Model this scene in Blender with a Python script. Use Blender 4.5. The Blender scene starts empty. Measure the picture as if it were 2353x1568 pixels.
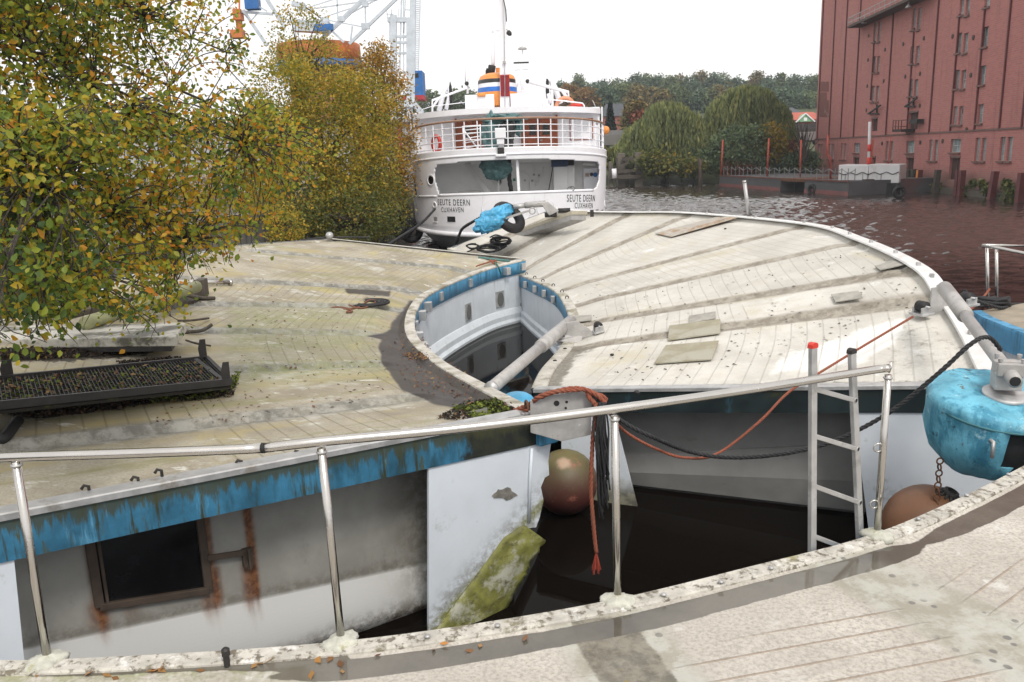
import bpy, bmesh, math, random
import numpy as np
from mathutils import Vector, Matrix, noise as mnoise
random.seed(7); rng = np.random.default_rng(7)
SC = bpy.context.scene; COL = SC.collection
PI = math.pi
# ------------------------------------------------------------------ camera
EYE = 4.5; PITCH = math.radians(12.7); ROLL = math.radians(1.9); FOC = 1896.0; IW, IH = 2353.0, 1568.0
cam = bpy.data.objects.new('camera', bpy.data.cameras.new('camera')); COL.objects.link(cam)
cam.data.sensor_width = 36.0; cam.data.lens = FOC / IW * 36.0; cam.data.clip_start = 0.05; cam.data.clip_end = 3000
_f = Vector((0, math.cos(PITCH), -math.sin(PITCH))); _u0 = Vector((0, math.sin(PITCH), math.cos(PITCH))); _r0 = Vector((1, 0, 0))
_c, _s = math.cos(ROLL), math.sin(ROLL)
_r = _r0 * _c - _u0 * _s; _u = _r0 * _s + _u0 * _c
cam.matrix_world = Matrix(((_r.x, _u.x, -_f.x, 0), (_r.y, _u.y, -_f.y, 0), (_r.z, _u.z, -_f.z, EYE), (0, 0, 0, 1)))
SC.camera = cam
# ------------------------------------------------------------------ light
SUN_EL, SUN_AZ = math.radians(50), math.radians(162)   # azimuth clockwise from +Y (the view direction)
world = bpy.data.worlds.new('World'); SC.world = world; world.use_nodes = True
wn, wl = world.node_tree.nodes, world.node_tree.links
bg = wn['Background']
sky = wn.new('ShaderNodeTexSky'); sky.sky_type = 'NISHITA'; sky.sun_disc = False
sky.sun_elevation = SUN_EL; sky.sun_rotation = SUN_AZ; sky.dust_density = 4.0; sky.air_density = 1.0; sky.ozone_density = 1.0
hs = wn.new('ShaderNodeHueSaturation'); hs.inputs['Saturation'].default_value = 0.12
mxw = wn.new('ShaderNodeMix'); mxw.data_type = 'RGBA'; mxw.inputs[0].default_value = 0.75
mxw.inputs[7].default_value = (9.75, 9.6, 9.5, 1)      # an even cloud layer over the clear sky
wl.new(sky.outputs[0], hs.inputs['Color']); wl.new(hs.outputs[0], mxw.inputs[6]); wl.new(mxw.outputs[2], bg.inputs['Color'])
bg.inputs['Strength'].default_value = 0.115
sun = bpy.data.objects.new('sun', bpy.data.lights.new('sun', 'SUN')); COL.objects.link(sun)
sun.data.energy = 1.5; sun.data.angle = math.radians(14); sun.data.color = (1.0, 0.93, 0.83)
_sd = Vector((math.sin(SUN_AZ) * math.cos(SUN_EL), math.cos(SUN_AZ) * math.cos(SUN_EL), math.sin(SUN_EL)))
sun.rotation_euler = (-_sd).to_track_quat('-Z', 'Y').to_euler(); sun.location = (0, 0, 60)
SC.view_settings.view_transform = 'Standard'; SC.view_settings.look = 'None'; SC.view_settings.exposure = 0.38; SC.view_settings.gamma = 1.0
SC.cycles.max_bounces = 6; SC.cycles.transparent_max_bounces = 6
# ------------------------------------------------------------------ measuring the photograph (2353 x 1568 grid)
def ray(u, v):
    x = (u - IW / 2) / FOC; y = -(v - IH / 2) / FOC
    return _f + _r * x + _u * y
def onz(u, v, z):
    d = ray(u, v); return Vector((0, 0, EYE)) + d * ((z - EYE) / d.z)
def ony(u, v, Y):
    d = ray(u, v); return Vector((0, 0, EYE)) + d * (Y / d.y)
def proj(p):
    q = Vector(p) - Vector((0, 0, EYE)); w = q.dot(_f)
    return IW / 2 + FOC * q.dot(_r) / w, IH / 2 - FOC * q.dot(_u) / w
# ------------------------------------------------------------------ objects
def tag(o, label=None, cat=None, group=None, kind=None):
    if label: o['label'] = label
    if cat: o['category'] = cat
    if group: o['group'] = group
    if kind: o['kind'] = kind
    return o
def thing(name, label, cat, loc, group=None):
    o = bpy.data.objects.new(name, None); COL.objects.link(o); o.location = Vector(loc); o.empty_display_size = 0.2
    return tag(o, label, cat, group)
def origin(o):
    p = Vector((0, 0, 0))
    while o is not None: p = p + o.location; o = o.parent
    return p
def copy_tree(o, delta=None, parent=None):
    c = o.copy(); COL.objects.link(c); c.parent = parent
    if delta is not None: c.location = o.location + Vector(delta)
    for ch in o.children: copy_tree(ch, None, c)
    return c
class MB:
    def __init__(s): s.v = []; s.f = []
    def add(s, vs, fs):
        n = len(s.v); s.v += [tuple(p) for p in vs]; s.f += [tuple(n + i for i in f) for f in fs]; return s
    def quad(s, a, b, c, d): return s.add([a, b, c, d], [(0, 1, 2, 3)])
    def box(s, c, d, ax=None):
        c = Vector(c); X, Y, Z = ax if ax else (Vector((1, 0, 0)), Vector((0, 1, 0)), Vector((0, 0, 1)))
        vs = [c + X * (d[0] / 2 * i) + Y * (d[1] / 2 * j) + Z * (d[2] / 2 * k) for i in (-1, 1) for j in (-1, 1) for k in (-1, 1)]
        return s.add(vs, [(0, 1, 3, 2), (4, 6, 7, 5), (0, 4, 5, 1), (2, 3, 7, 6), (0, 2, 6, 4), (1, 5, 7, 3)])
    def bar(s, a, b, w, h=None, up=(0, 0, 1)):
        a = Vector(a); b = Vector(b); h = h or w; d = (b - a); L = d.length
        if L < 1e-6: return s
        d = d / L; up = Vector(up)
        if abs(d.dot(up)) > .98: up = Vector((0, 1, 0))
        x = d.cross(up).normalized(); z = x.cross(d)
        return s.box((a + b) / 2, (w, L, h), (x, d, z))
    def tube(s, pts, r, n=8, cap=True):
        pts = [Vector(p) for p in pts]; m = len(pts)
        rs = r if isinstance(r, (list, tuple)) else [r] * m
        t0 = (pts[1] - pts[0]).normalized(); ref = Vector((0, 0, 1)) if abs(t0.z) < .9 else Vector((1, 0, 0))
        x = t0.cross(ref).normalized(); vs = []; fs = []
        for i, p in enumerate(pts):
            t = (pts[min(i + 1, m - 1)] - pts[max(i - 1, 0)])
            t = t.normalized() if t.length > 1e-9 else t0
            x = x - t * x.dot(t); x = x.normalized() if x.length > 1e-6 else t.orthogonal().normalized(); y = t.cross(x)
            for k in range(n):
                a = 2 * PI * k / n; vs.append(p + x * (rs[i] * math.cos(a)) + y * (rs[i] * math.sin(a)))
        for i in range(m - 1):
            for k in range(n): fs.append((i * n + k, i * n + (k + 1) % n, (i + 1) * n + (k + 1) % n, (i + 1) * n + k))
        if cap: fs += [tuple(range(n))[::-1], tuple((m - 1) * n + k for k in range(n))]
        return s.add(vs, fs)
    def lathe(s, prof, base, ax=(0, 0, 1), n=24, wob=None):
        ax = Vector(ax).normalized(); x = ax.orthogonal().normalized(); y = ax.cross(x); base = Vector(base); m = len(prof); vs = []; fs = []
        for i, (r, h) in enumerate(prof):
            for k in range(n):
                a = 2 * PI * k / n; rr = r * (wob(a, i) if wob else 1)
                vs.append(base + ax * h + x * (rr * math.cos(a)) + y * (rr * math.sin(a)))
        for i in range(m - 1):
            for k in range(n): fs.append((i * n + k, i * n + (k + 1) % n, (i + 1) * n + (k + 1) % n, (i + 1) * n + k))
        if prof[0][0] > 1e-4: fs.append(tuple(range(n))[::-1])
        if prof[-1][0] > 1e-4: fs.append(tuple((m - 1) * n + k for k in range(n)))
        return s.add(vs, fs)
    def sphere(s, c, r, n=16, sq=(1, 1, 1)):
        c = Vector(c); vs = []; fs = []; m = n // 2
        for i in range(m + 1):
            th = PI * i / m
            for k in range(n):
                a = 2 * PI * k / n; vs.append(c + Vector((r * sq[0] * math.sin(th) * math.cos(a), r * sq[1] * math.sin(th) * math.sin(a), r * sq[2] * math.cos(th))))
        for i in range(m):
            for k in range(n): fs.append((i * n + k, (i + 1) * n + k, (i + 1) * n + (k + 1) % n, i * n + (k + 1) % n))
        return s.add(vs, fs)
    def torus(s, c, R, r, ax=(0, 0, 1), n=28, m=10, a0=0, a1=2 * PI, sq=1.0):
        ax = Vector(ax).normalized(); x = ax.orthogonal().normalized(); y = ax.cross(x); c = Vector(c)
        full = abs(a1 - a0 - 2 * PI) < 1e-6; N = n if full else n + 1; vs = []; fs = []
        for i in range(N):
            a = a0 + (a1 - a0) * i / n; d = x * math.cos(a) + y * math.sin(a)
            for k in range(m):
                b = 2 * PI * k / m; vs.append(c + d * (R + r * math.cos(b)) + ax * (r * sq * math.sin(b)))
        for i in range(n):
            j = (i + 1) % N
            for k in range(m): fs.append((i * m + k, j * m + k, j * m + (k + 1) % m, i * m + (k + 1) % m))
        return s.add(vs, fs)
    def prism(s, poly, ext):
        n = len(poly); ext = Vector(ext); a = [Vector(p) for p in poly]
        return s.add(a + [p + ext for p in a], [tuple(range(n))[::-1], tuple(range(n, 2 * n))] + [(i, (i + 1) % n, n + (i + 1) % n, n + i) for i in range(n)])
    def rope(s, pts, r, pitch=None, n=5, strands=3):
        pts = resample(pts, max(r * 1.1, .008)); m = len(pts); pitch = pitch or r * 7; step = max(r * 1.1, .008)
        t0 = (pts[1] - pts[0]).normalized(); x = t0.orthogonal().normalized(); fr = []
        for i, p in enumerate(pts):
            t = (pts[min(i + 1, m - 1)] - pts[max(i - 1, 0)]).normalized(); x = (x - t * x.dot(t)).normalized(); fr.append((p, x.copy(), t.cross(x)))
        for q in range(strands):
            path = []
            for i, (p, a, b) in enumerate(fr):
                th = 2 * PI * (i * step / pitch + q / strands); path.append(p + a * (r * .5 * math.cos(th)) + b * (r * .5 * math.sin(th)))
            s.tube(path, r * .56, n)
        return s
    def build(s, name, mat, parent=None, smooth=False, loc=None, bevel=0, solid=0):
        o0 = Vector(loc) if loc is not None else (origin(parent) if parent is not None else Vector((0, 0, 0)))
        me = bpy.data.meshes.new(name); me.from_pydata([tuple(Vector(p) - o0) for p in s.v], [], s.f); me.update()
        o = bpy.data.objects.new(name, me); COL.objects.link(o)
        if parent is not None: o.parent = parent
        elif loc is not None: o.location = o0
        if mat: me.materials.append(mat)
        if smooth: me.polygons.foreach_set('use_smooth', [True] * len(me.polygons))
        if solid: md = o.modifiers.new('solid', 'SOLIDIFY'); md.thickness = solid; md.offset = 0
        if bevel:
            md = o.modifiers.new('bevel', 'BEVEL'); md.width = bevel; md.segments = 2; md.limit_method = 'ANGLE'
        return o
def resample(pts, step):
    pts = [Vector(p) for p in pts]; out = [pts[0].copy()]; acc = 0
    for a, b in zip(pts[:-1], pts[1:]):
        L = (b - a).length
        if L < 1e-9: continue
        d = step - acc
        while d <= L: out.append(a + (b - a) * (d / L)); d += step
        acc = L - (d - step)
    if len(out) < 3: out = [pts[0], (pts[0] + pts[-1]) / 2, pts[-1]]
    return out
def spline(P, n=10):
    P = [Vector(p) for p in P]; out = []
    for i in range(len(P) - 1):
        p0 = P[i - 1] if i > 0 else P[0] * 2 - P[1]; p1, p2 = P[i], P[i + 1]; p3 = P[i + 2] if i + 2 < len(P) else P[-1] * 2 - P[-2]
        for k in range(n):
            t = k / n; out.append(.5 * ((2 * p1) + (p2 - p0) * t + (2 * p0 - 5 * p1 + 4 * p2 - p3) * t * t + (3 * p1 - p0 - 3 * p2 + p3) * t ** 3))
    out.append(P[-1]); return out
def inpoly(x, y, poly):
    c = False; j = len(poly) - 1
    for i in range(len(poly)):
        xi, yi = poly[i]; xj, yj = poly[j]
        if (yi > y) != (yj > y) and x < (xj - xi) * (y - yi) / (yj - yi) + xi: c = not c
        j = i
    return c
# ------------------------------------------------------------------ materials
class G:
    """small node-graph helper"""
    def __init__(s, name):
        s.m = bpy.data.materials.new(name); s.m.use_nodes = True; s.t = s.m.node_tree; s.n = s.t.nodes; s.b = s.n['Principled BSDF']
        s.tc = s.n.new('ShaderNodeTexCoord')
    def put(s, sock, val):
        if hasattr(val, 'is_output'): s.t.links.new(val, sock)
        elif isinstance(val, (tuple, list)) and len(val) == 3 and sock.type == 'RGBA': sock.default_value = (*val, 1)
        else: sock.default_value = val
    def co(s, scale=(1, 1, 1), what='Object', uv=None):
        mp = s.n.new('ShaderNodeMapping'); mp.inputs['Scale'].default_value = scale
        if uv: u = s.n.new('ShaderNodeUVMap'); u.uv_map = uv; s.t.links.new(u.outputs[0], mp.inputs[0])
        else: s.t.links.new(s.tc.outputs[what], mp.inputs[0])
        return mp.outputs[0]
    def noise(s, scale, detail=4, rough=.6, vec=None, dist=0):
        n = s.n.new('ShaderNodeTexNoise'); n.inputs['Scale'].default_value = scale; n.inputs['Detail'].default_value = detail; n.inputs['Roughness'].default_value = rough; n.inputs['Distortion'].default_value = dist
        s.t.links.new(vec if vec is not None else s.tc.outputs['Object'], n.inputs['Vector']); return n.outputs['Fac']
    def voro(s, scale, vec=None, feat='F1', out='Distance'):
        n = s.n.new('ShaderNodeTexVoronoi'); n.feature = feat; n.inputs['Scale'].default_value = scale
        s.t.links.new(vec if vec is not None else s.tc.outputs['Object'], n.inputs['Vector']); return n.outputs[out]
    def ramp(s, x, lo, hi, a=0., b=1.):
        n = s.n.new('ShaderNodeMapRange'); n.interpolation_type = 'SMOOTHSTEP'
        for k, v in zip(('Value', 'From Min', 'From Max', 'To Min', 'To Max'), (x, lo, hi, a, b)): s.put(n.inputs[k], v)
        return n.outputs[0]
    def math(s, op, a, b=0., c=None):
        n = s.n.new('ShaderNodeMath'); n.operation = op; s.put(n.inputs[0], a); s.put(n.inputs[1], b)
        if c is not None: s.put(n.inputs[2], c)
        return n.outputs[0]
    def mul(s, *a):
        r = a[0]
        for b in a[1:]: r = s.math('MULTIPLY', r, b)
        return r
    def mix(s, f, a, b, mode='MIX'):
        n = s.n.new('ShaderNodeMix'); n.data_type = 'RGBA'; n.blend_type = mode; s.put(n.inputs[0], f); s.put(n.inputs[6], a); s.put(n.inputs[7], b); return n.outputs[2]
    def xyz(s, v):
        n = s.n.new('ShaderNodeSeparateXYZ'); s.t.links.new(v, n.inputs[0]); return n.outputs
    def attr(s, name, out='Fac'):
        n = s.n.new('ShaderNodeAttribute'); n.attribute_name = name; return n.outputs[out]
    def cramp(s, x, stops):
        n = s.n.new('ShaderNodeValToRGB'); e = n.color_ramp.elements
        while len(e) < len(stops): e.new(.5)
        for el, (p, c) in zip(e, stops): el.position = p; el.color = (*c, 1)
        s.put(n.inputs[0], x); return n.outputs[0]
    def bump(s, h, strength=.3, dist=.01, normal=None):
        n = s.n.new('ShaderNodeBump'); n.inputs['Strength'].default_value = strength; n.inputs['Distance'].default_value = dist; s.put(n.inputs['Height'], h)
        if normal is not None: s.put(n.inputs['Normal'], normal)
        s.t.links.new(n.outputs[0], s.b.inputs['Normal']); return n.outputs[0]
    def out(s, col=None, rough=.6, metal=0., spec=None):
        if col is not None: s.put(s.b.inputs['Base Color'], col)
        s.put(s.b.inputs['Roughness'], rough); s.put(s.b.inputs['Metallic'], metal)
        if spec is not None: s.put(s.b.inputs['Specular IOR Level'], spec)
        return s.m
def M(name, col, rough=.6, metal=0., var=.2, scale=4., bump=.1, bd=.005, stains=(), spec=None):
    """weathered surface: stains = (colour, scale, lo, hi, stretch xyz)"""
    g = G(name); n = g.noise(scale, 5, .65); c = tuple(col)
    base = g.mix(g.ramp(n, .3, .7), tuple(x * (1 - var) for x in c), tuple(min(1, x * (1 + var * .6)) for x in c))
    for (sc, ss, lo, hi, st) in stains: base = g.mix(g.ramp(g.noise(ss, 6, .7, g.co(st)), lo, hi), base, sc)
    if bump: g.bump(g.noise(scale * 9, 4, .7), bump, bd)
    return g.out(base, g.ramp(n, .3, .7, max(0, rough - .08), min(1, rough + .1)), metal, spec)
V3 = (1, 1, 1); DRIP = (6, 6, .35)
m_blue = M('blue_band_paint', (.03, .155, .27), .55, 0, .35, 3, .15, .004, [((.012, .055, .085), 1.8, .45, .68, (2, 2, .6)), ((.03, .034, .012), 1.6, .54, .64, (7, 7, .5)), ((.06, .065, .02), 3.5, .57, .66, (4, 4, .6)), ((.16, .42, .62), 2, .58, .75, (3, 3, .4))])
m_bluelight = M('light_blue_band_paint', (.085, .32, .54), .5, 0, .25, 3, .15, .004, [((.03, .13, .21), 1.6, .46, .66, (4, 4, .5)), ((.05, .06, .05), 2.2, .6, .7, (6, 6, .5)), ((.3, .5, .62), 4, .6, .72, DRIP)])
m_bluedark = M('dark_slimed_band_paint', (.010, .02, .022), .5, 0, .4, 3, .15, .004, [((.02, .07, .10), 1.6, .6, .72, (3, 3, 1)), ((.03, .033, .014), 5, .58, .7, V3)])
m_hull = M('white_hull_paint', (.62, .66, .70), .45, 0, .08, 2, .06, .003, [((.36, .35, .31), 2, .54, .78, DRIP), ((.2, .19, .16), 3, .68, .82, (5, 5, .5))])
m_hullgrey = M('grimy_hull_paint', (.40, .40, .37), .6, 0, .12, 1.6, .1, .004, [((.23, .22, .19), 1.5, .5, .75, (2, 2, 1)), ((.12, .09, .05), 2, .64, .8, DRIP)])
m_steel = M('stainless_tube', (.54, .52, .49), .22, .97, .05, 3, .03, .001, [((.44, .40, .34), 1.2, .6, .9, V3)])
m_galv = M('galvanised_steel', (.46, .46, .46), .5, .55, .2, 6, .12, .003, [((.3, .28, .25), 4, .55, .7, V3)])
m_grey = M('grey_painted_steel', (.40, .39, .38), .55, .2, .2, 5, .15, .004, [((.2, .15, .11), 5, .6, .72, V3), ((.55, .55, .55), 9, .62, .7, V3)])
m_alu = M('aluminium', (.50, .50, .50), .42, .6, .1, 8, .05, .002, [((.33, .33, .32), 5, .55, .7, V3)])
m_dark = M('dark_steel', (.035, .033, .032), .6, .3, .3, 8, .2, .004, [((.08, .07, .06), 9, .6, .7, V3)])
m_rust = M('rusty_steel', (.16, .07, .035), .8, .2, .4, 8, .3, .006, [((.05, .03, .02), 5, .5, .65, V3)])
m_rustframe = M('rusty_brown_frame', (.075, .055, .042), .7, .2, .3, 8, .2, .004, [((.2, .07, .03), 6, .6, .72, V3)])
m_black = M('black_rubber', (.012, .012, .013), .65, 0, .3, 8, .2, .004)
m_ropeb = M('black_rope', (.022, .022, .024), .8, 0, .3, 30, .2, .004, [((.07, .075, .08), 26, .56, .7, V3)])
m_ropeo = M('faded_orange_rope', (.27, .08, .045), .85, 0, .3, 30, .25, .004, [((.24, .10, .06), 7, .5, .7, V3)])
m_glassdark = M('dark_glass', (.006, .006, .007), .18, 0, .2, 4, .02, .002, [((.02, .02, .022), 5, .55, .75, V3)])
m_white = M('ship_white_paint', (.83, .83, .87), .32, 0, .05, .8, .12, .02, [((.60, .585, .57), 1.1, .58, .8, (2, 2, .3)), ((.42, .30, .22), 2.2, .70, .80, (3, 3, .3))])
m_whitein = M('interior_white_paint', (.72, .72, .72), .5, 0, .06, 1.2, .02, .003, [((.5, .48, .45), 2, .64, .8, V3)])
m_shipdark = M('ship_bottom_paint', (.17, .18, .19), .35, 0, .15, 1.2, .05, .003, [((.36, .36, .36), 1.4, .5, .7, (3, 3, .5))])
m_wood = M('varnished_brown_wood', (.33, .075, .022), .4, 0, .3, 5, .08, .003, [((.22, .05, .015), 3, .5, .65, (8, 8, .6))])
m_teak = M('handrail_wood', (.34, .2, .13), .5, 0, .2, 6, .05, .002)
m_tarpg = M('green_tarpaulin', (.07, .15, .155), .5, 0, .3, 5, .2, .01, [((.18, .3, .30), 3, .55, .7, V3)])
m_tarpb = M('blue_tarpaulin', (.06, .33, .56), .4, 0, .3, 4, .25, .02, [((.16, .48, .68), 5, .55, .7, V3)])
m_orange = M('orange_paint', (.75, .28, .06), .45, 0, .1, 3, .04)
m_red = M('red_paint', (.62, .045, .03), .45, 0, .15, 3, .05)
m_darkred = M('dark_red_paint', (.36, .03, .04), .5, 0, .15, 3, .05)
m_craneblue = M('crane_blue_paint', (.02, .13, .38), .5, 0, .2, 2, .05)
m_craneorange = M('crane_orange_paint', (.55, .16, .04), .55, 0, .2, 1.5, .05, .004, [((.3, .1, .04), 1.5, .55, .7, (1, 1, .3))])
m_cranewhite = M('crane_pale_paint', (.52, .57, .62), .5, .1, .15, 2, .05)
m_timber = M('wet_old_timber', (.07, .058, .045), .85, 0, .4, 4, .3, .01, [((.13, .12, .10), 3, .55, .7, (5, 5, .5))])
m_bark = M('grey_brown_bark', (.055, .045, .036), .9, 0, .4, 6, .4, .01, [((.11, .10, .085), 5, .58, .7, (4, 4, 1))])
# ================================================================== water
def plane_grid(x0, x1, y0, y1, z): return MB().quad((x0, y0, z), (x1, y0, z), (x1, y1, z), (x0, y1, z))
def water_mat():
    g = G('harbour_water')
    n1 = g.noise(1.6, 3, .55, g.co((1, .55, 1)), .3); n2 = g.noise(7, 3, .6, g.co((1, .5, 1)), .2); n3 = g.noise(.12, 2, .5)
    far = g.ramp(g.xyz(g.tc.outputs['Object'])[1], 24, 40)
    n0 = g.noise(.45, 3, .55, g.co((.7, 1, 1)), .2); h = g.math('ADD', g.mul(n0, 1.6), g.math('ADD', g.mul(n1, .8), g.mul(n2, .3)))
    h = g.mul(h, far, g.ramp(n3, .3, .6, .6, 1.1))
    g.bump(h, .6, .03)
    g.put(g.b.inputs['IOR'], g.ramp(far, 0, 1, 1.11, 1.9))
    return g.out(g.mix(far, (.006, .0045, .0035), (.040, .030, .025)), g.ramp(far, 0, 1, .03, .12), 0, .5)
def water_mesh():
    x0, x1, y0, y1 = -6., 66., 22., 118.; nx, ny = 640, 980; X = np.linspace(x0, x1, nx); Y = y0 + (y1 - y0) * np.linspace(0, 1, ny) ** 1.25; XX, YY = np.meshgrid(X, Y); H_ = np.zeros_like(XX); r_ = np.random.default_rng(3)
    for i in range(46):
        lam = .26 * 1.045 ** i; th = r_.normal() * .75 + 1.45; k_ = 2 * PI / lam; H_ += .0125 * lam ** .95 * np.sin(k_ * (math.cos(th) * XX + math.sin(th) * YY) + r_.uniform(0, 6.28)) * (.5 if lam > 3 else 1)
    fade = np.clip((XX - x0) / 3, 0, 1) * np.clip((x1 - XX) / 3, 0, 1) * np.clip((YY - y0) / 14, 0, 1) * np.clip((y1 - YY) / 3, 0, 1); calm = .22 + .78 * np.clip((40 + 4 * np.sin(YY * .13) - XX - .18 * YY) / 14, 0, 1)
    V = np.stack([XX, YY, H_ * fade * calm * WAVE], -1).reshape(-1, 3); idx = np.arange(nx * ny).reshape(ny, nx); F = np.stack([idx[:-1, :-1], idx[:-1, 1:], idx[1:, 1:], idx[1:, :-1]], -1).reshape(-1, 4)
    n0 = len(V); a, b, c, d = idx[0, 0], idx[0, -1], idx[-1, -1], idx[-1, 0]; V = np.concatenate([V, [[-400, -80, 0], [600, -80, 0], [600, 900, 0], [-400, 900, 0]]]); F = np.concatenate([F, [[n0, n0 + 1, b, a], [n0 + 1, n0 + 2, c, b], [n0 + 2, n0 + 3, d, c], [n0 + 3, n0, a, d]]])
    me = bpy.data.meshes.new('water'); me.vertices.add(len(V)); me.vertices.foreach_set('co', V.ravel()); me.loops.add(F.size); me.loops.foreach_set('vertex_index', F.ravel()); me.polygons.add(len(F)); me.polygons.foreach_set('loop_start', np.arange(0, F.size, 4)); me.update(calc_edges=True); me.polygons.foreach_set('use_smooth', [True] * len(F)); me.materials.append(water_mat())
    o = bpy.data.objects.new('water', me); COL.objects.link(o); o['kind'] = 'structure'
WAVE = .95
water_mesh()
# ================================================================== pontoon decks
def oncone(u, v, c, z1, s, R1):
    z = z1; d = ray(u, v)
    for _ in range(60):
        p = d * ((z - EYE) / d.z); z = .6 * z + .4 * (z1 + s * (math.hypot(p.x - c[0], p.y - c[1]) - R1))
    return Vector((p.x, p.y, z))
def onplane(u, v, p0, n):
    d = ray(u, v); o = Vector((0, 0, EYE)); return o + d * ((Vector(p0) - o).dot(n) / d.dot(n))
def deck_mat(name, lo, hi, chan, chan2, stains, wetcol, pitch, linecol, grain=.12, speck=.5, ls=.8, cw=1.0, bands=(), wr=.3, wspec=.4, hm=.24, spots=0., we=(.42, .62)):
    g = G(name); kr = g.xyz(g.co(uv='kr')); dt = g.xyz(g.co(uv='dt'))
    col = g.mix(g.ramp(g.noise(.9, 6, .7), .35, .65), lo, hi)
    col = g.mix(g.mul(g.ramp(g.noise(46, 3, .7), .35, .75), grain * 4), col, tuple(x * .62 for x in lo))
    cell = g.n.new('ShaderNodeTexWhiteNoise'); cell.noise_dimensions = '1D'; g.t.links.new(g.math('ADD', g.math('FLOOR', kr[0]), .37), cell.inputs['W'])
    # panels of one wedge differ a little in tone
    pan = g.math('FLOOR', g.math('ADD', g.math('MULTIPLY', dt[1], 3.3), cell.outputs[0])); pn = g.n.new('ShaderNodeTexWhiteNoise'); pn.noise_dimensions = '2D'
    cmb = g.n.new('ShaderNodeCombineXYZ'); g.put(cmb.inputs[0], g.math('FLOOR', kr[0])); g.put(cmb.inputs[1], pan); g.t.links.new(cmb.outputs[0], pn.inputs['Vector'])
    col = g.mix(g.mul(g.ramp(pn.outputs[0], .0, 1.), .35), col, tuple(x * .72 for x in lo))
    for (sc, ss, a, b, st) in stains: col = g.mix(g.ramp(g.noise(ss, 6, .72, g.co(st)), a, b), col, sc)
    for (sc, st, a, b) in bands: col = g.mix(g.mul(g.ramp(g.noise(1., 5, .65, g.co(st, uv='kr')), a, b), g.ramp(g.noise(3.5, 5, .7), .25, .6, .45, 1)), col, sc)
    line = g.math('ABSOLUTE', g.math('SUBTRACT', g.math('FRACT', g.math('DIVIDE', kr[1], pitch)), .5))
    line = g.ramp(line, .02, .075, 1, 0)
    inner = g.ramp(dt[0], .14, .2); has = g.ramp(pn.outputs[0], hm, hm + .01)
    lm = g.mul(line, inner, g.ramp(dt[1], .1, .13), g.ramp(dt[1], .92, .95, 1, 0), has, g.ramp(g.noise(1.7, 4), .28, .5, .35, 1))
    col = g.mix(g.mul(lm, ls), col, linecol)
    # channels between the wedges
    ch = g.ramp(g.math('ADD', dt[0], g.math('MULTIPLY', g.math('SUBTRACT', g.noise(6, 5, .7), .5), .07)), .085 * cw, .15 * cw, 1, 0)
    cc = g.mix(g.ramp(g.noise(5, 6, .75), .4, .62), chan, chan2)
    col = g.mix(g.mul(ch, g.ramp(g.noise(.8, 3), .3, .55, .75, 1)), col, cc)
    if spots:
        sp2 = g.mul(g.ramp(g.voro(9.5), .16, .23, 1, 0), ch, g.ramp(g.noise(2.2, 3), .40, .52), g.math('LESS_THAN', g.attr('damp'), .2)); col = g.mix(g.mul(sp2, spots), col, (.16, .155, .145))
    sp = g.ramp(g.voro(9, g.co((1, 1, 1))), .05, .14, 1, 0); sp = g.mul(sp, g.ramp(g.noise(.7, 4, .6), .45, .6), speck)
    col = g.mix(sp, col, (.12, .12, .11))
    moss = g.attr('moss'); col = g.mix(g.mul(moss, g.ramp(g.noise(7, 6, .75), .35, .6)), col, (.22, .235, .105))
    lich = g.mul(moss, g.ramp(g.voro(17), .1, .26, 1, 0), g.ramp(g.noise(3, 3), .42, .55)); col = g.mix(lich, col, (.42, .46, .36))
    soil = g.attr('soil'); sm = g.ramp(g.math('ADD', soil, g.mul(g.math('SUBTRACT', g.noise(7, 6, .75), .5), 1.3)), .42, .56)
    col = g.mix(sm, col, g.mix(g.ramp(g.noise(20, 4), .4, .6), (.022, .018, .013), (.06, .045, .028)))
    dm = g.ramp(g.math('ADD', g.attr('damp'), g.mul(g.math('SUBTRACT', g.noise(6, 6, .75), .5), .7)), .42, .6); col = g.mix(g.mul(dm, .82), col, g.mix(g.ramp(g.noise(14, 5, .7), .35, .65), (.085, .075, .058), (.21, .19, .15)))
    col = g.mix(g.mul(dm, g.ramp(g.voro(15), .08, .2, 1, 0), g.ramp(g.noise(4, 3), .5, .6)), col, (.26, .19, .05))
    wet = g.ramp(g.math('ADD', g.attr('wet'), g.mul(g.math('SUBTRACT', g.noise(2.2, 5, .65), .5), .5)), we[0], we[1])
    col = g.mix(g.mul(wet, .94), col, g.mix(g.ramp(g.noise(1.5, 4), .35, .65), wetcol, tuple(x * 1.7 for x in wetcol)))
    pale = g.attr('pale'); col = g.mix(g.mul(g.ramp(g.math('ADD', pale, g.mul(g.math('SUBTRACT', g.noise(4, 6, .75), .5), .9)), .42, .7), g.math('SUBTRACT', 1., g.mul(lm, .7)), .8), col, (.76, .76, .74))  # glare of the sky on wet deck, mixed in as a lighter colour
    rough = g.ramp(wet, 0, 1, .75, wr)
    h = g.math('SUBTRACT', g.mul(g.noise(60, 4, .7), .4), g.math('MULTIPLY', lm, 1.2)); h = g.mul(h, g.ramp(wet, 0, 1, 1, .02))
    g.bump(h, .5, .008)
    return g.out(col, rough, 0, g.ramp(wet, 0, 1, .4, wspec))
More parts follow.
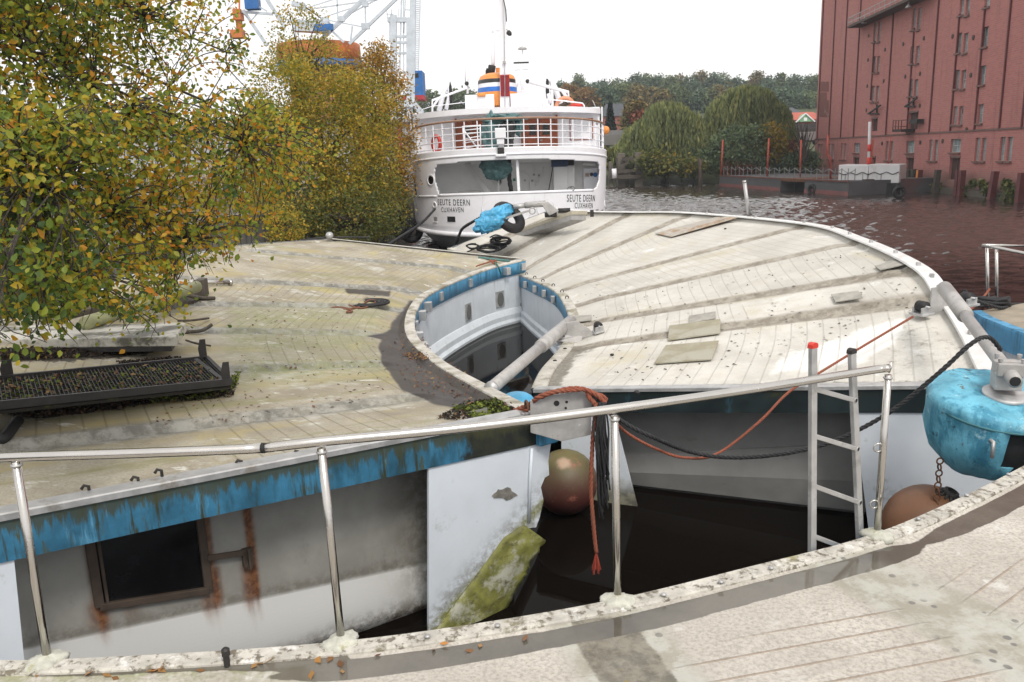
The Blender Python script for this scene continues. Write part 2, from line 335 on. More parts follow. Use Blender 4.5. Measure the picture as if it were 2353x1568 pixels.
def catmull(pts, ks, k):
    i = max(j for j in range(len(ks)) if ks[j] <= k + 1e-9); i = min(i, len(ks) - 2)
    t = (k - ks[i]) / (ks[i + 1] - ks[i]); p1, p2 = pts[i], pts[i + 1]; h = ks[i + 1] - ks[i]
    m1 = (p2 - pts[i - 1]) / (ks[i + 1] - ks[i - 1]) * h if i > 0 else p2 - p1
    m2 = (pts[i + 2] - p1) / (ks[i + 2] - ks[i]) * h if i + 2 < len(pts) else p2 - p1
    return p1 * (2 * t ** 3 - 3 * t * t + 1) + m1 * (t ** 3 - 2 * t * t + t) + p2 * (3 * t * t - 2 * t ** 3) + m2 * (t ** 3 - t * t)
def make_deck(name, lines, chans, mat, parent, nk, nr, attrs, lip_in=.2, lip_out=.2, flat_in=.1, hump=.045, cen=None):
    ks = [l[0] for l in lines]; I = [l[1] for l in lines]; O = [l[2] for l in lines]
    kk = np.linspace(ks[0], ks[-1], nk); tt = np.linspace(0, 1, nr) ; org = origin(parent)
    V = np.zeros((nk, nr, 3)); KR = np.zeros((nk, nr, 2)); DT = np.zeros((nk, nr, 2)); Icv = []; Ocv = []
    for a, k in enumerate(kk):
        p, q = catmull(I, ks, k), catmull(O, ks, k); Icv.append(p); Ocv.append(q); L = (q - p).length
        P = np.array(p)[None] + (np.array(q) - np.array(p))[None] * tt[:, None]; V[a] = P
        KR[a, :, 0] = k; KR[a, :, 1] = tt * L; DT[a, :, 1] = tt
    # distance in metres to the nearest channel
    dkk = (ks[-1] - ks[0]) / (nk - 1); step = np.linalg.norm(np.gradient(V, axis=0), axis=2) / dkk
    d = np.full((nk, nr), 9.); half = np.full((nk, nr), 9.)
    for c in chans: d = np.minimum(d, np.abs(kk[:, None] - c) * step)
    d = np.minimum(d, 1.5); DT[:, :, 0] = d
    ss = lambda x, lo, hi: (lambda u: u * u * (3 - 2 * u))(np.clip((x - lo) / (hi - lo), 0, 1))
    tin = KR[:, :, 1]; tout = np.array([ (O_ - I_).length for I_, O_ in zip(Icv, Ocv)])[:, None] - tin
    up = ss(d, .07, .2) * ss(tin - .25 * np.exp(-d / .3), flat_in, flat_in + .5) * ss(tout, lip_out + .05, lip_out + .3)
    V[:, :, 2] += hump * (up - 1) + hump * .2 * up * ss(d, .1, .8)
    lip = np.maximum(1 - ss(tin, lip_in - .03, lip_in + .02), 1 - ss(tout, lip_out - .03, lip_out + .02)); V[:, :, 2] += lip * hump
    idx = np.arange(nk * nr).reshape(nk, nr)
    F = np.stack([idx[:-1, :-1], idx[1:, :-1], idx[1:, 1:], idx[:-1, 1:]], -1).reshape(-1, 4)
    me = bpy.data.meshes.new(name); Vf = (V.reshape(-1, 3) - np.array(org)); me.vertices.add(len(Vf)); me.vertices.foreach_set('co', Vf.ravel())
    me.loops.add(F.size); me.loops.foreach_set('vertex_index', F.ravel()); me.polygons.add(len(F)); me.polygons.foreach_set('loop_start', np.arange(0, F.size, 4)); me.update(calc_edges=True)
    # seams run straight across each wedge and do not line up from wedge to wedge
    KU = KR.copy(); dirs = V[:, -1, :2] - V[:, 0, :2]; dirs = dirs / np.linalg.norm(dirs, axis=1)[:, None]; bnd = [ks[0] - 1e-6] + [c for c in chans if ks[0] < c < ks[-1]] + [ks[-1] + 1e-6]; wr_ = np.random.default_rng(len(lines))
    curv = np.array([math.hypot(p.x - cen[0], p.y - cen[1]) for p in Icv])
    for c0, c1 in zip(bnd[:-1], bnd[1:]):
        m = np.where((kk >= c0) & (kk <= c1))[0]; dc_ = dirs[m].mean(0); dc_ /= np.linalg.norm(dc_); cs = dirs[m] @ dc_; fr_ = (kk[m] - c0) / (c1 - c0) - .5
        KU[m, :, 1] = (curv[m, None] + KR[m, :, 1]) * cs[:, None] - 11. + wr_.uniform(0, 1) + (wr_.uniform(-.22, .22) * fr_)[:, None]
    for nm, A in (('kr', KU), ('dt', DT)):
        uv = me.uv_layers.new(name=nm); uv.data.foreach_set('uv', A.reshape(-1, 2)[F.ravel()].ravel())
    for nm, fn in attrs.items():
        at = me.attributes.new(nm, 'FLOAT', 'POINT'); at.data.foreach_set('value', np.clip(fn(V, KR, DT, tout), 0, 1).ravel().astype(np.float32))
    me.polygons.foreach_set('use_smooth', [True] * len(F)); me.materials.append(mat); me.validate()
    o = bpy.data.objects.new(name, me); COL.objects.link(o); o.parent = parent
    return o, Icv, Ocv, V
def normals_of(curve, side):
    N = []
    for i in range(len(curve)):
        t = curve[min(i + 1, len(curve) - 1)] - curve[max(i - 1, 0)]; N.append(Vector((t.y, -t.x, 0)).normalized() * side)
    return N
def sweep(curve, N, prof):
    """prof: list of (offset, dz or ('abs', z)); the strip of a hull side that follows a deck edge"""
    m = MB(); n = len(prof); vs = []
    for p, nn in zip(curve, N):
        for off, z in prof:
            zz = z[1] if isinstance(z, tuple) else p.z + z
            vs.append(Vector((p.x + nn.x * off, p.y + nn.y * off, zz)))
    fs = [(i * n + k, (i + 1) * n + k, (i + 1) * n + k + 1, i * n + k + 1) for i in range(len(curve) - 1) for k in range(n - 1)]
    return m.add(vs, fs)
def polysmear(poly, soft):
    """1 inside a deck outline measured on the photograph, for stains"""
    def fn(V, *_):
        flat = V.reshape(-1, 3); q = flat - np.array([0, 0, EYE]); w = q @ np.array(_f); u = IW / 2 + FOC * (q @ np.array(_r)) / w; v = IH / 2 - FOC * (q @ np.array(_u)) / w
        out = np.zeros(len(flat))
        px = np.array(poly, float); ins = np.zeros(len(flat), bool); j = len(px) - 1
        for i in range(len(px)):
            xi, yi = px[i]; xj, yj = px[j]; c = ((yi > v) != (yj > v)) & (u < (xj - xi) * (v - yi) / (yj - yi + 1e-9) + xi); ins ^= c; j = i
        dist = np.full(len(flat), 1e9)
        for i in range(len(px)):
            a = px[i]; b = px[(i + 1) % len(px)]; ab = b - a; t = np.clip(((u - a[0]) * ab[0] + (v - a[1]) * ab[1]) / (ab @ ab + 1e-9), 0, 1)
            dist = np.minimum(dist, np.hypot(u - a[0] - t * ab[0], v - a[1] - t * ab[1]))
        return np.clip(.5 + np.where(ins, dist, -dist) / soft * .5, 0, 1).reshape(V.shape[:2])
    return fn
def anyof(*fs): return lambda *a: np.max([f(*a) for f in fs], axis=0)
zero = lambda V, *_: np.zeros(V.shape[:2])
cA = (9.428, 16.304); R1 = 11.379
# ------------------------------------------------------------------ pontoon A: left, yellowed deck
pA = thing('floating_pontoon', 'curved pontoon with a yellowed lichen-stained deck under the leafy branches, rusty window in its end', 'pontoon', (-3.4, 13, 0), 'curved floating pontoons')
def ext(inp, zi, via, slope, R=16.5):
    p = onz(*inp, zi); q = p
    for _ in range(30): q = onz(*via, zi + slope * math.hypot(q.x - p.x, q.y - p.y))
    d = (q - p); L = Vector((d.x, d.y)).length; d /= L; lo, hi = 0, 14
    for _ in range(40):
        mid = (lo + hi) / 2; c = p + d * mid
        if math.hypot(c.x - cA[0], c.y - cA[1]) < R: lo = mid
        else: hi = mid
    return p, p + d * lo
Al = [(0., onz(1205, 597, 1.66), onz(755, 550, 2.34))]
for k, i, zi, v, sl in ((1, (1110, 622), 1.6, (620, 579), .155), (2, (1000, 668), 1.57, (440, 640), .155), (3, (957, 706), 1.56, (440, 698), .155), (4, (950, 767), 1.57, (440, 760), .145), (5, (1010, 830), 1.6, (530, 850), .13), (6, (1120, 893), 1.72, (0, 1030), .11)):
    Al.append((float(k), *ext(i, zi, v, sl, 16.5 if k < 4 else 17.4 + .35 * (k - 4))))
Al.append((7., *ext((1228, 948), 1.98, (0, 1185), .05, 18.2)))
m_deckA = deck_mat('yellowed_deck_gelcoat', (.29, .255, .19), (.46, .425, .345), (.17, .165, .145), (.33, .325, .295),
    [((.40, .34, .16), .55, .54, .7, (1.5, .8, 1)), ((.60, .59, .54), 1.1, .58, .72, V3), ((.15, .135, .09), 1.6, .62, .78, V3), ((.62, .61, .57), 2.3, .60, .68, (1, 2.2, 1))], (.030, .026, .025), .19, (.15, .125, .07), .12, .35, .46, 2.2, [((.37, .31, .15), (2.3, .30, 1), .50, .68), ((.25, .235, .12), (3.1, .22, 1), .50, .66), ((.52, .51, .47), (1.7, .5, 1), .58, .7)], .42, .10, .42)
puddleA = polysmear([(880, 795), (945, 700), (960, 770), (1030, 850), (1110, 900), (1215, 925), (1120, 935), (1010, 925), (930, 890), (885, 830)], 26)
wetA2 = polysmear([(790, 662), (900, 668), (895, 682), (800, 676)], 12)
mossA = anyof(polysmear([(520, 765), (840, 770), (850, 800), (530, 812)], 26), polysmear([(560, 830), (860, 825), (880, 850), (560, 880)], 26), polysmear([(540, 715), (880, 712), (870, 738), (540, 752)], 26))
soilA = anyof(polysmear([(0, 935), (200, 925), (520, 860), (545, 890), (300, 935), (90, 965), (0, 950)], 14), polysmear([(0, 800), (420, 790), (330, 815), (180, 830), (0, 832)], 12), polysmear([(330, 690), (470, 640), (480, 690), (360, 720)], 8))
dkA, IA, OA, VA = make_deck('deck', Al, [0, 1, 2, 3, 4, 5, 6], m_deckA, pA, 420, 130, dict(wet=anyof(lambda V, *a: 1.6 * puddleA(V), wetA2, lambda V, KR, DT, t: np.clip(1.25 - (KR[:, :, 1] - .2) / (.32 + .75 * np.exp(-DT[:, :, 0] / .22)), 0, 1) * np.clip((KR[:, :, 0] - 2.6) / .9, 0, 1)), moss=mossA, soil=soilA, pale=zero, damp=zero), .22, .2, .35, .07, cA)
NA = normals_of(IA, 1)
if (NA[200] - Vector((0, 0, 0))).dot(Vector((cA[0], cA[1], 0)) - IA[200]) < 0: NA = [-n for n in NA]
sweep(IA, NA, [(-.03, .0), (.035, .0), (.04, -.03), (.04, -.34), (0, -.345)]).build('edge_band', m_bluelight, pA, True)
m_cap = M('weathered_white_rim', (.50, .48, .43), .65, 0, .2, 4, .2, .005, [((.22, .2, .14), 2.4, .46, .64, V3), ((.64, .62, .58), 5, .58, .72, V3)])
sweep(IA, NA, [(-.14, .012), (-.13, .03), (.03, .03), (.05, .012), (.05, -.02)]).build('rim_cap', m_cap, pA)
sweep(IA[:-34], NA[:-34], [(0, -.3), (0., ('a', .40)), (.02, ('a', .385)), (.11, ('a', .25)), (.115, ('a', .13)), (.18, ('a', .06)), (.16, ('a', -.3))]).build('hull_side', m_hull, pA)
NAo = [-n for n in normals_of(OA, 1 if NA[200].dot(normals_of(IA, 1)[200]) > 0 else -1)]
sweep(OA, NAo, [(0, .012), (.05, .012), (.05, -.34), (0, -.35), (0, ('a', .3)), (-.3, ('a', -.4))]).build('outer_side', m_hull, pA)
# far radial end
E0 = [IA[0].lerp(OA[0], t) for t in np.linspace(0, 1, 24)]; NE = normals_of(E0, 1); NE = NE if NE[5].y > 0 else [-n for n in NE]
sweep(E0, NE, [(-.12, .03), (.05, .03), (.05, -.34)]).build('far_edge_cap', m_cap, pA)
sweep(E0, NE, [(.04, -.3), (.04, ('a', -.3))]).build('far_end_wall', m_hull, pA)
# white box pads on the blue inner band
for i, f in enumerate((.012, .075, .19, .275, .36, .43, .49, .545, .60)):
    j = int(f * (len(IA) - 1)); p = IA[j]; n = NA[j]; t = Vector((-n.y, n.x, 0)); b = MB()
    proud = .06 if i in (0, 2, 3, 6) else .15; c = p + n * (.04 + proud / 2) + Vector((0, 0, -.17))
    b.box(c, (proud, .16, .2), (n, t, Vector((0, 0, 1)))); b.build('mounting_pad', m_alu, pA, bevel=.01)
# two oval vents on the white hull
for u, v in ((1075, 717), (1148, 688)):
    best = min(range(len(IA)), key=lambda j: abs(proj(IA[j])[0] - u) + (0 if j < 170 else 999)); p = IA[best]; n = NA[best]; q = onplane(u, v, p, n); t = Vector((-n.y, n.x, 0)); Z = Vector((0, 0, 1))
    fr = MB().box(q + n * .015, (.03, .36, .44), (n, t, Z)).build('vent_plate', m_galv, pA, bevel=.01)
    e = MB(); e.prism([q + n * .032 + t * (.13 * math.cos(a)) + Z * (.19 * math.sin(a)) for a in np.linspace(0, 2 * PI, 20, endpoint=False)], n * .012); e.build('vent_grille', M('vent_mesh_%d' % u, (.16, .16, .15), .7, .3, .3, 40, .4), fr)
# ---- near radial end of pontoon A (trim strip, blue band, plates, recessed wall with a window)
def end_frame(I0, O0):
    e = Vector((O0.x - I0.x, O0.y - I0.y, 0)).normalized(); n = Vector((e.y, -e.x, 0))
    if n.y > 0: n = -n
    return e, n                       # n looks toward the camera
def edge_strip(P, n, prof): return sweep(P, [n] * len(P), prof)
eA, nA = end_frame(IA[-1], OA[-1]); PA = [IA[-1].lerp(OA[-1], t) for t in np.linspace(0, 1, 60)]
edge_strip(PA, nA, [(-.1, .03), (.045, .03), (.055, .02), (.055, -.025), (.03, -.03)]).build('edge_trim', m_galv, pA)
def overlay(mat, fn):
    t = mat.node_tree; b = t.nodes['Principled BSDF']; src = b.inputs['Base Color'].links[0].from_socket; g = G.__new__(G); g.m, g.t, g.n, g.b = mat, t, t.nodes, b; g.tc = t.nodes.new('ShaderNodeTexCoord'); t.links.new(fn(g, src), b.inputs['Base Color'])
def slimed(g, src):
    sl = g.ramp(g.math('ADD', g.attr('slime'), g.mul(g.math('SUBTRACT', g.noise(5, 6, .7), .5), .9)), .42, .62); src = g.mix(sl, src, g.mix(g.ramp(g.noise(4, 5), .4, .65), (.011, .014, .012), (.03, .034, .018)))
    dr = g.ramp(g.math('ADD', g.attr('top'), g.math('MULTIPLY', g.noise(2.2, 5, .7, g.co((8, 8, 1.1))), 1.5)), 1.2, 1.45); return g.mix(g.mul(dr, .85), src, (.045, .047, .018))
overlay(m_blue, slimed)
eb = edge_strip(PA, nA, [(.03, -.02), (.03, -.10), (.03, -.20), (.03, -.33), (-.04, -.335)]).build('edge_band', m_blue, pA)
for nm, L in (('slime', [max(0, min(1, (.21 - i / 59) / .12)) for i in range(60) for k in range(5)]), ('top', [(1., .66, .33, 0., 0.)[k] for i in range(60) for k in range(5)])): eb.data.attributes.new(nm, 'FLOAT', 'POINT').data.foreach_set('value', np.array(L, np.float32))
p0 = IA[-1] + nA * .01
Q = lambda u, v, off=0.: onplane(u, v, p0 + nA * off, nA)
plate = [(985, 1060), (985, 1490), (1040, 1402), (1130, 1290), (1165, 1240), (1205, 1215), (1232, 1212), (1240, 1190), (1249, 1150), (1243, 1120), (1252, 1098), (1262, 1092), (1260, 1060), (1266, 1020), (1262, 985), (1150, 1010)]
m_plate = M('chipped_white_panel', (.64, .69, .75), .4, 0, .05, 2, .05, .003, [((.30, .29, .25), 2.2, .6, .76, V3), ((.12, .12, .1), 7, .72, .8, V3)])
m_plateA = m_plate.copy(); m_plateA.name = 'grimy_white_panel'; _l0, _l1 = Q(1048, 1385) - pA.location, Q(1204, 1206) - pA.location; _s0, _s1 = _l0.dot(eA), _l1.dot(eA); _nz = Vector((_l1.z - _l0.z, -(_s1 - _s0))).normalized()
def grimed(g, src):
    dt_ = g.n.new('ShaderNodeVectorMath'); dt_.operation = 'DOT_PRODUCT'; g.t.links.new(g.tc.outputs['Object'], dt_.inputs[0]); dt_.inputs[1].default_value = tuple(eA); z = g.xyz(g.tc.outputs['Object'])[2]
    d = g.math('ABSOLUTE', g.math('ADD', g.math('MULTIPLY', g.math('SUBTRACT', dt_.outputs['Value'], _s0), _nz.x), g.math('MULTIPLY', g.math('SUBTRACT', z, _l0.z), _nz.y)))
    f = g.mul(g.ramp(d, .02, .34, 1, 0), g.ramp(g.noise(9, 6, .75), .38, .62)); src = g.mix(g.mul(f, .8), src, (.15, .145, .12))
    f2 = g.mul(g.ramp(d, 0, .10, 1, 0), g.ramp(g.noise(14, 5, .7), .35, .55)); return g.mix(f2, src, (.20, .205, .06))
overlay(m_plateA, grimed)
MB().prism([Q(u, v) for u, v in plate], -nA * .03).build('end_plate', m_plateA, pA)
m_green = M('algae_green_chine', (.20, .205, .05), .6, 0, .4, 6, .4, .01, [((.40, .40, .33), 3.2, .5, .66, V3), ((.07, .065, .025), 5, .52, .68, (1, 1, 2))])
ch = MB(); A1 = [(955, 1510), (1048, 1385), (1120, 1289), (1158, 1236), (1204, 1206)]; A2 = [(1040, 1510), (1118, 1405), (1165, 1325), (1196, 1262), (1252, 1241)]; A3 = [(1095, 1510), (1152, 1418), (1208, 1318), (1216, 1300), (1250, 1243)]
def along_px(L, t):
    f = t * (len(L) - 1); i = min(int(f), len(L) - 2); g_ = f - i; return L[i][0] + (L[i + 1][0] - L[i][0]) * g_, L[i][1] + (L[i + 1][1] - L[i][1]) * g_
cg = []
for i in range(49):
    t = i / 48; a, b, c = along_px(A1, t), along_px(A2, t), along_px(A3, t); jag = 5 * mnoise.noise(Vector((t * 14, 3.3, 0))) + 4 * mnoise.noise(Vector((t * 41, 1.1, 0)))
    for k in range(9):
        s = k / 8; (u0, v0), (u1, v1), h = (a, b, s * 2) if s <= .5 else (b, c, s * 2 - 1)
        off = (.008 + .045 * h ** 1.4) if s <= .5 else (.053 - .03 * h); off += .005 * mnoise.noise(Vector((t * 9, s * 5, 7)))
        cg.append(Q(u0 + (u1 - u0) * h + jag * s, v0 + (v1 - v0) * h + jag * .5 * s, off))
ch.add(cg, [(i * 9 + k, (i + 1) * 9 + k, (i + 1) * 9 + k + 1, i * 9 + k + 1) for i in range(48) for k in range(8)])
ch.build('chine_strip', m_green, pA, True, solid=.012)
rib = MB(); rib.tube([Q(1222, 1030, .02), Q(1218, 1100, .02), Q(1216, 1200, .02)], .018, 6); rib.build('plate_flange', m_plate, pA, True)
scuff = MB(); scuff.prism([Q(1160 + 26 * math.cos(a) * (1 + .25 * math.sin(3 * a)), 1135 + 13 * math.sin(a) * (1 + .3 * math.cos(5 * a)), .004) for a in np.linspace(0, 2 * PI, 18, endpoint=False)], nA * .003)
scuff.build('scuff', M('bare_patch', (.2, .19, .17), .8, 0, .4, 20, .4, .005), pA)
MB().box(Q(1256, 998, .04), (.24, .10, .2), (eA, nA, Vector((0, 0, 1)))).build('corner_cap', m_bluelight, pA, bevel=.02)
MB().prism([Q(-40, 1262), Q(-40, 1560), Q(58, 1540), Q(30, 1262)], -nA * .03).build('outer_end_plate', m_plate, pA)
# recessed wall: a grid so that the rust runs have their own shape
def rust_wall_mat():
    g = G('rust_streaked_wall'); base = g.mix(g.ramp(g.noise(1.6, 5), .3, .7), (.25, .245, .225), (.34, .335, .31))  # base grey darkened to carry the shade under the overhang
    base = g.mix(g.ramp(g.noise(2.5, 6, .75, g.co((2, 2, 1))), .56, .74), base, (.22, .21, .19))
    low = g.attr('low'); base = g.mix(low, base, (.53, .535, .53))  # flared lower part painted lighter, as the sun would catch it
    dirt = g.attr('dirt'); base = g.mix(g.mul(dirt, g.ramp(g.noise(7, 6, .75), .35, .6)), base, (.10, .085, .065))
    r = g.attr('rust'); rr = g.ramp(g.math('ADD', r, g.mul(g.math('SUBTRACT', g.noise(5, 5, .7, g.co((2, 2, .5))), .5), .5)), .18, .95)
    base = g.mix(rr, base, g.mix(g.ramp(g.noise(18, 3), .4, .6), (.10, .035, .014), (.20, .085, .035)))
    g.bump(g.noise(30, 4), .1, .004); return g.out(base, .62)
RB = -.55; W0, W1 = (1000, 1090), (20, 1290)
sL = (Q(-60, 1300, RB) - Q(1130, 1200, RB)).dot(eA); base0 = Q(1130, 1200, RB)
sE = (Q(980, 1250, RB) - base0).dot(eA); zled = lambda s: np.interp(s, [sE, sL], [Q(980, 1296, RB).z, Q(40, 1490, RB).z])
nS, nZ = 150, 70; V = []; att = {'rust': [], 'low': [], 'dirt': []}
marks = []
def rm(u, v0, v1, wpx, amp):
    a, b = Q(u, v0, RB), Q(u, v1, RB); marks.append(((a - base0).dot(eA), a.z, b.z, wpx / FOC * 8.2, amp))
rm(567, 1165, 1370, 12, 1.0); rm(567, 1300, 1385, 17, .8); rm(492, 1310, 1380, 16, .9); rm(205, 1230, 1440, 14, .9); rm(225, 1390, 1425, 26, .8); rm(473, 1180, 1400, 8, .9); rm(300, 1390, 1410, 26, .5); rm(480, 1370, 1400, 22, .7)
for i in range(nS):
    s = sL * i / (nS - 1)
    for j in range(nZ):
        f = j / (nZ - 1); zl = zled(s)
        if f < .62: z = 1.95 + (zl - 1.95) * f / .62; off = 0
        else: g_ = (f - .62) / .38; z = zl + (-.25 - zl) * g_; off = .10 * math.sin(min(1, g_ * 2) * PI / 2) - .35 * max(0, g_ - .55) ** 1.3 * 2
        p = base0 + eA * s + nA * off; p.z = z; V.append(p)
        r = 0
        for (ms, za, zb, wd, am) in marks:
            dz = max(0, z - za) * 9 + max(0, zb - z) * 5; r = max(r, am * math.exp(-((s - ms) / wd) ** 2) * math.exp(-dz))
        att['rust'].append(r); att['low'].append(1. if f >= .62 else 0.)
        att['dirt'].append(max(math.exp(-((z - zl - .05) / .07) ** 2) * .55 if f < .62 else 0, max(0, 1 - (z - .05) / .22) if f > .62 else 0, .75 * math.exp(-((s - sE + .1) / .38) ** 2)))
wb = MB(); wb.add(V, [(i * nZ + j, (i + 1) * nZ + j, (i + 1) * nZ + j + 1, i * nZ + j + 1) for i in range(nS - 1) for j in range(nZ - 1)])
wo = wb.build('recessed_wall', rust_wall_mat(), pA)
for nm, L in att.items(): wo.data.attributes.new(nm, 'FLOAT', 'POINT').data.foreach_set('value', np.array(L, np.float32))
edge_strip(PA, nA, [(-.04, -.33), (-.7, -.3)]).build('overhang_soffit', m_hullgrey, pA)
# window
Z = Vector((0, 0, 1)); TL, TR, BR, BL = Q(200, 1195, RB), Q(462, 1150, RB), Q(478, 1354, RB), Q(228, 1392, RB)
s0 = (BL - base0).dot(eA); s1 = (BR - base0).dot(eA); zt = TL.z + .1; WP = lambda s, z, o=0: base0 + eA * s + nA * o + Vector((0, 0, z - base0.z))
zb0, zb1 = BL.z, BR.z; fr = MB()
fr.bar(WP(s0, zb0, .02), WP(s0, zt, .02), .07, .05, nA); fr.bar(WP(s1, zb1, .02), WP(s1, zt, .02), .07, .05, nA); fr.bar(WP(s0, zb0, .022), WP(s1, zb1, .022), .06, .055, nA)
fr.bar(WP(s0 - .06, zb0 - .02, .03), WP(s0 - .06, zt, .03), .025, .03, nA)
wf = fr.build('window', m_rustframe, pA, bevel=.006)
MB().quad(WP(s0, zb0, .012), WP(s1, zb1, .012), WP(s1, zt, .012), WP(s0, zt, .012)).build('pane', m_glassdark, wf)
lat = MB(); a, b = Q(478, 1283, RB + .06), Q(562, 1270, RB + .06); lat.bar(a, b, .02, .05, Z); lh = lat.build('latch_bar', m_rustframe, pA)
c = Q(569, 1281, RB + .04); hp = MB().box(c, (.09, .06, .17), (eA, nA, Z)).box(c + nA * .04, (.02, .06, .19), (eA, nA, Z)); hp.build('latch_plate', m_rustframe, lh, bevel=.006)
for u, v in ((205, 1127), (556, 1068), (372, 1090), (318, 1107), (688, 1046)):
    q = Q(u, v, -.1); b = MB(); b.tube([q + Z * -.02, q + Z * .03, q + Z * .045 + eA * .03, q + Z * .02 + eA * .05], .012, 6); b.build('deck_eyelet', m_dark, pA, True)
# ------------------------------------------------------------------ pontoon B: right, pale deck
pB = thing('floating_pontoon', 'big curved pontoon with a pale off-white deck and grey radial channels, mid-basin', 'pontoon', (3.5, 15, 0), 'curved floating pontoons')
Bl = [(0., (1030, 572), 1.50, (1275, 480), 2.74), (1., (1130, 604), 1.22, (1350, 487), 2.70), (2., (1187, 628), 1.25,  (1449, 489), 2.73), (3., (1228, 645), 1.36, (1588, 491), 2.80), (4., (1276, 668), 1.44, (1855, 516), 2.82),
      (5., (1303, 704), 1.42, (1983, 552), 2.80), (6., (1313, 748), 1.41, (2120, 616), 2.70), (7., (1292, 802), 1.42, (2180, 685), 2.42), (7.55, (1250, 852), 1.43, (2236, 765), 2.16), (8., (1228, 897), 1.46, (2300, 886), 1.92)]
Bl = [(k, onz(*i, zi), onz(*o, zo)) for k, i, zi, o, zo in Bl]
m_deckB = deck_mat('pale_deck_gelcoat', (.51, .488, .442), (.65, .63, .58), (.21, .185, .15), (.35, .32, .27),
    [((.50, .46, .36), .7, .55, .7, (1, .7, 1)), ((.70, .70, .68), 1.3, .58, .72, V3)], (.26, .24, .2), .21, (.36, .34, .30), .06, .45, .45, 1.7, [((.44, .40, .31), (2.1, .35, 1), .54, .72)])
edgeB = polysmear([(1390, 912), (1250, 905), (1205, 885), (1255, 840), (1300, 790), (1400, 790), (1330, 830), (1300, 885), (1450, 888)], 18)
endB = polysmear([(1980, 880), (2010, 800), (2000, 760), (2080, 720), (2240, 740), (2300, 884)], 24)
glareB = polysmear([(1770, 860), (1790, 822), (1880, 790), (2040, 735), (2085, 730), (2060, 790), (1980, 838), (1900, 850)], 26)  # outline of the painted sky glare on the deck
dirtB = lambda V, KR, DT, tout: np.maximum(np.maximum(.66 * edgeB(V), .42 * endB(V)), np.clip((KR[:, :, 0] - 7.86) * 5, 0, .6))
dkB, IB, OB, VB = make_deck('deck', Bl, [0.4, 1, 2, 3, 4, 5, 6, 7], m_deckB, pB, 460, 150, dict(wet=zero, moss=zero, soil=zero, pale=glareB, damp=dirtB), .16, .16, .12, .035, (-10.1, 15.8))
NBn = normals_of(IB, 1); NBn = NBn if NBn[250].x < 0 else [-n for n in NBn]
sweep(IB, NBn, [(-.03, 0), (.035, 0), (.04, -.03), (.04, -.33), (0, -.335)]).build('edge_band', m_bluelight, pB, True)
sweep(IB, NBn, [(-.16, .010), (-.15, .03), (.03, .03), (.05, .012), (.05, -.02)]).build('rim_cap', m_cap, pB)
sweep(IB, NBn, [(0, -.3), (0, ('a', .30)), (.06, ('a', .24)), (.065, ('a', .12)), (.11, ('a', .06)), (.1, ('a', -.3))]).build('hull_side', m_hull, pB)
NBo = normals_of(OB, 1); NBo = NBo if NBo[250].x > 0 else [-n for n in NBo]
sweep(OB, NBo, [(-.18, .012), (-.17, .035), (.05, .035), (.055, -.05)]).build('outer_rim', M('bright_rim_strip', (.70, .70, .69), .45, .1, .12, 5, .1, .004, [((.4, .38, .33), 3, .6, .75, V3)]), pB)
sweep(OB, NBo, [(.04, -.04), (.04, -.36), (0, -.37), (0, ('a', .35)), (-.4, ('a', -.4))]).build('outer_side', m_hull, pB)
E0 = [IB[0].lerp(OB[0], t) for t in np.linspace(0, 1, 24)]; NE = normals_of(E0, 1); NE = NE if NE[5].y > 0 else [-n for n in NE]
sweep(E0, NE, [(0, .02), (.05, .02), (.05, ('a', -.3))]).build('far_end_wall', m_hull, pB)
for f in (.27, .335, .40, .455, .515):
    j = int(f * (len(IB) - 1)); p = IB[j]; n = NBn[j]; t = Vector((-n.y, n.x, 0))
    MB().box(p + n * .10 + Vector((0, 0, -.17)), (.09, .11, .17), (n, t, Z)).build('mounting_pad', m_galv, pB, bevel=.01)
j = int(.31 * (len(IB) - 1)); q = onplane(1198, 708, IB[j], NBn[j]); t = Vector((-NBn[j].y, NBn[j].x, 0))
MB().prism([q + NBn[j] * .02 + t * (.1 * math.cos(a)) + Z * (.2 * math.sin(a)) for a in np.linspace(0, 2 * PI, 20, endpoint=False)], NBn[j] * .012).build('vent_plate', m_rust, pB)
for f in (.3, .36, .41, .47, .53, .58):
    j = int(f * (len(IB) - 1)); MB().torus(IB[j] - NBn[j] * .07 + Z * .05, .035, .01, (NBn[j].y, -NBn[j].x, 0), 14, 6).build('deck_eyelet', m_dark, pB, True)
for k in range(14):
    j = int((.30 + .05 * k) * (len(OB) - 1)); MB().box(OB[j] - NBo[j] * .06 + Z * .05, (.05, .05, .06)).build('rim_clip', m_galv, pB)
# near radial end of B
eB, nB = end_frame(IB[-1], OB[-1]); PB = [IB[-1].lerp(OB[-1], t) for t in np.linspace(0, 1, 50)]
m_plateB2 = m_plate.copy(); m_plateB2.name = 'slimed_white_panel'
def lowslime(g, src):
    z = g.xyz(g.tc.outputs['Object'])[2]; f = g.ramp(g.math('ADD', z, g.mul(g.noise(8, 5, .7), .35)), .28, .62, 1, 0); return g.mix(g.mul(f, .9), src, g.mix(g.ramp(g.noise(6, 4), .4, .6), (.22, .21, .13), (.07, .062, .035)))
overlay(m_plateB2, lowslime)
edge_strip(PB, nB, [(-.08, .03), (.05, .03), (.055, .02), (.055, -.02), (.03, -.025)]).build('edge_trim', m_galv, pB)
edge_strip(PB, nB, [(.03, -.015), (.03, -.30), (-.05, -.305), (-.6, -.29)]).build('edge_band', m_bluedark, pB)
p0B = IB[-1] + nB * .01; QB = lambda u, v, off=0.: onplane(u, v, p0B + nB * off, nB)
MB().prism([QB(u, v) for u, v in ((1290, 950), (1410, 950), (1466, 1172), (1400, 1158), (1330, 1140), (1290, 1100))], -nB * .03).build('end_plate', m_plateB2, pB)
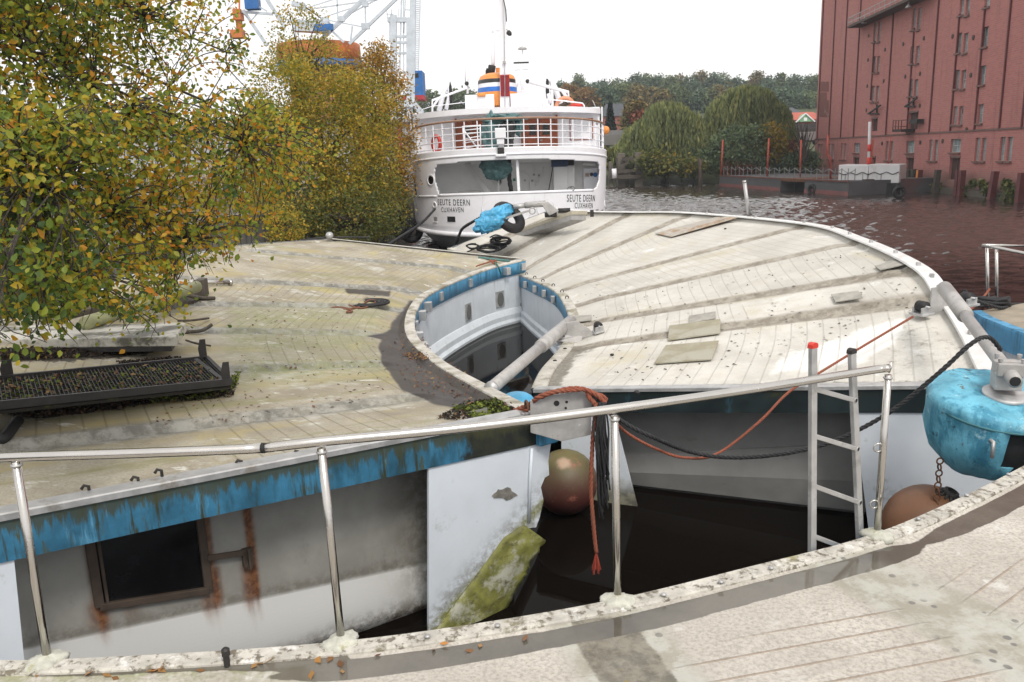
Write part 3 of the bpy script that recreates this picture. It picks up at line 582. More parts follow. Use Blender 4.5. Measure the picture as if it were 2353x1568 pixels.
MB().prism([QB(u, v) for u, v in ((1962, 948), (2330, 930), (2330, 1290), (2005, 1290))], -nB * .03).build('outer_end_plate', m_plate, pB)
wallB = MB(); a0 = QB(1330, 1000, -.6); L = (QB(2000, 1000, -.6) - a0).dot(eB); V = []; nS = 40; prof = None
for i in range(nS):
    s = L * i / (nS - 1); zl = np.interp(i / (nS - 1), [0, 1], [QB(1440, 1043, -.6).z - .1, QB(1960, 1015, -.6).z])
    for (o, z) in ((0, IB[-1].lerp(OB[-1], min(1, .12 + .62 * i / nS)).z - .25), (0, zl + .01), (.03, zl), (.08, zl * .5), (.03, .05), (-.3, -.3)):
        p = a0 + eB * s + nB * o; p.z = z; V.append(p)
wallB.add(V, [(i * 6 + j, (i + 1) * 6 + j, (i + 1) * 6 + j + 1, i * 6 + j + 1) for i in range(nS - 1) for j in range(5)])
wallB.build('recessed_wall', M('grey_recess_wall', (.25, .25, .245), .6, 0, .15, 1.5, .08, .004, [((.15, .11, .07), 1.5, .6, .75, (1, 1, 3))]), pB)  # shade of the deck overhang is put into this darker grey
# ------------------------------------------------------------------ pontoon C: the one the photographer stands on
ZR = 2.05
rimpx = [(-260, 1512), (0, 1528), (400, 1512), (780, 1484), (1100, 1442), (1420, 1385), (1720, 1312), (2000, 1238), (2200, 1155), (2353, 1078), (2520, 985)]
rim = [onz(u, v, ZR) for u, v in rimpx]
Pm = np.array([(p.x, p.y) for p in rim]); Am = np.c_[2 * Pm, np.ones(len(Pm))]; sol = np.linalg.lstsq(Am, (Pm ** 2).sum(1), rcond=None)[0]; cC = (sol[0], sol[1]); cC_R = math.hypot(Pm[3][0] - cC[0], Pm[3][1] - cC[1])
pC = thing('floating_pontoon', 'wet grooved pontoon deck in the foreground behind the steel railing', 'pontoon', (0.5, 2.5, 0), 'curved floating pontoons')
Cl = []
for i, p in enumerate(rim):
    d = Vector((p.x - cC[0], p.y - cC[1], 0)).normalized(); q = p + d * 5.0; q.z = ZR + .03
    Cl.append((float(i), p, q))
m_deckC = deck_mat('grey_grooved_deck', (.465, .43, .38), (.605, .57, .515), (.30, .28, .23), (.43, .43, .385),
    [((.30, .29, .25), 1.2, .55, .75, V3), ((.62, .61, .58), 3, .58, .75, V3), ((.22, .17, .08), 4.5, .68, .8, V3)], (.075, .068, .056), .15, (.24, .165, .11), .24, .25, .6, 2.4, [], .07, .5, -1, .9, (.47, .54))
def kof(u, v):
    p = onz(u, v, ZR + .04); best = None
    for k in np.linspace(0, 10, 401):
        a = catmull([l[1] for l in Cl], [l[0] for l in Cl], k); b = catmull([l[2] for l in Cl], [l[0] for l in Cl], k)
        d = abs((b.x - a.x) * (p.y - a.y) - (b.y - a.y) * (p.x - a.x)) / (b - a).length
        if best is None or d < best[0]: best = (d, k)
    return best[1]
chC = [kof(1450, 1500), kof(2130, 1370)]
def gutter(V, KR, DT, tout):
    r = KR[:, :, 1]; g_ = np.clip(1 - np.abs(r - .20) / .16, 0, 1) * (r > .10)
    k = KR[:, :, 0]; br = np.clip(1 - np.abs(k - 7.25) / .35, 0, 1); left = np.clip((k - 2.2) / .8, 0.35, 1)
    return np.clip(g_ * 1.15 * (1 - .45 * br) * left, 0, 1)
wetC = polysmear([(1310, 1425), (1440, 1425), (1480, 1470), (1560, 1580), (1390, 1580), (1340, 1500)], 30)
wetD = polysmear([(60, 1535), (800, 1500), (820, 1545), (700, 1552), (520, 1545), (60, 1560)], 22)
chanw = lambda V, KR, DT, t: np.clip(1 - np.abs(KR[:, :, 0] - chC[1]) / .24, 0, 1) * .0
dkC, IC, OC, VC = make_deck('deck', Cl, chC, m_deckC, pC, 420, 260, dict(wet=anyof(gutter, lambda V, *a: .9 * wetD(V)), damp=lambda V, *a: 1.2 * wetC(V), moss=lambda V, *a: .8 * polysmear([(0, 1520), (700, 1500), (700, 1560), (0, 1575)], 20)(V), soil=zero, pale=zero), .1, .1, .18, .012, cC)
NC = normals_of(IC, 1); NC = NC if NC[200].y > 0 else [-n for n in NC]
m_rimC = M('lichen_spotted_rim', (.50, .48, .43), .7, 0, .25, 7, .35, .008, [((.15, .13, .10), 16, .5, .62, V3), ((.17, .15, .11), 6, .54, .66, V3), ((.34, .31, .12), 3, .6, .75, V3), ((.70, .69, .67), 9, .55, .7, V3)])
sweep(IC, NC, [(-.092, -.04), (-.09, .006), (-.083, .016), (.012, .018), (.02, .01), (.02, -.03)]).build('rim_kerb', m_rimC, pC)
sweep(IC, NC, [(.018, .0), (.018, -.30)]).build('edge_band', m_bluelight, pC)
sweep(IC, NC, [(-.02, -.28), (-.02, ('a', -.3))]).build('hull_side', m_hull, pC)
for u, v in ((516, 1512), (982, 1462), (1143, 1437), (1525, 1366), (1657, 1337), (1772, 1305), (2110, 1192), (2222, 1138), (2318, 1090)):
    p = onz(u, v, ZR + .03); MB().lathe([(.016, -.004), (.016, .003), (.010, .008), (0, .009)], p, n=12).build('rivet', m_galv, pC, True)
stub = MB(); q = onz(522, 1528, ZR); stub.tube([q + Z * -.05, q + Z * .07], .016, 10); stub.lathe([(.022, .055), (.022, .085), (.012, .095), (0, .095)], q, n=8); stub.build('bolt', m_dark, pC)
# ------------------------------------------------------------------ railing
rl = thing('railing', 'bent stainless tube railing on four posts along the edge of the foreground deck', 'railing', onz(785, 1480, ZR))
pb = [(110, 1522), (785, 1478), (1420, 1383), (2015, 1233)]; ptop = [(36, 1056), (738, 1026), (1412, 952), (2041, 858)]
bases = [onz(u, v, ZR) for u, v in pb]; tops = [ony(u, v, b.y) for (u, v), b in zip(ptop, bases)]
hr = [ony(u, v, y) for (u, v), y in (((-140, 1058), bases[0].y), ((36, 1050), bases[0].y), ((300, 1042), bases[0].y + .02), ((604, 1030), bases[1].y - .02))]
g1 = MB(); g1.tube(spline(hr + [ony(738, 1015, bases[1].y)], 6)[:-6], .0245, 14); g1.build('handrail', m_steel, rl, True)
hr2 = [hr[-1] + Vector((.004, 0, 0)), ony(738, 1015, bases[1].y), ony(1080, 982, (bases[1].y + bases[2].y) / 2 - .03), ony(1412, 940, bases[2].y), ony(1740, 893, (bases[2].y + bases[3].y) / 2 - .04), ony(1990, 853, bases[3].y - .02), ony(2043, 846, bases[3].y)]
g2 = MB(); g2.tube(spline(hr2, 6), .0245, 14); g2.build('handrail', m_steel, rl, True)
jn = MB(); jn.tube([hr[-1] - Vector((.006, 0, 0)), hr[-1] + Vector((.010, 0, 0))], .0262, 14); jn.build('joint_ring', m_black, rl, True)
m_seal = M('cracked_sealant', (.55, .55, .48), .8, 0, .2, 14, .6, .012, [((.34, .33, .16), 9, .55, .7, V3)])
for i, (b, t) in enumerate(zip(bases, tops)):
    p = MB(); p.tube([b - Z * .05, b.lerp(t, .5), t - Z * .01], .0215, 12); po = p.build('post', m_steel, rl, True)
    w_ = MB(); w_.torus(t - Z * .028, .022, .007, (t - b), 14, 6); w_.build('weld', m_galv, po, True)
    s_ = MB(); rr = random.Random(i + 3); ph = [rr.random() * 6 for _ in range(4)]
    s_.lathe([(.082, -.02), (.088, .004), (.078, .018), (.05, .024), (.028, .036), (.0, .04)], b + Z * .012 - Vector((0, .012, 0)), n=40, wob=lambda a, k: 1 + .14 * math.sin(2 * a + ph[0]) + .10 * math.sin(5 * a + ph[1]) + .06 * math.sin(9 * a + ph[2] + k) + .05 * math.sin(17 * a + ph[3] * k))
    s_.build('sealant_collar', m_seal, po, True)
p = bases[3]; t = tops[3]
for f in (.21, .56):
    c = p.lerp(t, f) + Vector((-.035, -.01, 0)); MB().torus(c, .028, .005, (0, 1, .1), 16, 6).build('eye_ring', m_steel, rl, True)
ec = MB(); e = hr2[-1]; ec.tube([e + Vector((.0, 0, -.03)), e + Vector((.016, .01, 0)), e + Vector((.014, .012, .035))], .008, 6); ec.build('end_hook', m_steel, rl, True)
# ------------------------------------------------------------------ ladder
ld = thing('ladder', 'aluminium ladder standing upright in the water gap behind the railing', 'ladder', (1.72, 4.9, 0))
YL = 4.72; YR = 4.95
La, Lb = ony(1868, 795, YL), ony(1866, 1268, YL); Ra, Rb = ony(1957, 808, YR), ony(1976, 1238, YR)
Lb = Lb + (Lb - La) * 1.1; Rb = Rb + (Rb - Ra) * 1.2
st = (Vector((Ra.x - La.x, Ra.y - La.y, 0))).normalized(); dp = Vector((-st.y, st.x, 0))
def stile(a, b, w=.05, d=.024): m = MB(); m.bar(a, b, d, w, dp); return m
def stile2(a, b):
    d = (a - b).normalized(); m = MB(); c = (a + b) / 2
    m.box(c, (.052, .03, (a - b).length), ((st - d * st.dot(d)).normalized(), dp, d)); return m
for (a, b) in ((La, Lb), (Ra, Rb)): stile2(a, b).build('stile', m_alu, ld, bevel=.004)
for (a, mt) in ((La, m_red), (Ra, m_dark)):
    cp = MB(); cp.prism([a + st * (.029 * math.cos(t)) + Z * (.022 * math.sin(t)) - dp * .018 - Z * (.012 if i in (0, 8) else 0) for i, t in enumerate(np.linspace(0, PI, 9))], dp * .036); cp.build('end_cap', mt, ld)
for v0, v1 in ((892, 912), (998, 1020), (1110, 1138), (1222, 1252), (1340, 1372)):
    a = onplane(1868, v0, La, dp); b = onplane(1975, v1, Ra, dp)
    fL = (La.z - a.z) / (La.z - Lb.z); fR = (Ra.z - b.z) / (Ra.z - Rb.z); a = La.lerp(Lb, fL); b = Ra.lerp(Rb, fR)
    r = MB(); r.bar(a + Z * 0, b, .03, .03, Z); ro = r.build('rung', m_alu, ld, bevel=.004)
    e = MB(); tt_ = (b - a).normalized(); c = b + dp * -.0155
    e.torus(c + Z * .0, .016, .004, dp, 16, 6); e.build('rung_ferrule', m_galv, ro, True); e2 = MB(); e2.lathe([(.014, 0), (.013, .002), (0, .002)], c, -dp, 12); e2.build('rung_hole', m_black, ro)
# ------------------------------------------------------------------ mooring spheres
def buoy(name, label, c, r, mat, sq=(1, 1, 1.02)):
    t = thing(name, label, 'buoy', (c[0], c[1], c[2] - r), 'round mooring buoys'); b = MB(); b.sphere(c, r, 36, sq); b.build('float', mat, t, True); return t
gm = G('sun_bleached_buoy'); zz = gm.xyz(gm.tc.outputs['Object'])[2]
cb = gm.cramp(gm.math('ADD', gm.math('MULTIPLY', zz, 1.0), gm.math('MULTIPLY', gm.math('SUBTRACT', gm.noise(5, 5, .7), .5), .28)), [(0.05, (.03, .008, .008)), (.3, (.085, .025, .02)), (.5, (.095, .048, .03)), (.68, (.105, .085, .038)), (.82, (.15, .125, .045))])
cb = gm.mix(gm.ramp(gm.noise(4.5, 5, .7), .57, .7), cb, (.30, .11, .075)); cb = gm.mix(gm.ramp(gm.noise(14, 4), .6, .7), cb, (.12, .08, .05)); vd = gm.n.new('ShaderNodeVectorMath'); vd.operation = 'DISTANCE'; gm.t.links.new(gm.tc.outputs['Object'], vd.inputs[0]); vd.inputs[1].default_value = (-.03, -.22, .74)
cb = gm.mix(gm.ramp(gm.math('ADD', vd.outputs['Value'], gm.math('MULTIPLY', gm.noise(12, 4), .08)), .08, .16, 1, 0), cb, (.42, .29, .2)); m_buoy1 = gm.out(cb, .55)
b1 = buoy('mooring_buoy', 'big round reddish and olive buoy hanging between the two pontoon ends behind the rail', (.62, 9.85, .42), .41, m_buoy1)
m_buoy2 = M('tan_rusted_buoy', (.15, .068, .032), .5, 0, .3, 2.4, .1, .005, [((.07, .045, .03), 1.6, .5, .64, V3), ((.26, .14, .06), 3.5, .56, .7, V3)])
cb2 = ony(2130, 1215, 7.4); b2 = buoy('mooring_buoy', 'big round brown buoy under the blue drum, its ribbed collar on top', cb2, .42, m_buoy2)
col = MB()
ax = Vector((.35, -.25, 1)).normalized(); top = cb2 + ax * .40
for k in range(14):
    a = 2 * PI * k / 14; xx = ax.orthogonal().normalized(); yy = ax.cross(xx); d = xx * math.cos(a) + yy * math.sin(a); col.tube([cb2 + (ax * .96 + d * .28).normalized() * .425, top + d * .05 + ax * .05], [.012, .016], 6)
col.lathe([(.075, -.02), (.07, .07), (.045, .075), (.045, .03), (0, .03)], top, ax, 18); col.build('ribbed_collar', m_dark, b2, True)
# ------------------------------------------------------------------ blue drum float with clamp and boom
YD = 7.25; dc = ony(2296, 880, YD); top_z = ony(2296, 905, YD).z
dr = thing('drum_float', 'battered light blue drum float with a torn hole in its side, right of the ladder', 'float', (dc.x, dc.y, top_z - .95))
def wobd(a, k): return 1 + .016 * math.sin(7 * a + k) + .02 * math.sin(3 * a + 1.3 * k) + .012 * math.sin(13 * a + 2 * k) + .01 * math.sin(21 * a - 3 * k)
zt = top_z; R = .64; prof = [(.05, .03), (.28, .03), (.42, .015), (.52, -.002), (.555, -.02), (.568, -.07), (.57, -.11), (.555, -.26), (.55, -.38), (.53, -.46), (.46, -.60), (.37, -.70), (.26, -.76), (.1, -.79)]
TN = Vector((.03, -.20, 1)).normalized(); TX = Vector((1, 0, 0)); TX = (TX - TN * TX.dot(TN)).normalized(); TY = TN.cross(TX)
dpt = lambda x, y, h: Vector((dc.x, dc.y, zt)) + TX * x + TY * y + TN * h
gd = MB(); n = 64; vs = []; fs = []
for i, (r, h) in enumerate(prof):
    for k in range(n):
        a = 2 * PI * k / n; rr = r * wobd(a, i * .7); vs.append(dpt(rr * math.cos(a), rr * math.sin(a), h + .008 * math.sin(5 * a + i)))
for i in range(len(prof) - 1):
    for k in range(n):
        a = math.degrees(2 * PI * (k + .5) / n); hole = 6 <= i <= 9 and 252 < a < 312
        if i == 9 and (a < 262 or a > 305): hole = False
        if not hole: fs.append((i * n + k, i * n + (k + 1) % n, (i + 1) * n + (k + 1) % n, (i + 1) * n + k))
gd.add(vs, fs)
m_drum = M('flaking_light_blue_paint', (.14, .43, .57), .55, 0, .25, 4, .5, .014, [((.05, .24, .36), 2.2, .48, .62, (2, 2, .7)), ((.035, .06, .065), 8, .60, .68, V3), ((.12, .10, .07), 9, .62, .7, V3), ((.36, .60, .68), 5, .6, .7, V3)])
do = gd.build('drum_shell', m_drum, dr, True, solid=.012)
sm = MB(); sm.torus(dpt(0, 0, -.10), .572, .012, TN, 64, 6); sm.build('seam', M('grimy_seam', (.05, .17, .2), .7), dr, True)
inn = MB(); inn.lathe([(.44, -.1), (.44, -.55), (.3, -.64), (0, -.64)], Vector((dc.x, dc.y, zt)), n=32); inn.build('inner_core', m_black, dr, True)
h0 = ony(2282, 1030, YD - .5); MB().tube([h0 + Vector((.05, .3, .05)), h0 + Vector((0, .0, .05)), h0 + Z * -.09], .018, 10).build('inner_rod', m_galv, dr, True)
hub = Vector((dc.x - .0, dc.y - .1, zt + .05)); hb = MB(); hb.lathe([(.19, -.01), (.19, .02), (.17, .03), (0, .03)], dpt(0, -.1, .035), TN, n=32); ho = hb.build('hub_plate', m_galv, dr, True)
# clamp block on the hub, holding the boom tube
c0 = hub + Z * .035; bd = (ony(2175, 662, 10.0) - (c0 + Z * .16)).normalized(); bx = bd.cross(Z).normalized(); bz = bx.cross(bd)
cl = MB(); cl.box(c0 + Z * .08, (.22, .20, .16), (bx, Vector((bx.y, -bx.x, 0)) * -1, Z)); cl.build('clamp_base', m_grey, ho, bevel=.008)
cu = MB(); cu.box(c0 + Z * .21, (.24, .08, .10), (bx, bd, bz)); cu.box(c0 + Z * .21 - bd * .12, (.22, .05, .12), (bx, bd, bz)); cu.build('clamp_cap', m_grey, ho, bevel=.008)
for sx in (-1, 1):
    for sy in (-.12, .02): MB().lathe([(.016, 0), (.016, .05), (.022, .05), (.022, .075), (0, .075)], c0 + Z * .235 + bx * (.09 * sx) + bd * sy, bz, 8).build('clamp_bolt', m_galv, ho)
boom = thing('mooring_boom', 'grey steel tube from the blue drum up to a bracket on the pale deck', 'boom', c0)
btop = c0 + Z * .16; end = ony(2170, 662, 9.9)
MB().tube([btop - bd * .28, btop, btop.lerp(end, .62)], .06, 18).build('tube', m_grey, boom, True)
MB().tube([btop.lerp(end, .60), end], .085, 18).build('sleeve', m_grey, boom, True)
mz = MB(); mz.lathe([(.045, -.002), (.045, .0), (0, .002)], btop - bd * .282, -bd, 14); mz.build('tube_mouth', m_black, boom)
def roller_bracket(parent, foot, side, along, scale=1.0):
    """plate with two rollers that carries a boom on the deck"""
    u = Vector((0, 0, 1)); s_ = side.normalized(); a_ = along.normalized(); k = scale
    pl = MB(); pl.prism([foot - a_ * .25 * k, foot + a_ * .30 * k, foot + a_ * .22 * k + u * .12 * k, foot - a_ * .02 * k + u * .34 * k, foot - a_ * .22 * k + u * .36 * k], s_ * .03); pl.build('bracket_plate', m_grey, parent, bevel=.005)
    for f in (-.34, .40):
        ft = MB(); c = foot + a_ * f * k; ft.box(c + u * .015, (.2 * k, .26 * k, .03), (a_, s_, u)); ft.box(c + u * .06 + s_ * .08 * k, (.16 * k, .03, .1), (a_, s_, u)); ft.box(c + u * .06 - s_ * .08 * k, (.16 * k, .03, .1), (a_, s_, u)); fo = ft.build('bracket_foot', m_galv, parent, bevel=.005)
        r = MB(); r.tube([c + u * .11 - s_ * .07 * k, c + u * .11 + s_ * .07 * k], .075 * k, 18); r.build('roller', m_black, fo, True)
        p_ = MB(); p_.tube([c + u * .11 - s_ * .13 * k, c + u * .11 + s_ * .13 * k], .02 * k, 8); p_.build('axle', m_galv, fo, True)
brk = [(boom, (2165, 722), Vector((.3, -1, 0)), Vector((1, .25, .10)), .95)]
# ------------------------------------------------------------------ boom across the lens-shaped gap
bm = thing('mooring_boom', 'grey steel tube lying across the dark gap between the two pontoons', 'boom', ony(1140, 880, 9.9))
e0, e1 = ony(1130, 892, 9.7), ony(1312, 738, 14.2)
MB().tube([e0, e0.lerp(e1, .55)], .082, 18).build('tube', m_grey, bm, True)
MB().tube([e0.lerp(e1, .53), e1], .105, 18).build('sleeve', m_grey, bm, True)
bc = MB(); bc.tube([e0 - (e1 - e0) * .012, e0], .09, 18); bc.build('tube_end', m_galv, bm, True)
brk.append((bm, (1328, 784), Vector((.12, -1, .0)), Vector((1, .1, .24)), .9))
MB().prism([ony(1300, 735, 14.1), ony(1340, 770, 13.5), ony(1335, 788, 13.4), ony(1282, 785, 13.3), ony(1280, 765, 13.4)], (0, .04, 0)).build('gusset_plate', m_grey, bm, bevel=.004)
# ------------------------------------------------------------------ grey plate at the pontoon corner
pg = thing('mooring_plate', 'grey steel plate with bolt holes standing at the corner of the yellowed pontoon', 'plate', ony(1290, 985, 7.72))
pY = 7.72; MB().prism([ony(u, v, pY) for u, v in ((1219, 995), (1218, 922), (1240, 912), (1345, 897), (1360, 905), (1358, 1000), (1290, 1015))], (0, .035, 0)).build('plate', m_grey, pg, bevel=.006)
for u, v, r in ((1279, 927, .028), (1302, 924, .014), (1300, 938, .012)): MB().lathe([(r, 0), (r, .003), (0, .003)], ony(u, v, pY - .002), (0, -1, 0), 14).build('bolt_hole', m_black, pg)
MB().torus(ony(1210, 935, pY), .06, .012, (1, .2, 0), 18, 8, -1.2, 2.4).build('shackle', m_rust, pg, True)
bt = MB(); bt.sphere(ony(1188, 908, 9.6) - Z * .10, .22, 20, (1, 1, .62)); tag(bt.build('small_float', m_tarpb, None, True, loc=ony(1188, 900, 9.6) - Z * .34), 'bright blue float end showing at the tip of the gap beside the grey plate', 'float')
# ------------------------------------------------------------------ pontoon D: at the right edge, with its own rail
pD = thing('floating_pontoon', 'pontoon with a bright blue band and white side at the right edge of the view', 'pontoon', (8.6, 12, 0), 'curved floating pontoons')
dpx = [(2236, 712, 12.1), (2262, 722, 11.6), (2310, 742, 11.0), (2380, 775, 10.3), (2480, 830, 9.5)]
Dc = spline([ony(u, v, y) for u, v, y in dpx], 8)
for p in Dc: p.z = 1.98
ND = normals_of(Dc, 1); ND = ND if ND[10].x < 0 else [-n for n in ND]
sweep(Dc, ND, [(-.12, .03), (.02, .03), (.03, .0), (.03, -.30), (-.02, -.31)]).build('edge_band', m_bluelight, pD)
sweep(Dc, ND, [(-.02, -.3), (-.02, ('a', .5)), (.1, ('a', .3)), (.1, ('a', -.3))]).build('hull_side', m_hull, pD)
dkp = MB(); far_ = [Vector((p.x + 4.5 + .2 * i * .1, p.y + 2.4 - .04 * i, 1.98)) for i, p in enumerate(Dc)]
dkp.add(Dc + far_, [(i, i + 1, len(Dc) + i + 1, len(Dc) + i) for i in range(len(Dc) - 1)]); dkp.build('deck', M('brownish_deck', (.30, .26, .20), .7, 0, .2, 3, .2, .006, [((.16, .13, .09), 2, .55, .7, V3)]), pD)
MB().add([Dc[0], far_[0], far_[0] - Z * 2.2, Dc[0] - Z * 2.2], [(0, 1, 2, 3)]).build('end_wall', m_hull, pD)
r2 = thing('railing', 'thin white tube railing at the right edge on the farther blue-banded pontoon', 'railing', ony(2275, 700, 13.2))
ra, rb = ony(2272, 692, 13.2), ony(2292, 690, 13.6); ta, tb = ony(2268, 568, 13.2), ony(2290, 566, 13.6)
for a, b in ((ra, ta), (rb, tb)): MB().tube([a - Z * .12, b], .026, 10).build('post', m_steel, r2, True)
MB().tube([ony(2258, 565, 13.2), ony(2300, 571, 12.9), ony(2380, 588, 12.2)], .026, 10).build('handrail', m_steel, r2, True)
MB().tube([ony(2258, 564, 13.3), ony(2380, 565, 13.9)], .024, 10).build('handrail', m_steel, r2, True)
# ================================================================== things lying on the pontoons
def surf(V):
    flat = V.reshape(-1, 3); q = flat - np.array([0, 0, EYE]); w = q @ np.array(_f)
    U = np.stack([IW / 2 + FOC * (q @ np.array(_r)) / w, IH / 2 - FOC * (q @ np.array(_u)) / w], 1)
    def fn(u, v, lift=0.):
        j = int(np.argmin((U[:, 0] - u) ** 2 + (U[:, 1] - v) ** 2)); return onz(u, v, flat[j, 2] + lift)
    return fn
onA, onB, onC = surf(VA), surf(VB), surf(VC)
for par, px, sd_, al_, k_ in brk: roller_bracket(par, onB(*px) + Z * .05, sd_, al_, k_)
def cards(P, Nrm, size, name, mat, parent=None, aspect=1.5, kind=None, attrs=None, leafy=False, loc=None):
    """many small leaf-sized faces as one mesh; P (n,3), Nrm (n,3), size (n,)"""
    P = np.asarray(P, float); n = len(P); Nn = np.asarray(Nrm, float); Nn /= np.linalg.norm(Nn, axis=1)[:, None] + 1e-9
    R = rng.normal(size=(n, 3)); X = R - Nn * (R * Nn).sum(1)[:, None]; X /= np.linalg.norm(X, axis=1)[:, None] + 1e-9; Y = np.cross(Nn, X); s = np.asarray(size)[:, None]
    if leafy:
        b = s * .5; pts = [P - X * b * aspect, P - X * b * .45 + Y * b * .78 + Nn * b * .22, P + X * b * .35 + Y * b * .72 + Nn * b * .20, P + X * b * aspect - Nn * b * .15, P + X * b * .35 - Y * b * .72 + Nn * b * .20, P - X * b * .45 - Y * b * .78 + Nn * b * .22]
        T = np.array([[0, 1, 2, 3], [0, 3, 4, 5]]); m = 6
    else:
        pts = [P - X * s * .5 * aspect, P + Y * s * .42, P + X * s * .5 * aspect, P - Y * s * .42]; T = np.array([[0, 1, 2, 3]]); m = 4
    V = np.stack(pts, 1).reshape(-1, 3); F = (T[None] + (np.arange(n) * m)[:, None, None]).reshape(-1, 4)
    o0 = Vector(loc) if loc is not None else (origin(parent) if parent is not None else Vector((0, 0, 0)))
    me = bpy.data.meshes.new(name); me.vertices.add(len(V)); me.vertices.foreach_set('co', (V - np.array(o0)).ravel())
    me.loops.add(F.size); me.loops.foreach_set('vertex_index', F.ravel()); me.polygons.add(len(F)); me.polygons.foreach_set('loop_start', np.arange(0, F.size, 4)); me.update(calc_edges=True)
    a = me.attributes.new('rnd', 'FLOAT', 'POINT'); a.data.foreach_set('value', np.repeat(rng.random(n) if attrs is None else attrs, m).astype(np.float32))
    me.materials.append(mat); o = bpy.data.objects.new(name, me); COL.objects.link(o)
    if parent is not None: o.parent = parent
    elif loc is not None: o.location = o0
    if kind: o['kind'] = kind
    return o
def leaf_mat(name, stops, rough=.5, trans=.0, clump=None):
    g = G(name); r = g.attr('rnd')
    if clump: r = g.math('ADD', g.math('MULTIPLY', r, 1 - clump[1]), g.math('MULTIPLY', g.ramp(g.noise(clump[0], 4, .6), .3, .7), clump[1]))
    c = g.cramp(r, stops); m = g.out(c, rough, 0, .35)
    if trans:
        tr = g.n.new('ShaderNodeBsdfTranslucent'); g.t.links.new(c, tr.inputs[0]); mx = g.n.new('ShaderNodeMixShader'); mx.inputs[0].default_value = trans
        g.t.links.new(g.b.outputs[0], mx.inputs[1]); g.t.links.new(tr.outputs[0], mx.inputs[2]); g.t.links.new(mx.outputs[0], g.n['Material Output'].inputs[0])
    return m
C5 = lambda x, y: (x / 1.384 / 1.7408, (y / 1.384 + 950) / 1.7408)
C6 = lambda x, y: ((1500 + x / 1.7425) / 1.7408, (780 + y / 1.7425) / 1.7408)
C7 = lambda x, y: ((2200 + x / 1.241) / 1.7408, (780 + y / 1.241) / 1.7408)
S2 = lambda x, y: ((1500 + x / 1.4936) / 1.7408, (y / 1.4936) / 1.7408)
m_litter = leaf_mat('dead_leaf_litter', [(0, (.05, .025, .018)), (.4, (.12, .055, .03)), (.75, (.16, .08, .045)), (.93, (.30, .19, .07)), (1, (.05, .04, .03))], .7)
m_soil = leaf_mat('black_crumbs', [(0, (.010, .008, .006)), (.7, (.026, .02, .014)), (.88, (.07, .035, .022)), (.96, (.13, .07, .04)), (1, (.25, .16, .06))], .9)
m_moss = leaf_mat('green_moss', [(0, (.02, .026, .008)), (.5, (.07, .095, .012)), (1, (.19, .23, .03))], .8)
def litter(label, surf_, poly, n, smin, smax, mat=m_litter, lift=.006, up=.25, name='leaf_litter', cat='litter'):
    xs = [p[0] for p in poly]; ys = [p[1] for p in poly]; P = []
    while len(P) < n:
        u, v = rng.uniform(min(xs), max(xs)), rng.uniform(min(ys), max(ys))
        if inpoly(u, v, poly): P.append(surf_(u, v, lift))
    P = np.array([tuple(p) for p in P]); N = rng.normal(size=(n, 3)) * up + np.array([0, 0, 1]); P[:, 2] += np.abs(rng.normal(size=n)) * lift
    o = cards(P, N, rng.uniform(smin, smax, n), name, mat, None, 1.6, 'stuff', loc=P.mean(0)); return tag(o, label, cat)
# ---- steel foot grate
gt = thing('foot_grate', 'long dark steel grating tray full of moss lying on the yellowed deck', 'grate', onA(300, 880)); zg = 2.22; zl_ = 2.62
a, b, c, d = onz(*C5(1145, 672), zg), onz(*C5(1275, 800), zg), onz(*C5(-260, 955), zl_), onz(*C5(-260, 812), zl_)
gpl = (b - a).cross(d - a).normalized(); ongrate = lambda u, v, lift=0.: onplane(u, v, a + Z * lift, gpl)
for p, q in ((d, a), (a, b), (b, c)): MB().bar(p, q, .045, .075, Z).build('frame_bar', m_dark, gt, bevel=.004)
MB().bar(a.lerp(d, .06) + Z * .01, b.lerp(c, .03) + Z * .01, .05, .03).build('cross_bar', m_dark, gt)
gm_ = MB()
for i in range(1, 14): f = i / 14; gm_.bar(a.lerp(b, f), d.lerp(c, f), .006, .03)
for i in range(1, 70): f = i / 70; gm_.bar(a.lerp(d, f) + Z * .008, b.lerp(c, f) + Z * .008, .006, .02)
gm_.build('mesh_panel', m_dark, gt); MB().prism([p - Z * .05 for p in (a, b, c, d)], (0, 0, -.03)).build('soil_bed', M('black_soil', (.018, .015, .011), .95, 0, .4, 12, .6, .02, [((.05, .06, .012), 5, .55, .66, V3)]), gt)
for p, hgt in ((a, .24), (b, .22), (d.lerp(a, .19), .18)):
    MB().prism([p - (a - d).normalized() * .10, p, p + Z * hgt, p - (a - d).normalized() * .075 + Z * hgt, p - (a - d).normalized() * .11 + Z * hgt * .55], (0, .02, 0)).build('upright', m_dark, gt)
litter('moss and dead leaves grown through the steel grating tray', lambda u, v, l: ongrate(u, v, -.005), [C5(-40, 805), C5(1130, 690), C5(1230, 790), C5(-40, 925)], 1700, .018, .042, m_moss, .012, .8, 'moss_mat', 'moss')
litter('dead leaves caught in the steel grating tray', lambda u, v, l: ongrate(u, v, .01), [C5(-40, 800), C5(1130, 680), C5(1230, 785), C5(-40, 925)], 380, .02, .045, m_litter, .01, .6)
litter('dark leaf litter banked along the near side of the grating tray', onA, [C5(0, 950), C5(1000, 850), C5(1290, 830), C5(1300, 880), C5(820, 920), C5(500, 970), C5(200, 1000), C5(0, 975)], 3200, .015, .04, m_soil, .015, .7)
litter('bright moss tufts beside the near corner of the grating tray', onA, [C5(780, 890), C5(1180, 820), C5(1340, 745), C5(1290, 850), C5(1180, 890), C5(850, 915)], 900, .02, .045, m_moss, .018, .9, 'moss_tuft', 'moss')
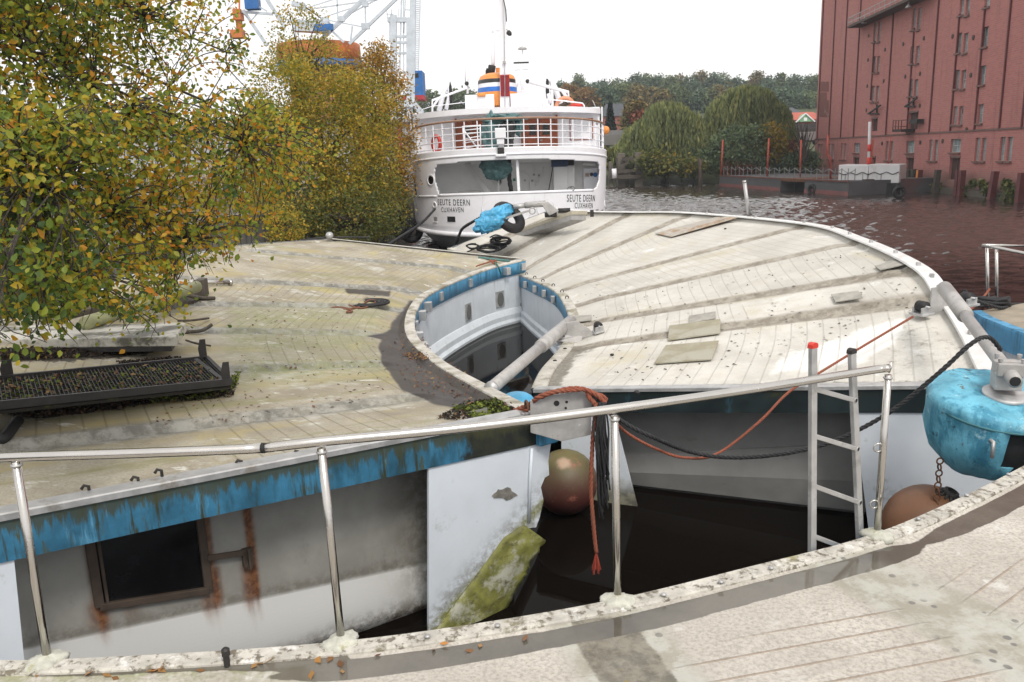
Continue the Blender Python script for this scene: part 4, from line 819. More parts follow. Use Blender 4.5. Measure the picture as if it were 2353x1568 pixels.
litter('dark leaf litter between the white board and the grating tray', onA, [C5(0, 620), C5(960, 605), C5(800, 640), C5(300, 670), C5(0, 675)], 2400, .015, .04, m_soil, .012, .7)
litter('dark leaf litter along the far side of the grating tray', onA, [C5(640, 690), C5(1000, 665), C5(1010, 680), C5(700, 715)], 700, .015, .035, m_soil, .012, .7)
litter('sparse brown leaf bits scattered over the yellowed deck', onA, [(560, 640), (900, 650), (900, 900), (700, 960), (300, 980), (540, 870)], 420, .015, .04, m_litter, .003, .3)
litter('dark fallen catkins scattered over the wet patch by the gap', onA, [(890, 800), (945, 720), (990, 800), (1110, 885), (1200, 925), (1080, 930), (940, 890)], 650, .012, .04, m_litter, .003, .3, 'fallen_catkins')
litter('thicker drift of catkins along the middle of the gap edge', onA, [C6(200, 1110), C6(330, 1090), C6(440, 1130), C6(400, 1150), C6(250, 1150)], 350, .012, .04, m_litter, .005, .5, 'fallen_catkins')
litter('drift of brown leaves on the corner beside the grey mooring plate', onA, [C6(420, 1560), C6(640, 1440), C6(830, 1430), C6(1040, 1490), C6(1060, 1530), C6(900, 1568), C6(700, 1575)], 1500, .012, .035, m_soil, .012, .6)
litter('moss tufts on the corner beside the grey mooring plate', onA, [C6(530, 1490), C6(800, 1440), C6(870, 1440), C6(950, 1520), C6(860, 1568), C6(700, 1565), C6(620, 1510)], 800, .02, .045, m_moss, .02, .9, 'moss_tuft', 'moss')
litter('grey grit and bird droppings sprinkled over the pale deck', onB, [(1320, 660), (1990, 560), (2130, 640), (2080, 740), (1600, 880), (1420, 880), (1330, 760)], 420, .015, .045, leaf_mat('dark_grit', [(0, (.07, .065, .055)), (1, (.2, .19, .17))], .8), .003, .25, 'deck_grit', 'grit')
litter('few wet leaves on the foreground deck by the rail posts', onC, [(60, 1530), (820, 1500), (1240, 1440), (1240, 1470), (700, 1560), (60, 1560)], 26, .025, .05, leaf_mat('wet_leaf', [(0, (.10, .04, .02)), (.7, (.3, .16, .05)), (1, (.5, .2, .04))], .4), .004, .2)
# ---- white board / lid
bw = thing('panel_board', 'long white weathered board raised on the yellowed deck beside the grating tray', 'board', onA(200, 790))
zt_ = 2.42; A_, B_, C_, D_ = onz(*C5(-300, 494), zt_), onz(*C5(1028, 474), zt_), onz(*C5(968, 552), zt_), onz(*C5(-300, 570), zt_)
MB().prism([A_, B_, C_, D_], (0, 0, -.12)).build('board', M('mildewed_white_board', (.50, .48, .42), .6, 0, .15, 3, .1, .004, [((.09, .085, .065), 1.5, .47, .62, (1, 1.6, 1)), ((.20, .21, .10), 4, .6, .75, V3)]), bw, bevel=.012)
MB().prism([C_.lerp(D_, f) - Z * .121 for f in (.02, .5, .98)] + [A_.lerp(B_, f) - Z * .121 for f in (.02, .5, .98)], (0, 0, -.06)).build('batten', m_dark, bw)
# ---- gutter beam, timber, chrome pole
zb_ = 2.5; b0, b1_ = onz(*C5(470, 480), zb_), onz(*C5(1090, 272), zb_ + .05)
gb = thing('round_beam', 'yellow-green mildewed round beam lying under the leaves', 'beam', b0)
MB().tube([b0, b1_], .095, 14).build('beam', M('mildewed_beam', (.30, .31, .16), .6, 0, .25, 3, .1, .004, [((.08, .08, .05), 3, .55, .7, V3)]), gb, True)
MB().tube([b1_, b1_ + (b1_ - b0).normalized() * .012], .08, 14).build('beam_end', m_dark, gb)
db = thing('dark_plank', 'dark wet plank lying behind the round beam under the leaves', 'plank', b0); MB().bar(onz(*C5(360, 440), 2.55), onz(*C5(1040, 262), 2.6), .14, .08).build('plank', m_timber, db, bevel=.01)
tb = thing('timber_block', 'square dark timber block at the end of the round beam', 'timber', onA(*C5(1120, 300))); q = onA(*C5(1118, 322)); MB().box(q + Z * .14, (.16, .3, .3)).build('block', m_timber, tb, bevel=.015)
cp_ = thing('chrome_pole', 'short chrome pole lying on the yellowed deck beyond the timber block', 'pole', onA(*C5(1060, 255))); q0, q1 = onA(*C5(1050, 248), .06), onA(*C5(1268, 250), .06); MB().tube([q0, q1], .042, 12).build('tube', m_steel, cp_, True); MB().tube([q1, q1 + (q1 - q0).normalized() * .05], .06, 12).build('end_flange', m_steel, cp_, True)
for nm, lab, pts, r in (('dead_branch', 'dark gnarled branch between the timber block and the white board', [(985, 285), (1040, 320), (1110, 335), (1190, 338)], .035), ('dead_branch', 'mossy stick lying at the end of the white board', [(1020, 525), (1100, 520), (1140, 505), (1170, 485)], .028),
                        ('dead_branch', 'thin straight stick above the end of the white board', [(985, 462), (1060, 460), (1155, 448)], .018), ('dead_branch', 'thin twig in front of the end of the white board', [(1030, 570), (1090, 588), (1165, 600)], .014)):
    P = [onA(*C5(*p), .05 + .03 * math.sin(i * 2)) for i, p in enumerate(pts)]; tag(MB().tube(spline(P, 6), r, 7).build(nm, m_timber, None, True, loc=P[0]), lab, 'branch', 'sticks beside the board')
rl_ = MB(); P = [onz(*C5(-60 + 40 * i, 1060 + 60 * math.sin(i)), 2.3) for i in range(5)]; rl_.tube(spline(P, 8), .05, 8); tag(rl_.build('old_hose', m_black, None, True, loc=P[0]), 'end of an old black hose at the left edge beside the leaf litter', 'hose')
# ---- cable coil
ctr = onA(*C5(2045, 366)); cc_ = thing('cable_coil', 'flat coil of thin black cable lying on the yellowed deck', 'cable', ctr); k = MB()
for i in range(9): k.torus(ctr + Vector((rng.normal() * .02, rng.normal() * .02, .012 + .006 * (i % 3))), .16 + .03 * i, .016, (rng.normal() * .015, rng.normal() * .015, 1), 40, 6)
k.build('coils', m_black, cc_, True)
P = [onA(*C5(x, y), .02) for x, y in ((1935, 375), (1990, 392), (2050, 380), (2080, 352), (2040, 350), (1990, 385), (1940, 395), (1850, 402), (1822, 395), (1860, 386), (1920, 392), (1950, 410), (1920, 414), (1938, 400))]
tag(MB().rope(spline(P, 8), .018).build('orange_rope', M('brown_orange_rope', (.20, .085, .05), .85, 0, .3, 30, .2), None, True, loc=P[0]), 'brownish orange rope looped beside the black cable coil', 'rope')
# ---- bits at the far corner of A
P = [onA(*C6(720, 438), .05), onA(*C6(940, 462), .05)]; tag(MB().tube(P, .035, 8).build('green_tube', M('teal_tube', (.06, .16, .15), .5), None, True, loc=P[0]), 'short teal tube on the far corner of the yellowed deck', 'tube')
P = [onA(*C6(x, y), .04) for x, y in ((705, 498), (760, 480), (820, 462), (850, 470), (800, 455), (835, 480), (815, 470), (845, 455))]; tag(MB().rope(spline(P, 6), .022).build('red_rope', m_ropeo, None, True, loc=P[0]), 'small red rope knot beside the teal tube', 'rope')
pk = IA[int(.1 * (len(IA) - 1))]; P = [onA(*C6(838, 470), .05), onplane(*C6(858, 500), pk + NA[40] * .2, NA[40]), onplane(*C6(870, 530), pk + NA[40] * .18, NA[40]), onplane(*C6(880, 556), pk + NA[40] * .18, NA[40])]; tag(MB().rope(spline(P, 6), .022).build('green_rope', M('green_rope', (.03, .14, .1), .8), None, True, loc=P[0]), 'short green rope hanging over the blue band of the yellowed pontoon', 'rope')
q = onA(758, 552, .02); fm = thing('deck_fitting', 'metal mooring fitting with chain on the far left corner of the yellowed deck', 'fitting', q); MB().sphere(q + Z * .12, .11, 14).build('ball', m_galv, fm, True); MB().rope([q + Vector((-.8, -.1, .03)), q + Vector((-.3, 0, .06)), q + Z * .08, q + Vector((.5, 0, .06)), q + Vector((1.1, .1, .03))], .03).build('chain', m_dark, fm, True)
# ---- plates on B
m_plateB = M('brown_grey_board', (.30, .27, .19), .65, 0, .15, 3, .08, .003, [((.36, .345, .28), 1.4, .45, .6, V3), ((.2, .15, .08), 4, .62, .75, V3)])
def slab(label, name, cat, px, mat, th=.025, group=None):
    P = [onB(*C7(*p), .012 + th) for p in px]; c = sum(P, Vector()) / len(P); o = MB().prism(P, (0, 0, -th)).build(name, mat, None, loc=c - Z * th, bevel=.006); return tag(o, label, cat, group)
slab('brownish grey cover board nearer the near edge of the pale deck', 'cover_board', 'board', [(517, 833), (803, 812), (838, 722), (575, 745)], m_plateB, group='brown boards lying on the pale deck')
slab('brownish grey cover board just beyond the channel, with a grey patch behind it', 'cover_board', 'board', [(585, 718), (845, 682), (845, 615), (592, 648)], m_plateB, group='brown boards lying on the pale deck')
m_patch = M('grey_bare_patch', (.34, .325, .29), .75, 0, .25, 6, .2, .005)
for i, px in enumerate(([(688, 636), (822, 612), (822, 578), (690, 600)], [(1418, 530), (1553, 510), (1530, 475), (1395, 493)], [(1640, 372), (1790, 338), (1720, 318), (1612, 352)], [(118, 632), (205, 622), (206, 595), (122, 600)])):
    P = [onB(*C7(*p), .016) for p in px]; MB().prism(P, (0, 0, -.012)).build('bare_patch', m_patch, pB)
slab('rust-stained metal sheet near the far rim of the pale deck', 'metal_sheet', 'sheet', [(520, 190), (602, 208), (930, 113), (850, 103)], th=.010, mat=M('rust_stained_sheet', (.40, .37, .32), .6, .1, .2, 2, .1, .004, [((.30, .17, .07), 1.4, .50, .66, V3), ((.17, .16, .15), 2.4, .58, .7, V3)]))
# long hatch box
zq = onB(*C6(1050, 290)).z; tp_ = [onz(*C6(975, 247), zq + .17), onz(*C6(1115, 247), zq + .17), ony(*C6(1482, 110), 24.3), ony(*C6(1372, 110), 24.5)]
hx = thing('hatch_lid', 'long beige lid propped on the far end of the pale deck', 'lid', tp_[0] - Z * .2)
MB().prism(tp_, (0, 0, -.12)).build('lid', M('beige_lid', (.47, .43, .34), .6, 0, .12, 2, .08, .004, [((.25, .22, .16), 2, .6, .75, V3)]), hx, bevel=.015)
i2 = [p.lerp(sum(tp_, Vector()) / 4, .04) - Z * .121 for p in tp_]; MB().prism(i2, (0, 0, -.14)).build('coaming', m_grey, hx)
q = tp_[1]; MB().box(q + Vector((.1, .0, -.16)), (.06, .06, .22)).build('corner_hinge', m_dark, hx); q = tp_[2]; MB().box(q + Vector((.12, -.05, -.08)), (.1, .08, .2)).build('end_handle', m_dark, hx)
# rope tangle
tg = thing('rope_tangle', 'tangled heap of black rope on the far part of the pale deck', 'rope', onB(*C6(820, 360)))
def tangle(name, pts, loops, seed):
    r = random.Random(seed); P = []
    for (x, y) in pts: P.append(onB(*C6(x, y), .05))
    for (cx, cy, rx, ry, n) in loops:
        for i in range(n * 7):
            a = 2 * PI * i / 7; P.append(onB(*C6(cx + rx * (1 + .25 * r.uniform(-1, 1)) * math.cos(a), cy + ry * (1 + .3 * r.uniform(-1, 1)) * math.sin(a)), .04 + .02 * (i // 7) + .03 * r.random()))
    MB().tube(spline(P, 5), .026, 6).build(name, m_ropeb, tg, True)
tangle('rope_loop', [(640, 400), (700, 372)], [(680, 358, 42, 16, 2)], 1); tangle('rope_heap', [(700, 372)], [(790, 375, 70, 22, 5), (850, 355, 55, 18, 4)], 2); tangle('rope_heap', [(830, 330)], [(880, 320, 65, 24, 5), (850, 305, 30, 12, 3)], 3); tangle('rope_end', [(800, 297), (840, 280), (880, 290), (890, 300), (840, 292)], [], 4)
# stanchion
s0_, s1_ = onB(1722, 500), ony(1711, 420, onB(1722, 500).y); stc = thing('stanchion', 'lone leaning metal stanchion on the far rim of the pale deck', 'stanchion', s0_); MB().tube([s0_ - Z * .05, s1_], .045, 10).build('post', m_galv, stc, True); MB().tube([s1_, s1_ + (s1_ - s0_).normalized() * .05], .05, 10).build('post_cap', m_steel, stc, True)
for x, y in ((25, 830), (308, 800), (75, 770), (870, 172), (435, 990), (430, 985)):
    q = onB(*C7(x, y)); MB().sphere(q + Z * .02, .028, 8, (1.2, 1, .7)).build('deck_stub', m_dark, pB, True)
# ---- back boom with a blue tarpaulin
bb = thing('mooring_boom', 'pale tube and arm on the pale deck, leading under the bright blue tarpaulin', 'boom', onB(1290, 500))
yb = 25.0; pA_ = [ony(1180, 476, yb), ony(*S2(895, 1228), yb)]; MB().tube(pA_, .075, 12).build('tube', m_galv, bb, True)
MB().tube([pA_[1], ony(*S2(1020, 1216), yb)], .095, 12).build('sleeve', m_grey, bb, True)
MB().prism([ony(*S2(x, y), yb - .1) for x, y in ((965, 1212), (1035, 1206), (1100, 1262), (1068, 1278), (1040, 1290), (1000, 1232))], (0, .2, 0)).build('arm_plate', m_grey, bb, bevel=.02)
for x, y in ((1050, 1285), (1130, 1258)): q = ony(*S2(x, y), yb); MB().tube([q - Vector((.18, 0, 0)), q + Vector((.18, 0, 0))], .07, 12).build('roller', m_dark, bb, True)
tr_ = thing('tarpaulin', 'crumpled bright blue tarpaulin bundled over the end of the far tube', 'tarpaulin', onB(1140, 530)); c = ony(*S2(712, 1295), 25.0)
def crumple(c, rx, ry, rz, seed, amp, outline=None, n=34):
    b = MB(); b.sphere((0, 0, 0), 1, n); V = []
    for p in b.v:
        v = Vector(p); d = mnoise.noise(v * 1.6 + Vector((seed, 0, 0))) * amp + abs(mnoise.noise(v * 3.4 + Vector((0, seed, 0)))) * amp * .8
        v = v * (1 + d); V.append(Vector(c) + Vector((v.x * rx, v.y * ry, v.z * rz)))
    b.v = [tuple(p) for p in V]; return b
cr = crumple(c - Z * .05, .50, .42, .34, 3, .40)
cr.v = [(x + .75 * (z - c.z), y, z) for x, y, z in cr.v]
cr.build('sheet', m_tarpb, tr_, False)
fl = crumple(ony(*S2(668, 1342), 24.8), .22, .2, .26, 9, .5, n=20); fl.build('loose_flap', m_tarpb, tr_)
tag(MB().torus(ony(*S2(800, 1300), 25.2), .42, .15, (.55, -.5, .6), 30, 10).build('tyre', m_black, None, True, loc=ony(*S2(800, 1330), 25.2)), 'black tyre half hidden behind the blue tarpaulin', 'tyre')
cf = thing('cleat_frame', 'small grey metal frame beside the blue tarpaulin', 'frame', onB(1205, 512)); q = ony(*S2(830, 1285), 24.8); MB().bar(q + Vector((-.3, 0, -.1)), q + Vector((.5, 0, .12)), .06).bar(q + Vector((-.3, 0, -.1)), q + Vector((-.32, 0, -.35)), .06).build('bars', m_grey, cf); MB().torus(q + Vector((.55, 0, .1)), .09, .02, (0, 1, 0), 14, 6).build('ring', m_galv, cf, True)
# ================================================================== ropes strung between things
def rope_thing(label, pts, r, mat, name='mooring_rope', group=None, strands=3):
    P = spline(pts, 10); return tag(MB().rope(P, r, strands=strands).build(name, mat, None, True, loc=pts[0]), label, 'rope', group)
knot = ony(1372, 905, 7.68)
rope_thing('orange rope from the right bracket, sagging over the dark gap to the grey plate', [ony(2098, 728, 10.2), ony(1990, 792, 9.7), ony(1885, 856, 9.25), ony(1812, 902, 8.95), ony(1742, 972, 8.75), ony(1650, 1042, 8.6), ony(1580, 1053, 7.88), ony(1510, 1033, 7.78), ony(1428, 985, 7.70), knot], .016, m_ropeo)
rope_thing('thick black rope slung from the boom at the blue drum to the grey plate', [ony(2300, 805, 7.35), ony(2272, 776, 7.3), ony(2232, 790, 7.2), ony(2160, 855, 7.25), ony(2048, 945, 7.4), ony(1930, 1008, 7.55), ony(1820, 1040, 7.7), ony(1690, 1052, 7.9), ony(1590, 1040, 8.0), ony(1500, 1005, 7.53), ony(1430, 968, 7.63), knot + Vector((0, 0, -.05))], .022, m_ropeb)
kb = thing('rope_knot', 'faded orange rope knotted over the grey plate', 'rope', knot)
P = [onA(1180, 945, .03), ony(1216, 930, 7.80), ony(1240, 912, 7.68), ony(1290, 897, 7.68), ony(1330, 893, 7.66), ony(1362, 903, 7.64), ony(1388, 925, 7.64), ony(1375, 935, 7.63), ony(1350, 905, 7.65), ony(1390, 915, 7.68), ony(1380, 940, 7.68)]
MB().rope(spline(P, 8), .026).build('rope_turns', m_ropeo, kb, True); 
MB().rope(spline([onA(1165, 950, .03), ony(1200, 945, 7.88), ony(1218, 938, 7.80), ony(1260, 905, 7.71), ony(1340, 895, 7.62)], 8), .022).build('rope_turns', m_ropeo, kb, True)
P = [ony(1370, 930, 7.58), ony(1362, 1010, 7.56), ony(1358, 1120, 7.53), ony(1363, 1200, 7.50), ony(1370, 1270, 7.48)]; tail = rope_thing('orange rope tail with a frayed end hanging over the black water', P, .022, m_ropeo, 'hanging_rope')
fr_ = MB(); e = P[-1]
for i in range(26): a = rng.uniform(0, 6.28); d = Vector((math.cos(a) * .035, math.sin(a) * .035, 0)); fr_.tube([e + Z * .02, e + d * .7 - Z * .09, e + d * rng.uniform(.6, 1.5) - Z * rng.uniform(.15, .24)], .0035, 4)
fr_.build('frayed_end', M('red_fray', (.36, .06, .035), .9), tail)
hk = thing('frayed_rope', 'black frayed rope bundle hanging from the grey plate', 'rope', ony(1380, 960, 7.53)); sb = MB()
for i in range(46):
    x0 = rng.uniform(-12, 12); L = rng.uniform(.55, 1.); pts = [ony(1384 + x0 * .6, 925, 7.54 + rng.uniform(-.03, .03))]
    for f in (.3, .55, .8, 1.): pts.append(ony(1380 + x0 * (1.0 + .3 * math.sin(f * 3 + i)) + rng.normal() * 2.5 + 8 * f * f, 925 + 270 * f * L, 7.52 + rng.normal() * .025))
    sb.tube(spline(pts, 4), rng.uniform(.005, .010), 4)
sb.build('strands', m_ropeb, hk, True)
rt = thing('rope_tangle', 'black rope heap around the rail feet on the farther right pontoon', 'rope', ony(2260, 695, 12.4)); P = []
for i in range(60): P.append(ony(2270 + 45 * math.sin(i * 1.9) + 12 * math.cos(i * .7), 694 + 11 * math.sin(i * 2.7 + 1), 12.5 + .2 * math.sin(i)))
MB().tube(spline(P, 4), .022, 6).build('loops', m_ropeb, rt, True)
rope_thing('black rope running along the deck at the right edge', [ony(2215, 668, 11.6), ony(2240, 690, 12.0), ony(2300, 708, 12.2), ony(2330, 700, 12.6), ony(2400, 702, 12.8)], .03, m_ropeb)
rope_thing('short orange line tied to the rail at the right edge', [ony(2274, 665, 13.1), ony(2255, 690, 12.6), ony(2235, 708, 12.1), ony(2222, 716, 11.2)], .02, m_ropeo)
ch_ = MB(); t0 = ony(2160, 1060, 7.2); 
for i in range(9): ch_.torus(Vector((t0.x + .0, t0.y, t0.z - .06 * i)), .03, .008, (1, 0, 0) if i % 2 else (0, 1, 0), 12, 6, sq=1)
tag(ch_.build('chain', m_rust, None, True, loc=t0), 'short rusty chain between the blue drum and the brown buoy', 'chain')
# ================================================================== the white ship, seen from astern
SX, SY, BH, LS = .12, 38.0, 4.86, 4.3
sh = thing('passenger_ship', 'white passenger ship moored stern-on behind the pontoons, with black lettering on its rounded stern', 'ship', (SX, SY, 0))
def zsheer(z0, y): return z0 + min(1, max(0, y / LS)) * float(np.interp(z0, [-.5, .95, 1.9, 2.86, 4.55, 6.6], [.1, .26, .03, -.18, -.36, -.2]))
def hullpt(a, z0, off=0.):
    """a in degrees round the stern, beyond +-90 along the straight sides"""
    k = float(np.interp(z0, [-.6, 0, .5, .95, 1.3, 4.9], [.66, .78, .88, .965, .98, 1.0])); b = BH * k + off; L = LS + off
    yb = LS * (1 - k) * .9
    if abs(a) <= 90: r = math.radians(a); x = b * math.copysign(abs(math.sin(r)) ** .92, r); y = LS - L * math.cos(r) + yb
    else: x = math.copysign(b, a); y = LS + yb + (abs(a) - 90) * .35
    return Vector((SX + x, SY + y, zsheer(z0, y)))
angs = list(np.linspace(-90, 90, 221)); angs = list(np.linspace(-180, -91.5, 30)) + angs + list(np.linspace(91.5, 180, 30)); zs = list(np.linspace(-.5, .95, 14)) + list(np.linspace(1.0, 4.86, 84))
SHV = np.array([[tuple(hullpt(a, z)) for z in zs] for a in angs]); q = SHV.reshape(-1, 3) - np.array([0, 0, EYE]); w_ = q @ np.array(_f)
SHU = np.stack([IW / 2 + FOC * (q @ np.array(_r)) / w_, IH / 2 - FOC * (q @ np.array(_u)) / w_], 1); SHD = SHV.reshape(-1, 3)[:, 1]
def shell_az(x, y):
    u, v = S2(x, y); d = (SHU[:, 0] - u) ** 2 + (SHU[:, 1] - v) ** 2; j = int(np.argmin(d + np.where(np.abs(np.repeat(angs, len(zs))) > 92, 50, 0))); return angs[j // len(zs)], zs[j % len(zs)]
openp = [S2(x, y) for x, y in ((372, 988), (360, 1010), (357, 1040), (362, 1090), (374, 1130), (386, 1166), (640, 1157), (900, 1149), (1298, 1137), (1322, 1118), (1336, 1080), (1341, 1030), (1338, 985), (1326, 968), (1100, 953), (850, 950), (600, 961), (420, 980))]
nz = len(zs); U = SHU.reshape(len(angs), nz, 2)
top = MB(); fs = []; fb = []
for i in range(len(angs) - 1):
    for j in range(nz - 1):
        cu = (U[i, j] + U[i + 1, j + 1]) / 2
        if abs(angs[i]) < 89 and inpoly(cu[0], cu[1], openp): continue
        (fs if zs[j] >= .93 else fb).append((i * nz + j, (i + 1) * nz + j, (i + 1) * nz + j + 1, i * nz + j + 1))
allv = [tuple(v) for v in SHV.reshape(-1, 3)]
def sub(F):
    used = sorted({k for f in F for k in f}); m = {k: n for n, k in enumerate(used)}; b = MB(); b.v = [allv[k] for k in used]; b.f = [tuple(m[k] for k in f) for f in F]; return b
hull_o = sub(fs).build('hull', m_white, sh, True, solid=.07); sub(fb).build('bottom', m_shipdark, sh, True, solid=.03)
def along(z0, off, a0=-150, a1=150, n=140): return [hullpt(a, z0, off) for a in np.linspace(a0, a1, n)]
MB().tube(along(.93, .10), .11, 8).build('rubbing_strake', m_white, sh, True)
MB().tube(along(4.55, .02), .06, 8).build('deck_lip', m_white, sh, True)
for a0, a1 in ((-150, shell_az(372, 1188)[0]), (shell_az(1372, 1150)[0], 150)): MB().tube(along(2.78, .03, a0, a1, 40), .05, 8).build('side_strake', m_white, sh, True)
aL, aR = shell_az(384, 1166)[0], shell_az(1300, 1137)[0]; MB().tube([hullpt(a, float(np.interp(a, [aL, aR], [shell_az(386, 1170)[1], shell_az(1298, 1140)[1]])), 0) for a in np.linspace(aL, aR, 50)], .07, 8).build('bulwark_rail', m_white, sh, True)
# decks
def deckslab(z0, t, y0, name, mat, off=-.08):
    L = [hullpt(a, z0, off) for a in np.linspace(-150, 150, 90)]; L = [Vector((p.x, max(p.y, SY + y0), p.z)) for p in L]; c = MB()
    for i in range(45):
        a, b, d, e = L[i], L[i + 1], L[-2 - i], L[-1 - i]; c.add([a, b, d, e, a - Z * t, b - Z * t, d - Z * t, e - Z * t], [(0, 1, 2, 3), (4, 5, 6, 7)])
    return c.build(name, mat, sh)
deckslab(1.95, .05, 0, 'lower_deck', m_whitein); deckslab(4.62, .22, 0, 'upper_deck', m_whitein)
# interior of the open stern
yw = SY + 3.6
iw = MB(); iw.box((SX, yw + .05, 3.2), (BH * 2 - .25, .1, 2.7)).build('inner_bulkhead', m_whitein, sh)
o = lambda x, y, Y: ony(*S2(x, y), Y)
def panel(x0, x1, y0, y1, Y, name, mat, parent=sh, d=.05, bev=.01):
    a, b = o((x0 + x1) / 2, y0, Y), o((x0 + x1) / 2, y1, Y); l, r = o(x0, (y0 + y1) / 2, Y), o(x1, (y0 + y1) / 2, Y)
    return MB().box(((l.x + r.x) / 2, Y + d / 2, (a.z + b.z) / 2), (r.x - l.x, d, a.z - b.z)).build(name, mat, parent, bevel=bev)
MB().bar(o(848, 955, SY + .35), o(860, 1150, SY + .25), .13, .13).build('stern_pillar', m_white, sh, bevel=.02)
for x0, x1 in (((545, 970), (680, 1155)), ((655, 985), (740, 1130))): MB().bar(o(*x0, SY + 2.6), o(*x1, SY + 1.6), .07, .28).build('stair_stringer', m_whitein, sh)
MB().tube([o(738, 1060, SY + 1.4), o(738, 1150, SY + 1.4)], .04, 8).build('stair_post', m_whitein, sh, True)
panel(1068, 1148, 990, 1145, SY + 2.3, 'locker', m_whitein, d=.5); panel(1148, 1192, 985, 1145, SY + 2.6, 'locker', m_whitein, d=.5)
panel(1055, 1152, 958, 997, SY + 2.2, 'blue_crate', M('blue_crate', (.02, .045, .11), .5), d=.4); panel(1152, 1190, 958, 990, SY + 2.4, 'ceiling_box', m_dark, d=.3)
panel(1245, 1332, 1005, 1150, SY + 3.4, 'weather_door', m_white, d=.08, bev=.04); fe = panel(1255, 1280, 1035, 1058, SY + 3.33, 'fire_sign', M('pale_sign', (.62, .5, .4), .5), d=.02)
MB().lathe([(.09, 0), (.09, .02), (0, .02)], o(1294, 1043, SY + 3.36), (0, -1, 0), 16).build('door_bolt', m_black, sh); MB().lathe([(.11, 0), (.11, .02), (0, .02)], o(1316, 1045, SY + 3.36), (0, -1, 0), 16).build('round_sign', m_craneblue, sh)
panel(825, 840, 1067, 1083, SY + 3.55, 'exit_sign', M('green_sign', (.02, .25, .13), .5), d=.02); panel(890, 902, 1073, 1085, SY + 3.55, 'switch_box', m_grey, d=.05)
MB().torus(o(730, 1082, SY + 3.55), .22, .04, (0, 1, 0), 24, 8).build('porthole_rim', m_galv, sh, True); MB().lathe([(.21, 0), (.21, .02), (0, .02)], o(730, 1082, SY + 3.57), (0, -1, 0), 20).build('porthole_glass', m_glassdark, sh)
panel(495, 635, 1143, 1158, SY + 1.5, 'life_raft_bench', m_grey, d=.5)
for P in ([(870, 978), (945, 982), (955, 1045), (948, 1060)], [(1005, 1000), (1005, 1050), (985, 1045), (975, 1090), (960, 1080), (962, 1110)], [(850, 1030), (890, 1030), (925, 1060), (925, 1150)]):
    MB().tube(spline([o(x, y, SY + 3.5) for x, y in P], 4), .025, 6).build('pipe', m_whitein, sh, True)
for x, y in ((950, 1045), (980, 1050), (940, 1080)): MB().sphere(o(x, y, SY + 3.45), .06, 10).build('valve', m_grey, sh, True)
MB().tube([o(1062, 1000, SY + 2.2), o(1038, 1142, SY + 1.9)], .025, 6).build('broom_stick', m_dark, sh, True)
MB().torus(o(1165, 1130, SY + .8), .10, .015, (0, 1, .2), 14, 5).torus(o(1178, 1128, SY + .8), .10, .015, (0, 1, -.3), 14, 5).build('rope_hanger', m_dark, sh, True)
MB().tube([o(1240, 975, SY + 3), o(1320, 985, SY + 3)], .09, 10).build('ceiling_pipe', m_whitein, sh, True)
# marks on the stern: fairleads, side window, portholes, weld rings
def patch(x0, x1, y0, y1, name, mat, off=.04, n=8):
    (a0, z1), (a1, z0) = shell_az(x0, y0), shell_az(x1, y1); b = MB(); vs = []
    for i in range(n + 1):
        for z in (z0, z1): vs.append(hullpt(a0 + (a1 - a0) * i / n, z, off))
    return b.add(vs, [(2 * i, 2 * i + 2, 2 * i + 3, 2 * i + 1) for i in range(n)])
for x0, x1, y0, y1 in ((352, 376, 1294, 1326), (433, 482, 1294, 1327)):
    po = patch(x0, x1, y0, y1, '', None, .04).build('fairlead', m_black if x0 > 400 else m_galv, sh)
    patch(x0 - 2, x1 + 1, y1 - 2, y1 + 3, '', None, .05).build('fairlead_lip', m_white, po, solid=.03)
sw = patch(236, 254, 1053, 1170, '', None, .04).build('side_window', m_glassdark, sh); patch(234, 256, 1096, 1102, '', None, .05).build('window_bar', m_white, sw)
def ring(x, y, r, name, mat, rt=.025):
    a, z = shell_az(x, y); p = hullpt(a, z, .03); q = hullpt(a + 1, z, .03); t = (q - p).normalized(); n = Vector((t.y, -t.x, 0)); return MB().torus(p, r, rt, n, 28, 6, sq=.7).build(name, mat, sh, True), p, n
for x, y in ((690, 1250), (875, 1265), (1022, 1245)): ring(x, y, .42, 'weld_ring', m_white, .02)
for x, y, r in ((336, 1080, .24), (357, 1226, .12), (1368, 1218, .15), (1225, 1068, .0)):
    if r: ro, p, n = ring(x, y, r, 'porthole', m_white, .05); MB().lathe([(r * .8, 0), (r * .8, .015), (0, .015)], p, n, 20).build('porthole_glass', m_grey if x != 336 else m_glassdark, ro)
for x in (1322, 1352): patch(x - 8, x + 8, 1254, 1264, '', None, .04).build('fairlead', m_galv, sh)
